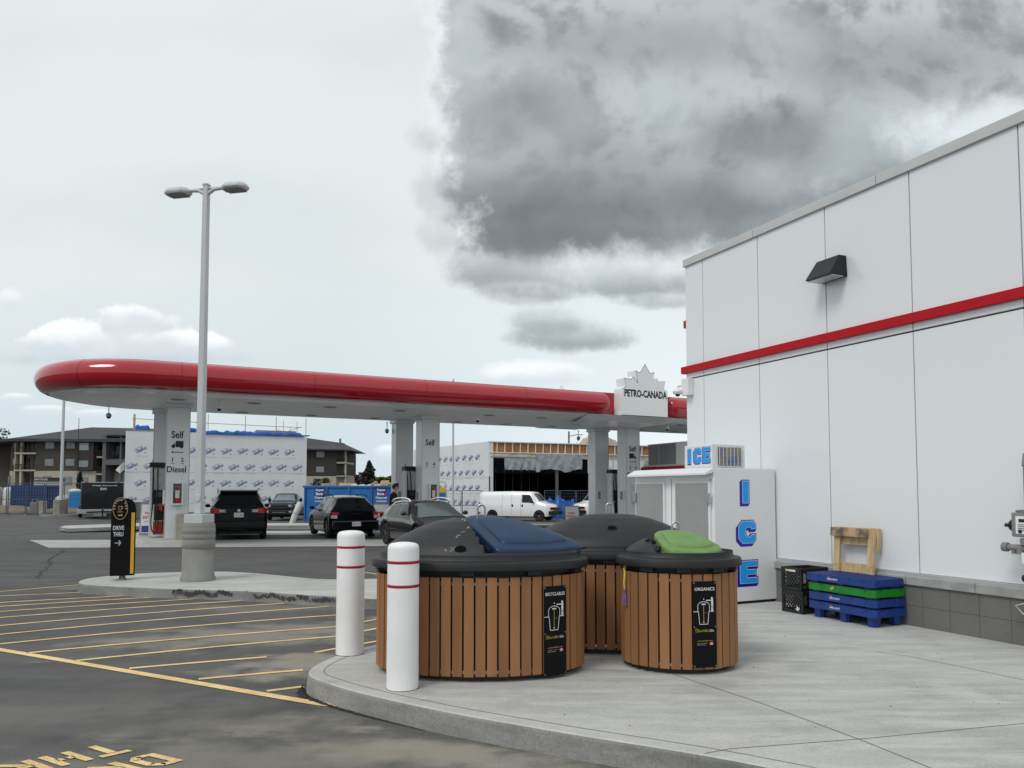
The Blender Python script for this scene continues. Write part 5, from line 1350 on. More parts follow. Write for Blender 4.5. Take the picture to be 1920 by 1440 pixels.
    if ci == 0:
        t4 = thing('concrete_pillar', 'beige concrete guard block with yellow warning label before the left column', 'concrete block', CW(an+.28, 25.15, .15), CT)
        b = MB(); b.box(-.33, .33, -.22, .22, 0, .74, 0); b.box(-.30, .30, -.19, .19, .741, .79, 0)
        for k in range(1, 4): b.box(-.334, .334, -.224, .224, .74-k*.19, .745-k*.19, 0)
        b.build('block', M['conc_beige'], t4, bevel=.012)
        b = MB(); b.box(.0, .26, -.227, -.2245, .60, .72, 0); b.build('warning_label', M['sign_yellow'], t4)
        b = MB(); 
        for zz in (.62, .66, .69): b.box(.02, .24, -.230, -.2275, zz, zz+.014, 0)
        b.build('label_print', M['ink_black'], t4)
def aboard(label, x, y, z, rz, top='ATTEN'):
    t = thing('sandwich_board', label, 'sign', (x, y, z), rz, 'promotional sandwich boards'); b = MB(); h = 1.12; w_ = .33
    R1 = Matrix.Translation((0, -.30, 0)) @ Matrix.Rotation(radians(-15), 4, 'X'); R2 = Matrix.Translation((0, .30, 0)) @ Matrix.Rotation(radians(15), 4, 'X')
    for R_ in (R1, R2): b.box(-w_, w_, -.012, .012, .03, h, 0, R_)
    b.build('frame', M['grey_screen'], t, bevel=.01)
    b = MB(); b.box(-w_+.04, w_-.04, -.016, -.0125, .10, h-.05, 0, R1); pn_ = b.build('poster', M['ice_white'], t)
    T = R1 @ frame((0, -.018, 0), (1, 0, 0), (0, 0, 1))
    b = MB(); b.text('WIN', .3, .10, 0, T @ Matrix.Translation((-.05, .72, 0)), bold=.02); b.text('INSTANTLY', .48, .11, 0, T @ Matrix.Translation((0, .57, 0)), bold=.02); b.build('red_print', M['ink_red'], pn_)
    b = MB(); b.quad((-.27, .12, 0), (.27, .12, 0), (.27, .34, 0), (-.27, .34, 0), 0, T); b.text('details inside', .4, .04, 0, T @ Matrix.Translation((0, .47, 0))); b.build('blue_print', M['ink_blue'], pn_)
    return t
q = CW(COLS[0][1]-.35, 28.0); aboard('sandwich board standing behind the hoses of the left pump', q[0], q[1], .15, radians(20))
q = D(717, 970, 26.6); aboard('sandwich board between the black wagon and the person at the pump', q.x, q.y, .12, radians(10))
q = GG(1076, 981); q2 = D(1072, 980, 33.5); aboard('sandwich board on the far side, right of the white van front', q2.x, q2.y, gz(q2.x, q2.y)+.02, radians(5))

# ------------------------------------------------------------------ vehicles
def interp(pts, x):
    if x <= pts[0][0]: return pts[0][1]
    for (a, u), (b_, v) in zip(pts[:-1], pts[1:]):
        if x <= b_: return u+(v-u)*(x-a)/(b_-a)
    return pts[-1][1]
def smi(pts, x, r=.05): return (interp(pts, x-r)+2*interp(pts, x)+interp(pts, x+r))/4
def make_car(name, label, cat, loc, rz, L_, W_, top, belt, wheels, wr, sill, side_win, wind, rearg, paint, lights, rails=None, plate=None, mirrors=None, roofw=.76, extras=None, arch=True, group=None, rise=.07, rimm='rim', glass='glass_dark', dark_low=None, endr=.06):
    """x runs from tail (0) to nose (L); y is the half width; top/belt = outline control points"""
    t = thing(name, label, cat, loc, rz, group)
    H_ = max(p[1] for p in top)
    def zb(x):
        z = sill+.15*sst(.35, 0, x)+.08*sst(L_-.35, L_, x)
        for wx in wheels:
            d = abs(x-wx); R_ = wr+rise
            if d < R_: z = max(z, wr+sqrt(R_*R_-d*d))
        return z
    def endf(x): return 1-.13*sst(.32, 0, x)**1.3-.20*sst(L_-.55, L_, x)**1.4
    def sec(x):
        zt = smi(top, x); zl = min(smi(belt, x), zt-.02); w = W_/2*endf(x); b0 = zb(x); h = zt-zl; k = min(1, h/.42)
        wt = w-.06-(w*(1-roofw))*k; z1 = max(b0+.03, sill+.16)
        return [(0, b0), (w*.80, b0), (w-.035, b0+.005), (w-.004, max(z1, b0+.01)), (w, max(b0+.02, (sill+zl)/2+.03)), (w-.010, max(b0+.03, zl-.14)), (w-.035, max(b0+.04, zl)),
                (w-.05-(w-.05-wt)*.5+.008*k, zl+h*.5), (wt+.008, zt-.055*k-.004), (wt-.045, zt-.012), (wt*.55, zt+.014), (0, zt+.022)]
    N = int(L_/.045); xs_ = [L_*i/N for i in range(N+1)]; m_ = 12
    b = MB(); vs = []; fs = []
    for x in xs_:
        s_ = sec(x); xx = x
        for i, (y, z) in enumerate(s_):      # round the nose and tail in plan
            q = (y/(W_/2))**2; dx = endr*1.6*q*sst(.5, 0, x)-endr*2.6*q*sst(L_-.6, L_, x)
            vs.append((x+dx, y, z))
        for i, (y, z) in enumerate(s_[1:-1]):
            q = (y/(W_/2))**2; dx = endr*1.6*q*sst(.5, 0, x)-endr*2.6*q*sst(L_-.6, L_, x); vs.append((x+dx, -y, z))
    per = m_*2-2
    def idx(k, i):    # ring index: 0..11 right, then left from 10 down to 1
        i %= per
        return k*per+(i if i < m_ else m_+(per-i)-1)
    for k in range(N):
        for i in range(per): fs.append((idx(k, i), idx(k+1, i), idx(k+1, i+1), idx(k, i+1)))
    fs.append([idx(0, i) for i in range(per)]); fs.append([idx(N, i) for i in range(per)][::-1])
    b.add(vs, fs, 0, None, True)
    for kf in (-1, -2): pass
    bo = b.build('body', paint, t, sharp=42)
    for p in bo.data.polygons:
        if len(p.vertices) > 10: p.use_smooth = False
    def side_pt(x, tt, sg, off=.006):
        s_ = sec(x); lo, mi, hi = s_[6], s_[7], s_[8]
        if tt < .5: y = lo[0]+(mi[0]-lo[0])*tt*2; z = lo[1]+(mi[1]-lo[1])*tt*2
        else: y = mi[0]+(hi[0]-mi[0])*(tt-.5)*2; z = mi[1]+(hi[1]-mi[1])*(tt-.5)*2
        return (x, sg*(y+off), z)
    def top_pt(x, s_, off=.008):
        se = sec(x); wt = se[9][0]+.02; z = interp([(0, se[11][1]), (.55, se[10][1]), (1, se[9][1]-.004)], abs(s_)); e = .03
        dz = (smi(top, x+e)-smi(top, x-e))/(2*e); n = Vector((-dz, 0, 1)).normalized()
        q = (s_*wt/(W_/2))**2; dx = endr*1.6*q*sst(.5, 0, x)-endr*2.6*q*sst(L_-.6, L_, x)
        return (x+n.x*off+dx, s_*wt, z+n.z*off)
    for sg in (-1, 1):
        for (xa0, xa1, xb0, xb1, t0, t1) in side_win:     # bottom x range, top x range
            g_ = MB(); g_.grid(lambda u, v: side_pt((xa0+(xa1-xa0)*u)*(1-v)+(xb0+(xb1-xb0)*u)*v, t0+(t1-t0)*v, sg), 8, 4, 0); g_.build('side_window', M[glass], t)
    if wind: g_ = MB(); g_.grid(lambda u, v: top_pt(wind[0]+(wind[1]-wind[0])*v, (u*2-1)*(wind[2]+(wind[3]-wind[2])*v)), 10, 8, 0); g_.build('windscreen', M[glass if glass != 'glass_dark' else 'glass_dark'] if len(wind) < 5 else M[wind[4]], t)
    if rearg: g_ = MB(); g_.grid(lambda u, v: top_pt(rearg[0]+(rearg[1]-rearg[0])*v, (u*2-1)*(rearg[2]+(rearg[3]-rearg[2])*v)), 10, 8, 0); g_.build('rear_window', M['glass_dark'], t)
    # sills / arches in dark plastic
    if arch:
        b = MB()
        for wx in wheels:
            for sg in (-1, 1):
                vs = []; R0 = wr+rise
                for k in range(19):
                    q = pi*k/18; 
                    for rr in (R0-.005, R0+.045): vs.append((wx+rr*cos(q), sg*(W_/2*endf(wx+R0*cos(q))+.004), max(wr+rr*sin(q), sill)))
                b.add(vs, [(2*k, 2*k+1, 2*k+3, 2*k+2) for k in range(18)], 0, None, True)
        b.build('arch_trim', M['trim'] if arch is True else paint, t)
    b = MB()
    for wx in wheels: b.box(wx-wr, wx+wr, -W_/2+.16, W_/2-.16, wr*.6, wr+rise+.02, 0)
    b.box(.25, L_-.3, -W_/2+.15, W_/2-.15, sill-.05, sill+.14, 0); b.build('underbody', M['trim'], t)
    for wi, wx in enumerate(wheels):
        for sg in (-1, 1):
            e = bpy.data.objects.new('wheel', None); COL.objects.link(e); e.parent = t; e.location = (wx, sg*(W_/2-.115), wr); e.empty_display_size = .1
            b = MB(); T = Matrix.Rotation(pi/2, 4, 'X'); w2 = .105
            b.lathe([(wr*.62, -w2), (wr*.93, -w2), (wr, -w2+.03), (wr, w2-.03), (wr*.93, w2), (wr*.62, w2), (wr*.60, 0)], 28, 0, T, caps=False); b.build('tyre', M['tyre'], e)
            b = MB(); o_ = -sg*(w2-.02)                 # outer face z in wheel local (after rotation y = -z)
            b.lathe([(wr*.63, o_*.1), (wr*.63, o_*1.05), (wr*.58, o_*1.05), (wr*.56, o_*.5), (.001, o_*.45)], 28, 1, T, caps=False)
            for k in range(5):
                a = 2*pi*k/5+.3*wi; b.bar((0, -o_*.95, 0), (wr*.58*cos(a), -o_*.9, wr*.58*sin(a)), .055, .02, 0)
            b.lathe([(.05, o_*1.0), (.05, o_*.7)], 12, 0, T); b.build('rim', [M[rimm], M['trim']], e)
    for (nm, mt_, pts, depth) in lights:               # boxes hugging the ends: (y0,y1,z0,z1) + wraparound
        for sg in (-1, 1):
            b = MB(); x, y0, y1, z0, z1 = pts
            def f(u, v):
                y = y0+(y1-y0)*u; q = (min(y, W_/2)/(W_/2))**2
                if x < L_/2:
                    dx = endr*1.6*q*1.0; xx = x+dx-.012
                    if y > W_/2*.86: xx += (y-W_/2*.86)*depth
                    return (xx, sg*min(y, W_/2*endf(max(xx, 0))+.004), z0+(z1-z0)*v)
                else:
                    xx = x-endr*2.6*q+.012
                    if y > W_/2*.78: xx -= (y-W_/2*.78)*depth
                    return (xx, sg*min(y, W_/2*endf(xx)+.004), z0+(z1-z0)*v)
            b.grid(f, 10, 3, 0); b.build(nm, M[mt_], t)
    if rails:
        for sg in (-1, 1):
            b = MB(); x0, x1, yy_ = rails[:3]; zr = smi(top, (x0+x1)/2)
            P = [(x0, sg*yy_, smi(top, x0)-.0), (x0+.12, sg*yy_, smi(top, x0+.12)+.062), ((x0+x1)/2, sg*yy_, zr+.075), (x1-.12, sg*yy_, smi(top, x1-.12)+.062), (x1, sg*yy_, smi(top, x1)+.0)]
            b.tube(smooth_open(P, 2), .021, 8, 0); b.build('roof_rail', M[rails[3] if len(rails) > 3 else 'galv'], t)
    if mirrors:
        for sg in (-1, 1):
            b = MB(); mx_, mz = mirrors[:2]; ms = mirrors[2] if len(mirrors) > 2 else 1
            b.bar((mx_, sg*(W_/2-.08), mz-.02), (mx_-.02, sg*(W_/2+.06*ms), mz+.02), .05, .03); b.sphere((mx_-.03, sg*(W_/2+.10*ms), mz+.04*ms), .10*ms, 0, sc=(.5, 1, .68 if ms < 1.2 else 1.2)); b.build('mirror', paint if len(mirrors) < 4 else M['trim'], t)
    if plate:
        x, z = plate[:2]; s_ = -1 if x < L_/2 else 1
        b = MB(); b.cbox((x+s_*.012, 0, z), (.008, .30, .15), 0); po = b.build('licence_plate', M['plate'], t)
        b = MB(); T = frame((x+s_*.0175, 0, z-.04), (0, s_, 0), (0, 0, 1)); b.text(plate[2], .24, .075, 0, T); b.build('plate_print', M['plate_ink'], po)
    return t, sec, side_pt, top_pt
def heading(dx, dy): return atan2(dy, dx)
HB = heading(-sin(CT), cos(CT))            # driving away along the islands
def car_loc(px, py, rear_off, hd, z=0.0, half=0):
    p = GG(px, py); return (p[0]-cos(hd)*rear_off, p[1]-sin(hd)*rear_off, gz(p[0], p[1])+z)
# 1. compact suv seen from behind
hd = HB-radians(6)
suv, sc_, sp_, tp_ = make_car('suv_car', 'black compact suv seen from behind with silver roof rails at the left pump', 'car', car_loc(447, 1014, -.1, hd, .005), hd, 4.55, 1.84,
    [(0, 1.02), (.06, 1.08), (.16, 1.16), (.55, 1.60), (.75, 1.655), (1.6, 1.69), (2.4, 1.67), (2.75, 1.60), (3.45, 1.10), (3.6, 1.06), (4.3, .92), (4.5, .78), (4.55, .70)],
    [(0, .98), (.3, 1.03), (2.5, .99), (3.5, .95), (4.3, .86), (4.55, .66)], (.82, 3.55), .35, .24,
    [(.62, 1.05, .80, 1.10, .12, .86), (1.12, 2.0, 1.16, 1.92, .06, .88), (2.08, 3.0, 2.0, 2.62, .06, .88)], (2.80, 3.42, .86, .95), (.60, .17, .88, .98), M['paint_black'],
    [('tail_lamp', 'tail_red', (0.0, .58, .93, .90, 1.06), .9), ('reversing_lamp', 'lamp_clear', (-.004, .40, .60, .93, 1.02), 0), ('bumper_reflector', 'tail_red', (-.035, .66, .82, .50, .545), 0)],
    rails=(.9, 2.9, .68, 'white_paint'), plate=(-.005, .84, 'LXT 482'), mirrors=(3.0, 1.06), roofw=.74, endr=.05)
b = MB(); b.box(-.07, .10, -.84, .84, .42, .62, 0); b.build('rear_bumper', M['trim'], suv, bevel=.04)
b = MB(); b.cbox((-.006, 0, .975), (.02, .9, .03), 0); b.lathe([(.05, 0), (.05, .01)], 16, 1, Matrix.Translation((-.012, 0, .985)) @ Matrix.Rotation(-pi/2, 4, 'Y')); b.build('tailgate_trim', [M['trim'], M['chrome']], suv)
b = MB(); b.box(.42, .72, -.60, .60, 1.60, 1.66, 0); b.build('roof_spoiler', M['paint_black'], suv, bevel=.02)
# 2. wagon seen from behind, three quarter
hd = HB-radians(1)
wag, *_ = make_car('station_wagon', 'black station wagon seen from behind, parked left of the person fuelling', 'car', car_loc(668, 1010, -.05, hd, .005), hd, 4.46, 1.72,
    [(0, .90), (.08, 1.00), (.18, 1.04), (.72, 1.38), (.95, 1.43), (1.8, 1.46), (2.5, 1.42), (2.75, 1.36), (3.42, .98), (4.1, .82), (4.35, .70), (4.46, .60)],
    [(0, .86), (.3, .93), (2.5, .90), (3.4, .86), (4.1, .76), (4.46, .56)], (.80, 3.40), .32, .20,
    [(.30, .95, .68, 1.02, .12, .88), (1.04, 1.80, 1.12, 1.80, .08, .88), (1.88, 2.95, 1.88, 2.55, .08, .88)], (2.78, 3.38, .84, .94), (.74, .17, .86, .97), M['paint_black'],
    [('tail_lamp', 'tail_red', (0.0, .60, .86, .80, .90), .9), ('tail_lamp_clear', 'lamp_clear', (0.0, .64, .86, .69, .80), .9)],
    rails=(.9, 2.6, .60, 'trim'), plate=(-.055, .50, 'BRK-314'), mirrors=(2.85, .98), roofw=.72, endr=.06, group=None)
b = MB(); b.box(-.06, .12, -.80, .80, .30, .62, 0); b.build('rear_bumper', M['paint_black'], wag, bevel=.05)
b = MB(); b.cbox((-.02, 0, .84), (.015, .35, .012), 0); b.build('badge_strip', M['chrome'], wag)
# 3. crossover facing the camera behind the bins
hd = HB+pi+radians(2)
p0 = G(712, 1018)
cx0 = Vector((p0[0], p0[1], 0))+Vector((cos(hd+pi/2), sin(hd+pi/2), 0))*.78
cro, *_ = make_car('crossover_car', 'dark bronze crossover facing this way, half hidden behind the wide bin', 'car', (cx0.x, cx0.y, .005), hd, 4.15, 1.76,
    [(0, .90), (.06, .96), (.50, 1.22), (.72, 1.32), (1.4, 1.365), (2.1, 1.35), (2.32, 1.31), (3.12, .87), (3.28, .84), (3.85, .76), (4.08, .70), (4.15, .58)],
    [(0, .80), (.3, .83), (2.2, .80), (3.1, .78), (3.9, .69), (4.15, .54)], (.74, 3.28), .33, .22,
    [(.60, .90, .76, .96, .12, .84), (.95, 1.62, 1.0, 1.56, .06, .88), (1.72, 2.66, 1.66, 2.26, .06, .88)], (2.38, 3.08, .88, .97, 'glass_win'), (.40, .14, .84, .95), M['paint_brown'],
    [('tail_lamp', 'tail_red', (0.0, .50, .86, .82, .96), 1.2), ('headlamp', 'lamp_clear', (4.15, .50, .82, .62, .74), .8)], rails=(.72, 2.25, .63, 'white_paint'), mirrors=(2.62, .96, .95), roofw=.74, rimm='rim')
# 4. pickup facing the camera
hd = heading(.07, -1)
p = GG(524, 977)
pk, *_ = make_car('pickup_truck', 'dark pickup truck facing the camera, parked beside the blue skip', 'pickup', (p[0]-cos(hd)*5.7, p[1]-sin(hd)*5.7, gz(p[0], p[1]-.3)+.02), hd, 5.85, 2.02,
    [(0, 1.32), (.1, 1.34), (2.2, 1.34), (2.3, 1.40), (2.42, 1.86), (2.6, 1.93), (3.4, 1.95), (3.75, 1.88), (4.3, 1.40), (4.5, 1.36), (5.6, 1.26), (5.78, 1.16), (5.85, .98)],
    [(0, 1.26), (2.2, 1.27), (2.5, 1.28), (4.3, 1.26), (5.6, 1.16), (5.85, .92)], (1.1, 4.85), .41, .42,
    [(2.5, 3.2, 2.56, 3.2, .08, .86), (3.3, 4.15, 3.3, 3.75, .08, .86)], (3.80, 4.27, .86, .93, 'window'), None, M['paint_black'],
    [('headlamp', 'lamp_clear', (5.85, .62, .94, .98, 1.16), .6)], mirrors=(4.05, 1.42, 1.25, 1), roofw=.80, endr=.04)
b = MB(); b.box(5.72, 5.90, -.60, .60, .80, 1.16, 0); gr = b.build('grille', M['ink_black'], pk, bevel=.03)
b = MB()
for z in (.90, .98, 1.06): b.box(5.901, 5.91, -.55, .55, z, z+.015, 0)
b.build('grille_bars', M['trim'], gr)
b = MB(); b.box(5.60, 5.98, -.97, .97, .42, .76, 0); b.build('front_bumper', M['black_metal'], pk, bevel=.05)
for sg in (-1, 1): b = MB(); b.box(5.981, 5.99, sg*.80-.09, sg*.80+.09, .60, .70, 0); b.build('fog_lamp', M['lamp_clear'], pk)
b = MB(); b.box(5.981, 5.988, -.45, .45, .60, .62, 0); b.build('bumper_line', M['galv'], pk)
# 5./6. white vans
def van(label, loc, rz):
    t, sec_, sp2, tp2 = make_car('cargo_van', label, 'van', loc, rz, 5.7, 2.0,
        [(0, 1.93), (.04, 2.02), (.2, 2.07), (2.5, 2.10), (3.9, 2.08), (4.15, 2.0), (4.72, 1.36), (4.9, 1.30), (5.5, 1.16), (5.66, 1.02), (5.7, .86)],
        [(0, 1.22), (4.0, 1.20), (4.8, 1.14), (5.5, 1.04), (5.7, .80)], (1.15, 4.75), .37, .34,
        [(3.42, 4.40, 3.42, 4.02, .12, .80)], (4.20, 4.68, .82, .90), None, M['paint_white'],
        [('headlamp', 'glass_dark', (5.7, .48, .90, .84, .99), .5), ('turn_signal', 'amber', (5.705, .50, .88, .76, .835), .5), ('tail_lamp', 'tail_red', (0, .88, .99, .95, 1.35), .4)], mirrors=(4.30, 1.30, 1.05, 1), roofw=.86, arch='paint', group='white cargo vans')
    b = MB(); b.box(5.58, 5.74, -.46, .46, .76, .99, 0); b.build('grille', M['ink_black'], t, bevel=.02)
    b = MB(); b.box(5.45, 5.84, -.96, .96, .46, .73, 0); b.box(-.10, .1, -.95, .95, .46, .62, 0); b.build('bumper', M['trim'], t, bevel=.04)
    for sg in (-1, 1):
        b = MB()
        for x in (1.9, 2.62, 3.36): b.box(x, x+.012, sg*1.0-.003, sg*1.0+.003, .45, 1.22, 0)
        for x in (1.9, 2.62, 3.36):
            P = [sp2(x+d, tt, sg, .004) for tt in (0, .5, .9) for d in (0, .014)]; b.add(P, [(0, 1, 3, 2), (2, 3, 5, 4)], 0)
        b.build('door_seam', M['meter'], t)
        b = MB(); b.cbox((2.72, sg*1.0, 1.10), (.10, .03, .16), 0); b.cbox((3.48, sg*1.0, 1.10), (.10, .03, .16), 0); b.build('door_handle', M['trim'], t)
    b = MB(); b.text('GMC', .22, .06, 0, frame((5.742, 0, .85), (0, 1, 0), (0, 0, 1)), bold=.01); b.build('badge', M['ink_red'], t)
    return t
hd = heading(1, -.42); p = GG(1021, 978)
van1 = van('white cargo van parked side on between the middle and right columns', (p[0]-cos(hd)*4.75-sin(hd)*.9*-1*0, p[1]-sin(hd)*4.75+.9, gz(p[0], p[1])+.01), hd)
hd2 = heading(-.9, -.45); q = D(1088, 970, 54); v2 = van('second white cargo van mostly hidden behind the right column', (q.x+5.0, 58.5, gz(q.x, 54)+.01), hd2)

# ------------------------------------------------------------------ black enclosed trailer
p = G(191, 972)
tr = thing('cargo_trailer', 'black enclosed cargo trailer with white lettering near the parking lot edge', 'trailer', (p[0], p[1], 0), radians(30))
b = MB(); b.box(-1.10, 1.10, 0, 4.2, .42, 2.12, 0); b.build('body', M['paint_black'], tr, bevel=.04)
b = MB(); b.box(-1.13, 1.13, -.01, 4.2, 2.121, 2.17, 0); b.box(1.101, 1.125, -.02, .05, .5, 2.12, 0); b.build('edge_trim', M['galv'], tr)
b = MB(); b.box(-1.30, 1.14, -.02, .6, .30, .55, 0); b.build('stone_guard', M['galv'], tr, bevel=.01)
b = MB(); b.bar((-.9, .2, .36), (0, -1.2, .42), .08, .1); b.bar((.9, .2, .36), (0, -1.2, .42), .08, .1); b.tube([(0, -1.1, .05), (0, -1.1, .75)], .035, 8); b.cbox((0, -1.1, .04), (.5, .25, .06)); b.cbox((0, -1.25, .46), (.14, .3, .1)); b.build('drawbar', M['black_metal'], tr)
b = MB(); T = frame((0, -.001, 0), (1, 0, 0), (0, 0, 1)); b.text('vintage stonework', 1.35, .10, 0, T @ Matrix.Translation((.1, 1.90, 0)), bold=.01); b.text('SW', .36, .14, 0, T @ Matrix.Translation((.05, 1.68, 0)), bold=.02); b.build('lettering', M['ink_white'], tr)
for sx in (-1, 1):
    b = MB(); b.lathe([(.33, -.1), (.36, -.07), (.36, .07), (.33, .1)], 20, 0, Matrix.Translation((sx*1.12, 2.3, .36)) @ Matrix.Rotation(pi/2, 4, 'Y')); b.build('wheel', M['tyre'], tr)
for sx in (-1, 1): b = MB(); b.cbox((sx*.85, -.02, 2.145), (.12, .02, .04)); b.build('marker_lamp', M['tail_red'], tr)

# ------------------------------------------------------------------ blue skip
def skip(name, label, loc, rz, L_, W_, H_, mt, ribs, sign_=True):
    t = thing(name, label, 'skip', loc, rz)
    b = MB(); wt = .05
    b.box(0, L_, 0, wt, .15, H_, 0); b.box(0, L_, W_-wt, W_, .15, H_, 0); b.box(0, wt, wt, W_-wt, .15, H_, 0); b.box(L_-wt, L_, wt, W_-wt, .15, H_, 0); b.box(wt, L_-wt, wt, W_-wt, .15, .22, 0)
    b.build('walls', mt, t)
    b = MB()
    for k in range(ribs+1): x = .0+(L_-.10)*k/ribs; b.box(x, x+.10, -.09, -.001, .18, H_-.12, 0)
    for k in range(5): y = .1+(W_-.3)*k/4; b.box(-.09, -.001, y, y+.09, .18, H_-.12, 0)
    b.box(-.10, L_+.02, -.10, -.0015, H_-.12, H_+.02, 0); b.box(-.10, -.0015, -.0, W_, H_-.12, H_+.02, 0); b.box(0, L_, -.06, -.002, .10, .22, 0); b.box(0, L_, -.02, -.001, H_*.52, H_*.52+.02, 0); b.build('ribs', mt, t, bevel=.01)
    b = MB()
    for x in (.5, L_-.5): b.tube([(x, -.05, .12), (x, .15, .12)], .12, 10)
    b.box(.3, L_-.3, .25, .4, 0, .15, 0); b.box(.3, L_-.3, W_-.4, W_-.25, 0, .15, 0); b.build('skids', M['black_metal'], t)
    return t
pa = GG(566, 980); pb2 = GG(770, 981)
dv = Vector((pb2[0]-pa[0], pb2[1]-pa[1])); rzz = atan2(dv.y, dv.x)+radians(2)
dump = skip('waste_skip', 'large bright blue open skip piled with cardboard behind the pumps', (pa[0]+.15, pa[1], gz(pa[0], pa[1])-.02), rzz, 7.9, 2.3, 2.50, M['bin_blue'], 5)
for x in (.72, 5.0):
    b = MB(); T = frame((x, -.021, 1.35), (1, 0, 0), (0, 0, 1)); b.quad((0, .45, 0), (.78, .45, 0), (.78, 1.0, 0), (0, 1.0, 0), 0, T); s1 = b.build('sticker', M['ink_blue'], dump)
    b = MB(); b.text('Super', .60, .20, 0, T @ Matrix.Translation((.38, .76, .004)), bold=.03); b.text('Save', .50, .20, 0, T @ Matrix.Translation((.33, .52, .004)), bold=.03); b.text('Disposal', .76, .17, 0, T @ Matrix.Translation((.39, .26, .004)), bold=.03); b.text('310-SAVE', .70, .11, 0, T @ Matrix.Translation((.39, .06, .004)), bold=.03); b.build('sticker_print', M['ink_white'], s1)
    b = MB(); b.add([(.60, .46, .006), (.70, .46, .006), (.80, .80, .006), (.80, .72, .006)], [(0, 1, 3, 2)], 0, T); b.build('sticker_swoosh', M['ink_red'], s1)
random.seed(3)
jk = []
for k in range(16):
    x = random.uniform(.9, 7.2); b = MB(); s_ = random.uniform(.35, .8)
    R_ = Matrix.Translation((x, random.uniform(.4, 1.6), 2.30+random.uniform(0, .12))) @ Matrix.Rotation(random.uniform(0, 6), 4, 'Z') @ Matrix.Rotation(random.uniform(-.6, .6), 4, 'X')
    b.box(-s_/2, s_/2, -s_/3, s_/3, 0, .03 if k % 2 else s_*.45, 0, R_)
    if k % 2: b.box(-s_/2, s_/2, s_/3, s_/3+.03, 0, s_*.5, 0, R_)
    jk.append(b)
allb = MB()
for b in jk:
    o_ = len(allb.v); allb.v += b.v; allb.f += [[i+o_ for i in f] for f in b.f]; allb.m += [1 if random.random() < .25 else 0]*0+b.m; allb.sm += b.sm
jo = allb.build('cardboard_scraps', [M['card'], M['tarp_white']], None); jo.location = dump.location; jo.rotation_euler = dump.rotation_euler; jo["kind"] = "stuff"
ws = MB()
for k in range(4):
    ws.sphere((3.2+k*.55, .9, 2.45), .35, 0, sc=(1, .6, .45), n=10, k=6)
wo_ = ws.build('white_waste_sheet', M['tarp_white'], None); wo_.location = dump.location; wo_.rotation_euler = dump.rotation_euler; tag(wo_, 'crumpled white sheeting lying on top of the blue skip load', 'plastic sheet')
q = D(556, 975, 45.0)
pl_ = thing('plastic_roll', 'tall white plastic wrapped roll leaning against the blue skip', 'roll', (q.x-.3, 45.0, gz(q.x, 45)), 0)
b = MB(); b.tube([(0, 0, 0), (.22, .1, .7), (.46, .25, 1.30)], .16, 14, 0, r1=.20); b.build('wrap', M['tarp_white'], pl_)
b = MB(); b.tube([(.20, .09, .64), (.235, .1, .74)], .195, 14, 0); b.build('strap', M['sheath_seam'], pl_)

# ------------------------------------------------------------------ person at the pump
def skin_body(name, joints, edges, radii, mt, parent, sub=2, root=0):
    me = bpy.data.meshes.new(name); me.from_pydata(joints, edges, []); me.materials.append(mt)
    o = bpy.data.objects.new(name, me); COL.objects.link(o); o.parent = parent
    sk = o.modifiers.new('skin', 'SKIN'); sk.use_smooth_shade = True
    for i, r in enumerate(radii):
        me.skin_vertices[0].data[i].radius = (r, r) if isinstance(r, (int, float)) else r
        me.skin_vertices[0].data[i].use_root = (i == root)
    ss = o.modifiers.new('sub', 'SUBSURF'); ss.levels = sub; ss.render_levels = sub
    return o
def ensure_skin(me):
    if not me.skin_vertices:
        pass
q = D(737, 960, 26.4)
per = thing('person', 'person in black t-shirt and trousers bending towards the pump, face looking down', 'person', (q.x, q.y, .15), radians(8))
def skinned(name, J, E_, R_, mt, root=0, sub=2):
    me = bpy.data.meshes.new(name); me.from_pydata(J, E_, []); me.materials.append(mt)
    o = bpy.data.objects.new(name, me); COL.objects.link(o)
    o.modifiers.new('skin', 'SKIN').use_smooth_shade = True
    bpy.context.view_layer.update()
    for i, r in enumerate(R_):
        d = me.skin_vertices[0].data[i]; d.radius = (r, r) if isinstance(r, (int, float)) else r; d.use_root = (i == root)
    s_ = o.modifiers.new('sub', 'SUBSURF'); s_.levels = sub; s_.render_levels = sub
    dg = bpy.context.evaluated_depsgraph_get(); dg.update()
    m2 = bpy.data.meshes.new_from_object(o.evaluated_get(dg)); bpy.data.objects.remove(o, do_unlink=True)
    for p in m2.polygons: p.use_smooth = True
    o = bpy.data.objects.new(name, m2); COL.objects.link(o); return o
# facing +x ; z up
J = [(0, 0, .92), (0, 0, 1.08), (.02, 0, 1.28), (.03, 0, 1.40), (.05, 0, 1.475), (.075, 0, 1.53), (.105, 0, 1.60), (.115, 0, 1.66), (.105, 0, 1.70),           # pelvis..head
     (.02, -.17, 1.37), (.05, -.21, 1.12), (.26, -.20, 1.02), (.34, -.19, 1.01),                                                      # near arm
     (.02, .17, 1.37), (.10, .20, 1.12), (.30, .14, 1.10), (.38, .12, 1.12),
     (0, -.09, .86), (.02, -.10, .48), (-.03, -.10, .09), (.10, -.11, .035),
     (0, .09, .86), (.05, .10, .48), (.02, .10, .09), (.15, .11, .035)]
E_ = [(0, 1), (1, 2), (2, 3), (3, 4), (4, 5), (5, 6), (6, 7), (7, 8), (3, 9), (9, 10), (10, 11), (11, 12), (3, 13), (13, 14), (14, 15), (15, 16), (0, 17), (17, 18), (18, 19), (19, 20), (0, 21), (21, 22), (22, 23), (23, 24)]
R_ = [(.13, .13), .125, .145, .11, .058, .062, .083, .082, .06, .065, .047, .036, .030, .065, .047, .036, .030, .085, .060, .045, .035, .085, .060, .045, .035]
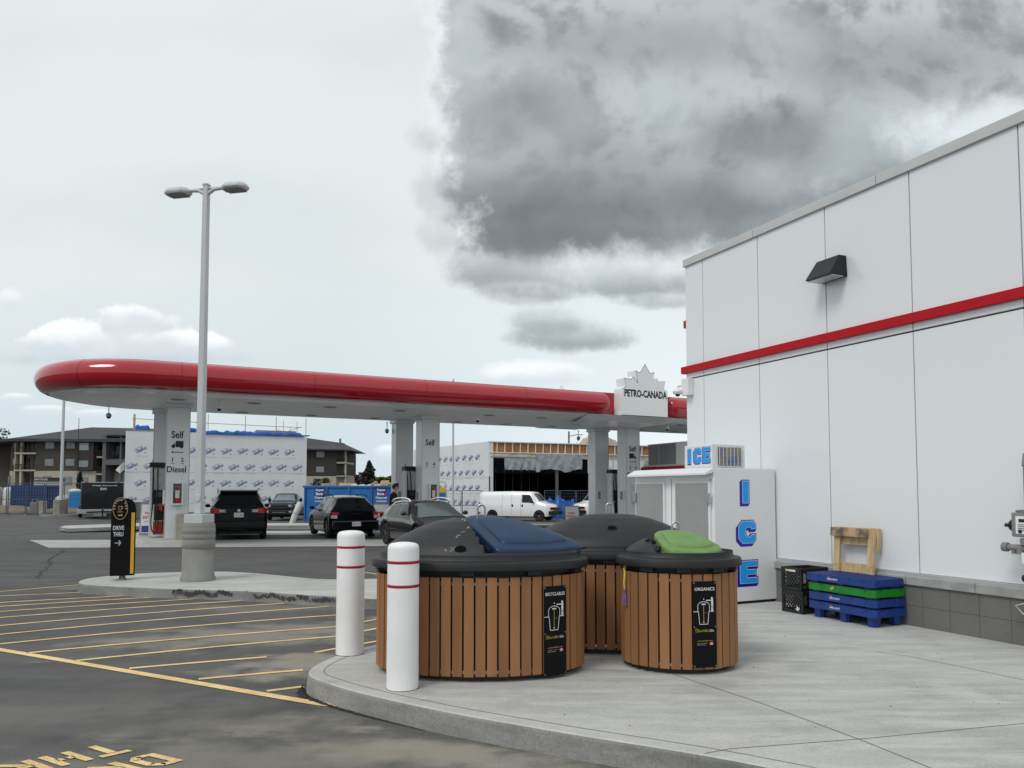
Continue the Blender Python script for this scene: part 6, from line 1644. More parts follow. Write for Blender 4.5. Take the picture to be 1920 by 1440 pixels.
bd = skinned('body', J, E_, R_, M['skin']); bd.parent = per
Js = [(0, 0, .86), (0, 0, 1.08), (.02, 0, 1.28), (.03, 0, 1.40), (.045, 0, 1.45), (.02, -.185, 1.36), (.035, -.205, 1.20), (.02, .185, 1.36), (.055, .205, 1.20)]
o = skinned('t_shirt', Js, [(0, 1), (1, 2), (2, 3), (3, 4), (3, 5), (5, 6), (3, 7), (7, 8)], [.155, .15, .165, .125, .075, .085, .075, .085, .075], M['cloth_black']); o.parent = per
Jt = [(0, 0, .93), (0, -.09, .84), (.02, -.10, .48), (-.03, -.10, .08), (0, .09, .84), (.05, .10, .48), (.02, .10, .08)]
o = skinned('trousers', Jt, [(0, 1), (1, 2), (2, 3), (0, 4), (4, 5), (5, 6)], [.15, .105, .085, .07, .105, .085, .07], M['cloth_black']); o.parent = per
for (fx, fy) in ((-.03, -.105), (.02, .105)):
    b = MB(); b.sphere((fx+.07, fy, .045), .075, 0, sc=(1.75, .72, .65)); b.box(fx-.06, fx+.19, fy-.045, fy+.045, 0, .03, 0); b.build('shoe', M['ink_black'], per)
b = MB(); b.sphere((.085, 0, 1.675), .108, 0, sc=(1.0, .86, .80)); b.sphere((.03, 0, 1.64), .085, 0, sc=(.9, .95, 1.1)); b.sphere((.15, 0, 1.735), .05, 0, sc=(1.1, 1.1, .6)); b.build('hair', M['hair'], per)
b = MB(); b.sphere((.20, 0, 1.595), .016, 0, sc=(1.3, .8, 1.2)); b.sphere((.10, -.085, 1.60), .022, 0, sc=(.7, .5, 1.1)); b.sphere((.10, .085, 1.60), .022, 0, sc=(.7, .5, 1.1)); b.build('nose_and_ears', M['skin'], per)
b = MB(); b.sphere((.175, -.032, 1.615), .010, 0, n=8, k=5); b.sphere((.175, .032, 1.615), .010, 0, n=8, k=5); b.cbox((.182, 0, 1.555), (.008, .045, .008)); b.cbox((.178, -.032, 1.635), (.01, .04, .007)); b.cbox((.178, .032, 1.635), (.01, .04, .007)); b.build('face_features', M['hair'], per)
for (hx, hy, hz, dr) in ((.36, -.19, 1.01, -1), (.40, .12, 1.125, 1)):
    b = MB(); b.sphere((hx+.02, hy, hz), .038, 0, sc=(1.25, .95, .5), n=10, k=6)
    for k in range(4):
        y = hy-.027+.018*k; l = (.055, .065, .062, .048)[k]; b.tube([(hx+.05, y, hz), (hx+.05+l*.6, y, hz-.012), (hx+.05+l*.8, y, hz-.035)], .0085, 6, 0, r1=.007)
    b.tube([(hx+.0, hy+dr*.03, hz), (hx+.03, hy+dr*.05, hz-.01), (hx+.055, hy+dr*.045, hz-.02)], .010, 6, 0, r1=.008); b.build('hand', M['skin'], per)

# ------------------------------------------------------------------ unfinished buildings behind
def glasroc(parent, T, Wd, Ht, col_sp=1.22, row_sp=1.28, z0=1.0, squeeze=1.0, thick=1.0):
    """printed sheathing marks, seams, on a wall plane with local x along the wall and y up"""
    inkb = MB(); sm_ = MB(); rows_ = int((Ht-z0)/row_sp)+1
    for r in range(rows_):
        z = z0+r*row_sp
        for c in range(int(Wd/col_sp)+1):
            x = .55+c*col_sp+(.61 if r % 2 else 0)+random.uniform(-.03, .03)
            if x > Wd-.6: continue
            zz = z+random.uniform(-.03, .03)
            if zz+.45 > Ht: continue
            TT = T @ Matrix.Translation((x, zz, .004)) @ Matrix.Rotation(radians(27), 4, 'Z')
            inkb.text('GlasRoc', .80, .28, 0, TT, bold=.014)
            inkb.quad((-.45, .33, 0), (.18, .33, 0), (.18, .355, 0), (-.45, .355, 0), 0, TT)
            TQ = T @ Matrix.Translation((x+.22, zz-.16, .004)); inkb.quad((-.05, 0, 0), (.06, 0, 0), (.06, .06, 0), (-.05, .06, 0), 0, TQ)
            if random.random() < .8: sm_.quad((x-.45, zz-.40, .004), (x+.40, zz-.40, .004), (x+.40, zz-.385, .004), (x-.45, zz-.385, .004), 0, T)
    for k in range(1, int(Ht/2.44)+1): sm_.quad((0, k*2.44-.9, .0035), (Wd, k*2.44-.9, .0035), (Wd, k*2.44-.885, .0035), (0, k*2.44-.885, .0035), 0, T)
    a = inkb.build('sheathing_print', M['ink_blue'], parent); c = sm_.build('sheathing_seams', M['meter'], parent)
k1 = 1.2
PL = D(236, 807, 47.2*k1); PR_ = D(575.5, 817.5, 51.8*k1)
dv = Vector((PR_.x-PL.x, PR_.y-PL.y)); W1_ = dv.length; a1_ = atan2(dv.y, dv.x); H1 = PL.z+.9
bA = thing('sheathed_building', 'white GlasRoc sheathed building shell with blue tarp and wooden guard rail on top', 'building', (PL.x, PL.y, -.9), a1_)
b = MB(); b.box(0, W1_, 0, 14, 0, H1, 0); b.build('wall', M['sheath'], bA)
glasroc(bA, frame((0, -.002, 0), (1, 0, 0), (0, 0, 1)), W1_, H1-.1, z0=1.75)
b = MB(); b.box(-.02, 4.5, -.03, 1.0, H1, H1+.10, 0); b.box(8.5, W1_*.87, -.03, 1.0, H1, H1+.09, 0); b.box(W1_*.88, W1_+.25, -.03, 1, H1, H1+.05, 0); b.build('parapet_membrane', M['meter'], bA)
b = MB()
def lump(mb, x0, x1, y, z, h, n=14, dp=1.2, seed=0):
    rnd = random.Random(seed)
    hs_ = [h*(.55+.45*rnd.random()) for _ in range(n+1)]
    vs = []
    for i in range(n+1):
        x = x0+(x1-x0)*i/n; e = min(1, min(i, n-i)/1.2)
        vs += [(x, y, z), (x, y-.08*rnd.random(), z+hs_[i]*e*.7), (x, y+dp*.4, z+hs_[i]*e), (x, y+dp, z)]
    mb.add(vs, [(4*i+k, 4*i+4+k, 4*i+5+k, 4*i+1+k) for i in range(n) for k in range(3)], 0, None, True)
lump(b, .5, 1.7, .3, H1+.1, .5, 8, seed=1); lump(b, 3.0, 5.4, .2, H1+.1, .35, 8, seed=2); lump(b, 5.4, 13.2, -.12, H1-.10, .42, 30, seed=3); b.build('blue_tarp', M['tarp_blue'], bA)
b = MB(); b.box(9.5, 12.7, 1.0, 3, H1+.1, H1+.42, 0); b.build('roof_unit', M['meter'], bA)
b = MB()
for x in (.55, 5.8, 8.6, 11.0, 13.4): b.bar((x, .3, H1+.1), (x, .3, H1+1.5 if x > 1 else H1+1.3), .05 if x > 1 else .16, .05)
for (xa, xb, z) in ((.4, W1_*.38, .95), (W1_*.36, W1_*.97, .80)): b.bar((xa, .28, H1+z), (xb, .28, H1+z-.12), .09, .04)
for i in range(4): b.bar((W1_*.82+i*.55, .3, H1), (W1_*.82+i*.55, .3, H1+(1.2 if i % 2 else .7)), .04, .04)
b.bar((W1_*.84, .3, H1+.1), (W1_*.97, .3, H1+.75), .10, .04); b.bar((W1_*.78, .3, H1+.05), (W1_*.84, .3, H1+.5), .10, .04)
b.build('guard_rail', M['lumber'], bA)
b = MB(); b.add([(-.62, -.3, 4.10), (-.30, -.35, 3.85), (-.03, -.1, 4.10), (-.02, -.1, 4.75), (-.25, -.25, 4.55)], [(0, 1, 4), (1, 2, 3, 4)], 0); b.build('loose_sheet', M['tarp_white'], bA)
b = MB(); b.box(0, W1_, -.06, -.01, .0, .75, 0); b.build('plinth', M['conc_base'], bA)
bc = thing('jersey_barrier', 'grey concrete barrier blocks at the foot of the sheathed building left of the pump', 'barrier', (*GG(254, 972)[:2], -.1), a1_)
b = MB(); b.box(-1.6, 1.6, -.3, .3, 0, .95, 0); b.box(-1.6, 1.6, -.2, .2, .951, 1.05, 0); b.build('block', M['conc_base'], bc, bevel=.05)

k2 = 1.05
C2 = D(916.5, 827.5, 58.2*k2); E2_ = D(1101, 832.8, 61.6*k2); S2 = D(822, 838, 65.9*k2)
dv = Vector((E2_.x-C2.x, E2_.y-C2.y)); a2_ = atan2(dv.y, dv.x); W2_ = 15.5; H2 = C2.z+1.2
dsv = Vector((S2.x-C2.x, S2.y-C2.y)); L2s = dsv.length*1.6; asd = atan2(dsv.y, dsv.x)-a2_
bB = thing('open_shell_building', 'building shell with open dark front, steel studs and GlasRoc sheathed side wall', 'building', (C2.x, C2.y, -1.2), a2_)
sx_, sy_ = cos(asd), sin(asd)
b = MB(); b.prism([(0, 0), (sx_*L2s, sy_*L2s), (sx_*L2s+.3*sy_, sy_*L2s-.3*sx_), (.3*sy_+.1, -.3*sx_*0+.02)], 0, H2, 0)
b.box(W2_, W2_+.3, 0, 12, 0, H2, 0); b.box(0, W2_, 11.5, 12, 0, H2-.1, 1); b.box(.2, W2_, .3, 12, H2-2.6, H2-2.5, 1); b.build('wall', [M['sheath'], M['interior_shade']], bB)  # rear wall and ceiling near-black, the unlit room's darkness painted in
glasroc(bB, frame((sx_*L2s, sy_*L2s, 0), (-sx_, -sy_, 0), (0, 0, 1)) @ Matrix.Translation((0, 0, .01)), L2s-.1, H2-.1, z0=1.7)
hb_ = .86
b = MB(); b.box(.0, W2_, .12, .2, H2-hb_, H2-.06, 0); b.build('plywood', M['ply'], bB)
b = MB(); b.box(-.02, W2_, -.04, .25, H2-.06, H2+.02, 0); b.box(0, W2_, -.04, .2, H2-hb_-.07, H2-hb_, 0)
for k in range(22): x = .02+k*.70; b.box(x, x+.05, 0, .12, H2-hb_, H2-.06, 0)
b.build('steel_stud', M['sheath'], bB)
b = MB(); lump(b, .1, 5.6, -.02, H2-hb_-.42, .36, 16, .3, 5); lump(b, 6.4, 9.0, -.02, H2-hb_-.45, .40, 8, .3, 6); b.box(0, W2_, .05, .25, H2-hb_-.48, H2-hb_-.07, 0); b.build('insulation_roll', M['insul'], bB)
b = MB()
def curtain(x0, x1, zt, zlf, seed):
    rnd = random.Random(seed); n = 26; vs = []
    ph = rnd.uniform(0, 6)
    for i in range(n+1):
        x = x0+(x1-x0)*i/n; zl_ = zlf(i/n)+rnd.uniform(-.05, .05)
        for k in range(6):
            f = k/5; vs.append((x, -.10+.07*sin(i*1.1+ph+k*.8)*f, zt+(zl_-zt)*f))
    b.add(vs, [(6*i+k, 6*i+6+k, 6*i+7+k, 6*i+1+k) for i in range(n) for k in range(5)], 0, None, True)
ztp = H2-hb_-.5
curtain(1.35, 4.2, ztp+.02, lambda f: ztp-.95, 1); curtain(4.2, 8.6, ztp+.42, lambda f: ztp-1.15+.3*abs(sin(f*5)), 2)
b.build('grey_tarp', M['tarp_grey'], bB)
b = MB(); b.box(6.15, 6.35, 0, .2, 0, ztp, 0); b.box(10.1, 10.35, 0, .25, 0, ztp, 0); b.box(0, .12, -.02, .25, 0, ztp-1.5, 0); b.box(0, 15, .05, .2, .9, 1.02, 0)
for k in range(7): b.box(1.0+k*.8, 1.03+k*.8, 3.0, 3.03, 0, ztp-.8, 0)
b.build('dark_post', M['grey_clad'], bB)
b = MB()
for k in range(7): b.box(10.5+k*.62, 10.54+k*.62, 0, .1, 0, ztp, 0)
for z in (ztp-.02, ztp-1.9, ztp-3.6): b.box(10.4, W2_, -.01, .1, z, z+.06, 0)
b.bar((10.5, .05, ztp), (14.5, .05, ztp-4.3), .12, .06); b.build('stud_frame', M['galv'], bB)
b = MB(); b.box(0, W2_, 3, 3.2, 0, 1.1, 0); b.build('low_wall', M['insul'], bB)
b = MB(); lump(b, 9.2, 12.6, .5, H2, 1.05, 12, 2, 9); b.build('tarp_bundle', M['insul'], bB)

up = thing('utility_pole', 'thin dark utility pole with a bracket rising behind the open shell building', 'pole', (D(1067, 900, 90).x, 90, -.8))
b = MB(); b.tube([(0, 0, 0), (0, 0, 9.6)], .10, 8); b.tube([(0, 0, 9.0), (.9, 0, 9.2), (1.7, 0, 9.2)], .05, 6); b.tube([(0, 0, 6.8), (1.5, 0, 9.1)], .02, 5); b.build('shaft', M['grey_clad'], up)

# ------------------------------------------------------------------ apartment blocks
YA_ = 96.0
def AP(px, py): v = D(px, py, YA_); return v.x, v.z
apx = thing('apartment_building', 'dark brown and beige three storey apartment building at the far left', 'building', (0, 0, 0))
sc1 = lambda px: D(px, 860, YA_).x
sz1 = lambda py: D(200, py, YA_).z
ze = sz1(823); zg = sz1(883)
b = MB()
b.box(sc1(68), sc1(181), YA_, YA_+14, zg, ze, 0); b.box(sc1(14), sc1(30), YA_+.6, YA_+14, zg, ze, 0); b.box(sc1(-90), sc1(0), YA_+4, YA_+15, -1, ze-.3, 0); b.box(sc1(149), sc1(179), YA_-.5, YA_, zg+.05, ze-.1, 1)
b.box(sc1(200), sc1(300), YA_+1.6, YA_+14, zg, ze, 0)
wallo = b.build('brown_wall', [M['brown_siding'], mat('dark_siding', (.028, .025, .021), .8)], apx)
b = MB(); b.box(sc1(14), sc1(28), YA_+.5, YA_+13, -1, zg, 0); b.box(sc1(66), sc1(181), YA_-.1, YA_+13, -1, zg, 0); b.box(sc1(28), sc1(68), YA_+2.0, YA_+3, -1, ze, 0); b.box(sc1(181), sc1(200), YA_+1.6, YA_+2.5, -1, ze, 0)
b.box(sc1(4), sc1(11), YA_+3.2, YA_+4, -1, ze-.5, 0); b.box(sc1(204), sc1(240), YA_+1.5, YA_+1.6, -1, zg-.2, 0)
b.box(sc1(38), sc1(42), YA_-.1, YA_+.3, -1, ze, 0); b.box(sc1(28.2), sc1(30), YA_-.1, YA_+2, -1, ze, 0); b.box(sc1(193), sc1(196), YA_-.1, YA_+.3, -1, ze, 0)
for py in (850, 882): b.box(sc1(28), sc1(68), YA_-.15, YA_+1.98, sz1(py+1.5), sz1(py-1.5), 0)
for py in (857, 889): b.box(sc1(182), sc1(200), YA_-.15, YA_+1.6, sz1(py+1.5), sz1(py-1.2), 0)
b.build('stucco_wall', M['stucco'], apx)
b = MB(); b.box(sc1(196.5), sc1(203), YA_-.6, YA_+1.4, -1, sz1(816), 0); b.box(sc1(203), sc1(260), YA_-.6, YA_+.2, sz1(872), sz1(862), 0); b.box(sc1(228), sc1(231), YA_-.5, YA_, -1, sz1(816), 0); b.box(sc1(204), sc1(260), YA_-.8, YA_-.4, sz1(826), sz1(823), 0); b.box(sc1(204), sc1(260), YA_-.8, YA_+1, sz1(817), sz1(813.5), 0); b.box(sc1(196), sc1(260), YA_+.3, YA_+1.4, sz1(872), zg+1.6, 0)
b.build('grey_entry_tower', M['grey_clad'], apx)
b = MB()
ov = .9; xl = sc1(-95); xr = sc1(300); xm = sc1(112); zr = sz1(797.5)+.35; z_ = ze+.0
x0 = sc1(24); 
b.add([(x0, YA_-ov, z_), (xr, YA_-ov, z_-.1), (xr, YA_+7, zr-.3), (xm, YA_+7, zr), (xl, YA_+7+2, zr-2.4), (xl, YA_+2.5, z_-.2), (x0, YA_-ov, z_-.35), (xr, YA_-ov, z_-.45), (xl, YA_+2.5, z_-.55), (xr, YA_+16, z_), (xl, YA_+16, z_)],
      [(0, 1, 2, 3), (0, 3, 4, 5), (6, 7, 1, 0), (8, 6, 0, 5), (3, 2, 9, 10, 4), (6, 8, 10, 9, 7)], 0); b.build('roof', M['shingle'], apx)
def win(parent, xa, xb, za, zb2, y, split=True):
    f = MB(); f.box(xa, xb, y-.06, y-.01, za, zb2, 0); fo = f.build('window', M['trim'] if not split else M['grey_screen'], parent)
    g_ = MB(); n = 2 if split else 1
    for k in range(n):
        u0 = xa+(xb-xa)*k/n+.06; u1 = xa+(xb-xa)*(k+1)/n-.06; g_.box(u0, u1, y-.075, y-.062, za+.07, zb2-.07, 0)
    g_.build('pane', M['window'], fo)
for (xa, xb) in ((85, 101), (124, 140)):
    for (ya, yb) in ((828, 841), (861, 873.5)): win(apx, sc1(xa), sc1(xb), sz1(yb), sz1(ya), YA_)
for (ya, yb) in ((831, 844.5), (864, 876)): win(apx, sc1(153), sc1(170), sz1(yb), sz1(ya), YA_-.5)
for (xa, xb, ya, yb) in ((82, 98, 892.5, 905), (121, 137, 893.5, 909), (153, 167, 894, 903), (17, 22, 892, 915)): win(apx, sc1(xa), sc1(xb), sz1(yb), sz1(ya), YA_-.1, xb-xa > 8)
for (ya, yb) in ((827, 840), (860, 872)): win(apx, sc1(20), sc1(26), sz1(yb), sz1(ya), YA_+.55)
for (xa, xb, ya, yb) in ((34, 38, 828, 848), (45, 54, 828, 849), (31.5, 38, 858, 882), (44, 53, 856, 880), (31, 38, 888, 915), (42, 51, 890, 915)): win(apx, sc1(xa), sc1(xb), sz1(yb), sz1(ya), YA_+2.0, False)
for (xa, xb, ya, yb) in ((205, 212, 833, 853), (222, 228, 829, 853), (205, 212, 864, 872)): win(apx, sc1(xa), sc1(xb), sz1(yb), sz1(ya), YA_+1.58, False)
b = MB()
for (xa, xb, yb, z_p) in ((30, 68, 848.5, 838), (30, 68, 880.5, 870), (184, 198, 855, 845), (184, 198, 887, 876), (204, 226, 856, 846)):
    y = YA_-.16; za, zb2 = sz1(yb), sz1(z_p); b.box(sc1(xa), sc1(xb), y-.02, y, zb2-.05, zb2, 0)
    n = int((sc1(xb)-sc1(xa))/.14)
    for k in range(n): x = sc1(xa)+k*.14; b.box(x, x+.03, y-.02, y, za, zb2, 0)
b.build('balcony_railing', M['ink_black'], apx)
b = MB(); b.cbox((sc1(151), YA_-.6, sz1(850)), (.05, .05, 9)); b.build('drain_pipe', M['ink_black'], apx)
YB_ = 112.0
sx2 = lambda px: D(px, 860, YB_).x; sz2 = lambda py: D(620, py, YB_).z
apb = thing('apartment_building', 'dark apartment wing with open balconies showing past the white sheathed building', 'building', (0, 0, 0))
b = MB(); b.box(sx2(560), sx2(631), YB_, YB_+14, sz2(893), sz2(843), 0); b.build('brown_wall', mat('dark_siding2', (.032, .028, .022), .8), apb)
b = MB(); b.box(sx2(560), sx2(631), YB_-.1, YB_+13, -1.5, sz2(893), 0); b.box(sx2(646), sx2(648.5), YB_+.2, YB_+.5, -1.5, sz2(845), 0); b.box(sx2(636), sx2(638), YB_+3, YB_+3.3, sz2(893), sz2(845), 0)
for py in (869, 894): b.box(sx2(631.2), sx2(648), YB_, YB_+6, sz2(py), sz2(py-3), 0)
b.build('stucco_wall', M['stucco'], apb)
b = MB(); b.add([(sx2(555), YB_-1, sz2(841)), (sx2(663), YB_-1, sz2(843.5)), (sx2(625), YB_+6, sz2(826)), (sx2(555), YB_+6, sz2(816)), (sx2(555), YB_-1, sz2(844)), (sx2(663), YB_-1, sz2(845.5)), (sx2(655), YB_+13, sz2(843)), (sx2(555), YB_+13, sz2(843))],
      [(0, 1, 2, 3), (4, 5, 1, 0), (5, 6, 2, 1), (2, 6, 7, 3), (4, 7, 6, 5)], 0); ro = b.build('roof', M['shingle'], apb)
b = MB(); b.box(sx2(616), sx2(630), YB_+4, YB_+6, sz2(840), sz2(827), 0); b.tube([(sx2(623), YB_+5, sz2(827)), (sx2(623), YB_+5, sz2(818))], .15, 8); b.build('chimney', M['grey_clad'], ro)
for (ya, yb) in ((846.5, 857.5), (875, 885.5)): win(apb, sx2(593.5), sx2(608), sz2(yb), sz2(ya), YB_)
b = MB()
for (ya, yb) in ((857, 866), (885, 893)):
    b.box(sx2(631), sx2(646), YB_-.02, YB_, sz2(ya+1), sz2(ya), 0); b.box(sx2(634), sx2(644), YB_+1, YB_+2, sz2(yb), sz2(ya+2), 0)
    for k in range(10): x = sx2(631)+k*.13; b.box(x, x+.03, YB_-.02, YB_, sz2(yb), sz2(ya), 0)
b.build('balcony_railing', M['ink_black'], apb)

# distant kiosk behind the freezer
KO = (6.96, 30.0)
ks = thing('service_building', 'low white building with grey screened roof and red stripe behind the ice freezer', 'building', (KO[0], KO[1], -.3), RB)
b = MB(); b.box(-.25, 5, -6, 2.65, 0, 2.84, 0); b.box(-.2, 5, -6, 2.60, 2.955, 3.03, 0); b.build('wall', M['sheath'], ks)
b = MB(); b.box(-.28, 5.0, -6, 2.68, 2.841, 2.954, 0); b.build('red_stripe', M['red_band'], ks)
b = MB(); b.box(.0, 4, .51, 2.5, 3.031, 3.90, 0); b.box(-.06, 4, -6, .509, 3.031, 3.93, 1); b.box(-.03, 4.0, .51, 2.53, 3.901, 3.935, 1); b.box(-.006, -.001, 1.74, 1.76, 3.03, 3.90, 1); b.build('roof_screen', [M['grey_screen'], M['white_paint']], ks)

# ------------------------------------------------------------------ site clutter, fences
def fence_run(label, P0, P1, n, h, mt, z0a, z0b):
    t = thing('construction_fence', label, 'fence', (P0[0], P0[1], z0a), atan2(P1[1]-P0[1], P1[0]-P0[0]))
    L_ = sqrt((P1[0]-P0[0])**2+(P1[1]-P0[1])**2); w_ = L_/n
    for k in range(n):
        b = MB(); x0 = k*w_+.05; x1 = (k+1)*w_-.05; dz = (z0b-z0a)*(k+.5)/n
        for x in (x0, x1): b.tube([(x, 0, .05+dz), (x, 0, h+dz)], .03, 6)
        for z in (.12, h*.5, h): b.tube([(x0, 0, z+dz), (x1, 0, z+dz)], .025, 6)
        po = b.build('fence_panel', M[mt], t)
        b = MB(); m_ = int((x1-x0)/.16)
        for i in range(1, m_): b.box(x0+(x1-x0)*i/m_-.004, x0+(x1-x0)*i/m_+.004, -.003, .003, .12+dz, h+dz, 0)
        for i in range(1, 9): b.box(x0, x1, -.003, .003, .12+(h-.12)*i/9-.003+dz, .12+(h-.12)*i/9+.003+dz, 0)
        b.build('mesh', M['fence'], po)
        b = MB(); b.cbox((x0, 0, .03+dz), (.12, .8, .06)); b.build('fence_foot', M['conc_base'], t)
    return t
a = D(-60, 970, 50); c = D(152, 970, 52)
fence_run('temporary wire construction fence across the far left of the lot', (a.x, 50), (c.x, 52), 6, 2.15, 'fence_blue', 0, 0)
a = D(826, 970, 56.5); c = D(905, 970, 57)
fence_run('temporary wire fence with blue frames at the foot of the sheathed side wall', (a.x, 56.5), (c.x, 57), 2, 2.2, 'fence_blue', gz(a.x, 56), gz(0, 56))
a = D(1020, 970, 56.5); c = D(1110, 970, 57)
fence_run('blue framed site fence between the two white vans', (a.x, 56.5), (c.x, 57), 3, 2.2, 'fence_blue', gz(0, 56), gz(0, 56))
a = D(1022, 960, 57.8); tb = thing('covered_material', 'bright blue tarpaulin covered heap behind the white van nose', 'tarpaulin', (a.x, 57.8, gz(0, 57)))
b = MB(); lump(b, 0, 2.6, 0, 0, 2.0, 14, 1.5, 21); b.box(.2, 2.2, .1, 1.2, 0, 1.4, 0); lump(b, 2.2, 4.0, .2, 0, 1.4, 8, 1.2, 22); b.build('cover', M['tarp_blue'], tb)
for k, (px, Y, w_, h_, rz, lab) in enumerate(((833, 50, .6, 2.3, 0, 'blue and yellow portable unit right of the middle column'),)):
    a = D(px, 960, Y); t = thing('portable_cabinet', lab, 'cabinet', (a.x, Y, gz(a.x, Y)), 0)
    b = MB(); b.box(-.9, .1, 0, 1, 0, 2.0, 0); b.build('body', M['bin_blue'], t, bevel=.03); b = MB(); b.box(-.9, .1, 0, 1, 2.0, 2.35, 0); b.build('top', M['sign_yellow'], t, bevel=.03)
# big white portable barrier frame right of middle column
a = D(823, 960, 44); t = thing('height_bar', 'white tubular frame standing right of the middle pump column', 'frame', (a.x-.6, 44, gz(a.x, 44)), 0)
b = MB(); b.tube(smooth_open([(0, 0, 0), (0, 0, 2.35), (.12, 0, 2.55), (.9, 0, 2.55), (1.05, 0, 2.4), (1.05, 0, 0)], 1), .04, 8); b.build('tube', M['white_pole'], t)
# left clutter
a = D(22, 970, 56); d2 = skip('waste_skip', 'dark blue ribbed skip behind the construction fence at far left', (a.x, 56, 0), radians(30), 3.1, 2.0, 2.05, M['bin_navy'], 5)
b = MB(); b.box(-.12, 2.2, -.14, -.092, .25, 2.0, 0); b.build('side_panel', M['bin_navy'], d2)
a = D(62, 960, 62); t = thing('site_container', 'white ribbed site container with a brown fascia board behind the dark blue skip', 'container', (a.x, 62, 0), radians(30))
b = MB(); b.box(0, 2.0, 0, 6, 0, 2.45, 0)
for k in range(9): b.box(0, 2.0, -.02, -.001, .2+k*.25, .22+k*.25, 0)
b.build('body', M['sheath'], t); b = MB(); b.box(-.05, 2.1, -.15, 6, 2.451, 2.75, 0); fb = b.build('fascia', M['brown_siding'], t)
b = MB(); b.text('MAYFAIR', .95, .17, 0, frame((.5, -.152, 2.5), (1, 0, 0), (0, 0, 1)), bold=.01); b.build('lettering', M['ink_white'], fb)
a = D(139, 960, 57); t = thing('portable_toilet', 'bright blue portable toilet with white roof beside the black trailer', 'toilet', (a.x, 57, 0), radians(29))
b = MB(); b.box(-.36, .40, 0, 1, 0, 1.55, 0); b.build('body', M['toilet'], t, bevel=.03); b = MB(); b.box(-.33, .37, -.02, -.001, .1, 1.45, 0); b.build('door', M['toilet'], t, bevel=.01); b = MB(); b.sphere((.02, .5, 1.62), .48, 0, sc=(1, 1, .38)); b.sphere((-.9, 1.5, .9), .6, 0, sc=(1, 1, .8)); b.build('roof', M['tarp_white'], t)
a = D(7, 960, 60); t = thing('storage_tank', 'pair of pale vertical tanks at the far left edge', 'tank', (a.x-1.2, 60, 0))
for k in range(4): b = MB(); b.lathe([(.34, 0), (.36, .1), (.36, 1.7), (.25, 1.9), (.05, 1.95)], 14, 0, Matrix.Translation((k*.75, 0, 0))); b.build('tank', M['grey_screen'] if k % 2 else M['tarp_white'], t)
a = D(66, 965, 51.5); t = thing('generator', 'small grey green generator box in front of the dark blue skip', 'generator', (a.x-.4, 51.5, 0))
b = MB(); b.box(0, .55, 0, .6, 0, .85, 0); b.box(.6, .9, 0, .5, 0, .95, 1); b.build('case', [M['meter'], M['insul']], t, bevel=.03); b = MB(); b.tube([(.1, .1, .86), (.1, .1, 1.05), (.45, .1, 1.05), (.45, .1, .86)], .02, 6); b.build('handle', M['galv'], t)
dm = MB()
for (px, Y, r) in ((10, 54, 2.2), (45, 53, 1.6), (122, 55, 1.5), (148, 54, 1.2)):
    a = D(px, 960, Y); dm.sphere((a.x, Y, 0), r, 0, sc=(1.3, .5, .28), n=18, k=8)
o = dm.build('soil_heap', M['dirt']); o["kind"] = "stuff"
p_ = GG(113, 968); kp = [(p_[0]+dx, p_[1]+dy) for dx, dy in ((-.85, -.7), (-.3, -.95), (1.0, -.95), (1.5, -.5), (1.6, .9), (-.6, 1.0))]
struct(curbed('lamp_planter_kerb', kp, .14, [M['dirt'], M['curb_face']]))
fl2 = thing('street_light', 'slim arching street light far off between the dark wing and the spruces', 'street lamp', (D(652, 900, 135).x, 135, -1), 0)
b = MB(); b.tube([(0, 0, 0), (0, 0, 4.6)], .09, 6); b.tube([(0, 0, 4.5), (.25, 0, 4.85), (1.3, 0, 5.1)], .06, 6); b.cbox((1.5, 0, 5.1), (.6, .25, .12)); b.build('shaft', M['galv'], fl2)

# ------------------------------------------------------------------ trees
def foliage(mb, cx, cy, z0, z1, rfun, n, size, seed, droop=.3, m=0):
    rnd = random.Random(seed)
    for _ in range(n):
        f = rnd.random()**1.15; z = z0+(z1-z0)*f; R_ = rfun(f); a = rnd.uniform(0, 2*pi); 
        lump_ = .62+.38*sin(a*3+f*17+seed)*sin(f*29+a*2)
        r = R_*sqrt(rnd.random())*lump_*rnd.uniform(.75, 1.25); s_ = size*rnd.uniform(.5, 1.3)
        c = Vector((cx+r*cos(a), cy+r*sin(a), z-droop*r*.4)); u = Vector((cos(a), sin(a), -droop+rnd.uniform(-.3, .3))).normalized()*s_
        v = Vector((rnd.uniform(-1, 1), rnd.uniform(-1, 1), rnd.uniform(-.5, .9))); v = (v-u.normalized()*v.dot(u.normalized()))
        if v.length < .1: continue
        v = v.normalized()*s_*.42
        mb.add([c-u*.5-v*.3, c-u*.1+v, c+u*.6, c-u*.1-v], [(0, 1, 2, 3)], m)
def conifer(label, px, ptop, pbot, Y, rw, n=2600, mt='needle', seed=1, size=.35):
    x = D(px, 900, Y).x; zt = D(px, ptop, Y).z; zb_ = D(px, pbot, Y).z
    t = thing('spruce_tree', label, 'tree', (x, Y, zb_-.5)); h = zt-zb_+.5
    b = MB(); b.tube([(0, 0, 0), (0, 0, h*.5), (0, 0, h*.97)], rw*.07, 7, 0, r1=.02)
    rnd = random.Random(seed)
    for k in range(26):
        f = .08+.86*k/26; a = k*2.4; r = rw*(1-f)**.85*.8; b.tube([(0, 0, h*f), (r*cos(a), r*sin(a), h*f-.15*r)], .03, 4, 0, r1=.008)
    b.build('trunk', M['bark'], t)
    f_ = MB(); foliage(f_, 0, 0, h*.05, h, lambda f: rw*(1-f)**.9*(.72+.28*abs(sin(f*24)))+.03, n, size, seed); f_.build('crown', M[mt], t)
    return t
conifer('tall dark spruce tree rising above the middle of the skip load', 692, 865, 912, 130, 3.1, 3400, 'needle2', 3, .5)
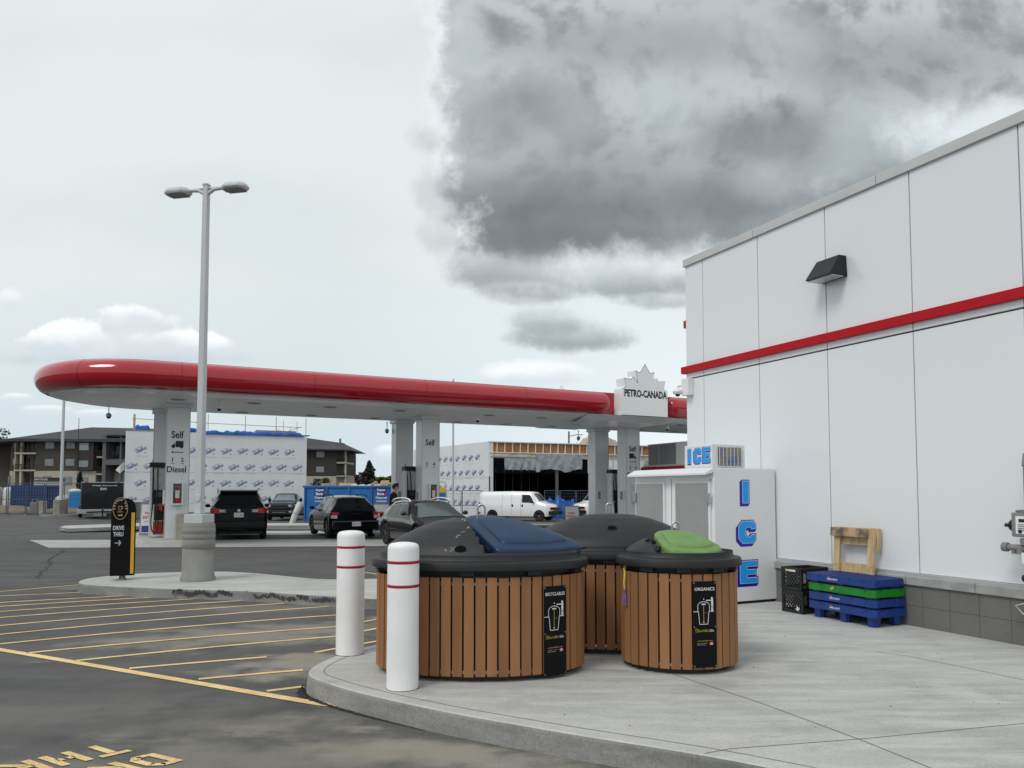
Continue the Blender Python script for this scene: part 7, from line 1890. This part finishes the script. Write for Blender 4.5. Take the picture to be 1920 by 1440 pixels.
conifer('small dark spruce right of the balcony wing', 657, 884, 912, 132, 1.5, 1500, 'needle', 4, .38)
conifer('smallest dark spruce between the two taller ones', 668, 891, 912, 134, 1.2, 1000, 'needle', 5, .38)
conifer('dark spruce tree next to the right pump column, above the freezer', 1205, 853, 892, 90, 1.05, 1600, 'needle', 6, .3)
conifer('young blue green spruce in front of the beige apartment wall', 150, 886, 962, 84, 1.6, 2400, 'needle2', 7, .32)
def bush(label, px, ptop, pbot, Y, rw, n, mt, seed, size=.3, name='bush'):
    x = D(px, 900, Y).x; zt = D(px, ptop, Y).z; zb_ = D(px, pbot, Y).z; h = zt-zb_+.6
    t = thing(name, label, 'tree' if name != 'bush' else 'bush', (x, Y, zb_-.6)); rnd = random.Random(seed)
    b = MB()
    for k in range(14):
        a = k*2.4; b.tube([(0, 0, 0), (rw*.3*cos(a), rw*.3*sin(a), h*.4), (rw*.75*cos(a)*rnd.random(), rw*.75*sin(a), h*rnd.uniform(.6, .98))], .04, 5, 0, r1=.01)
    b.build('trunk', M['bark'], t)
    if n:
        f_ = MB(); foliage(f_, 0, 0, h*.12, h, lambda f: rw*sqrt(max(.02, 1-(2*f-.8)**2*.55)), n, size, seed, .0); f_.build('crown', M[mt], t)
bush('round light green tree to the right of the tall spruce', 715, 895, 912, 120, 2.2, 1700, 'leaf', 11, .38, 'leafy_tree')
bush('light green tree partly behind the middle pump island', 735, 893, 912, 122, 1.8, 1300, 'leaf', 12, .36, 'leafy_tree')
bush('brownish bare bush left of the tall spruce', 677, 886, 912, 128, 1.3, 380, 'bark', 13, .4)
bush('green bush showing over the left end of the skip', 611, 896, 912, 108, .9, 700, 'leaf', 14, .25)
bush('sparse brown bush above the skip left end', 595, 898, 912, 106, 1.0, 300, 'bark', 15, .3)
bush('olive shrub behind the freezer canopy edge', 1206, 872, 892, 70, 1.5, 900, 'leaf', 16, .25)
bush('low brown shrub in front of the sheathed building corner', 232, 905, 962, 60, .55, 500, 'leaf', 17, .2)
bush('bare twiggy tree at the far left edge behind the roof', 1, 803, 880, 150, 2.6, 420, 'bark', 18, .45, 'bare_tree')
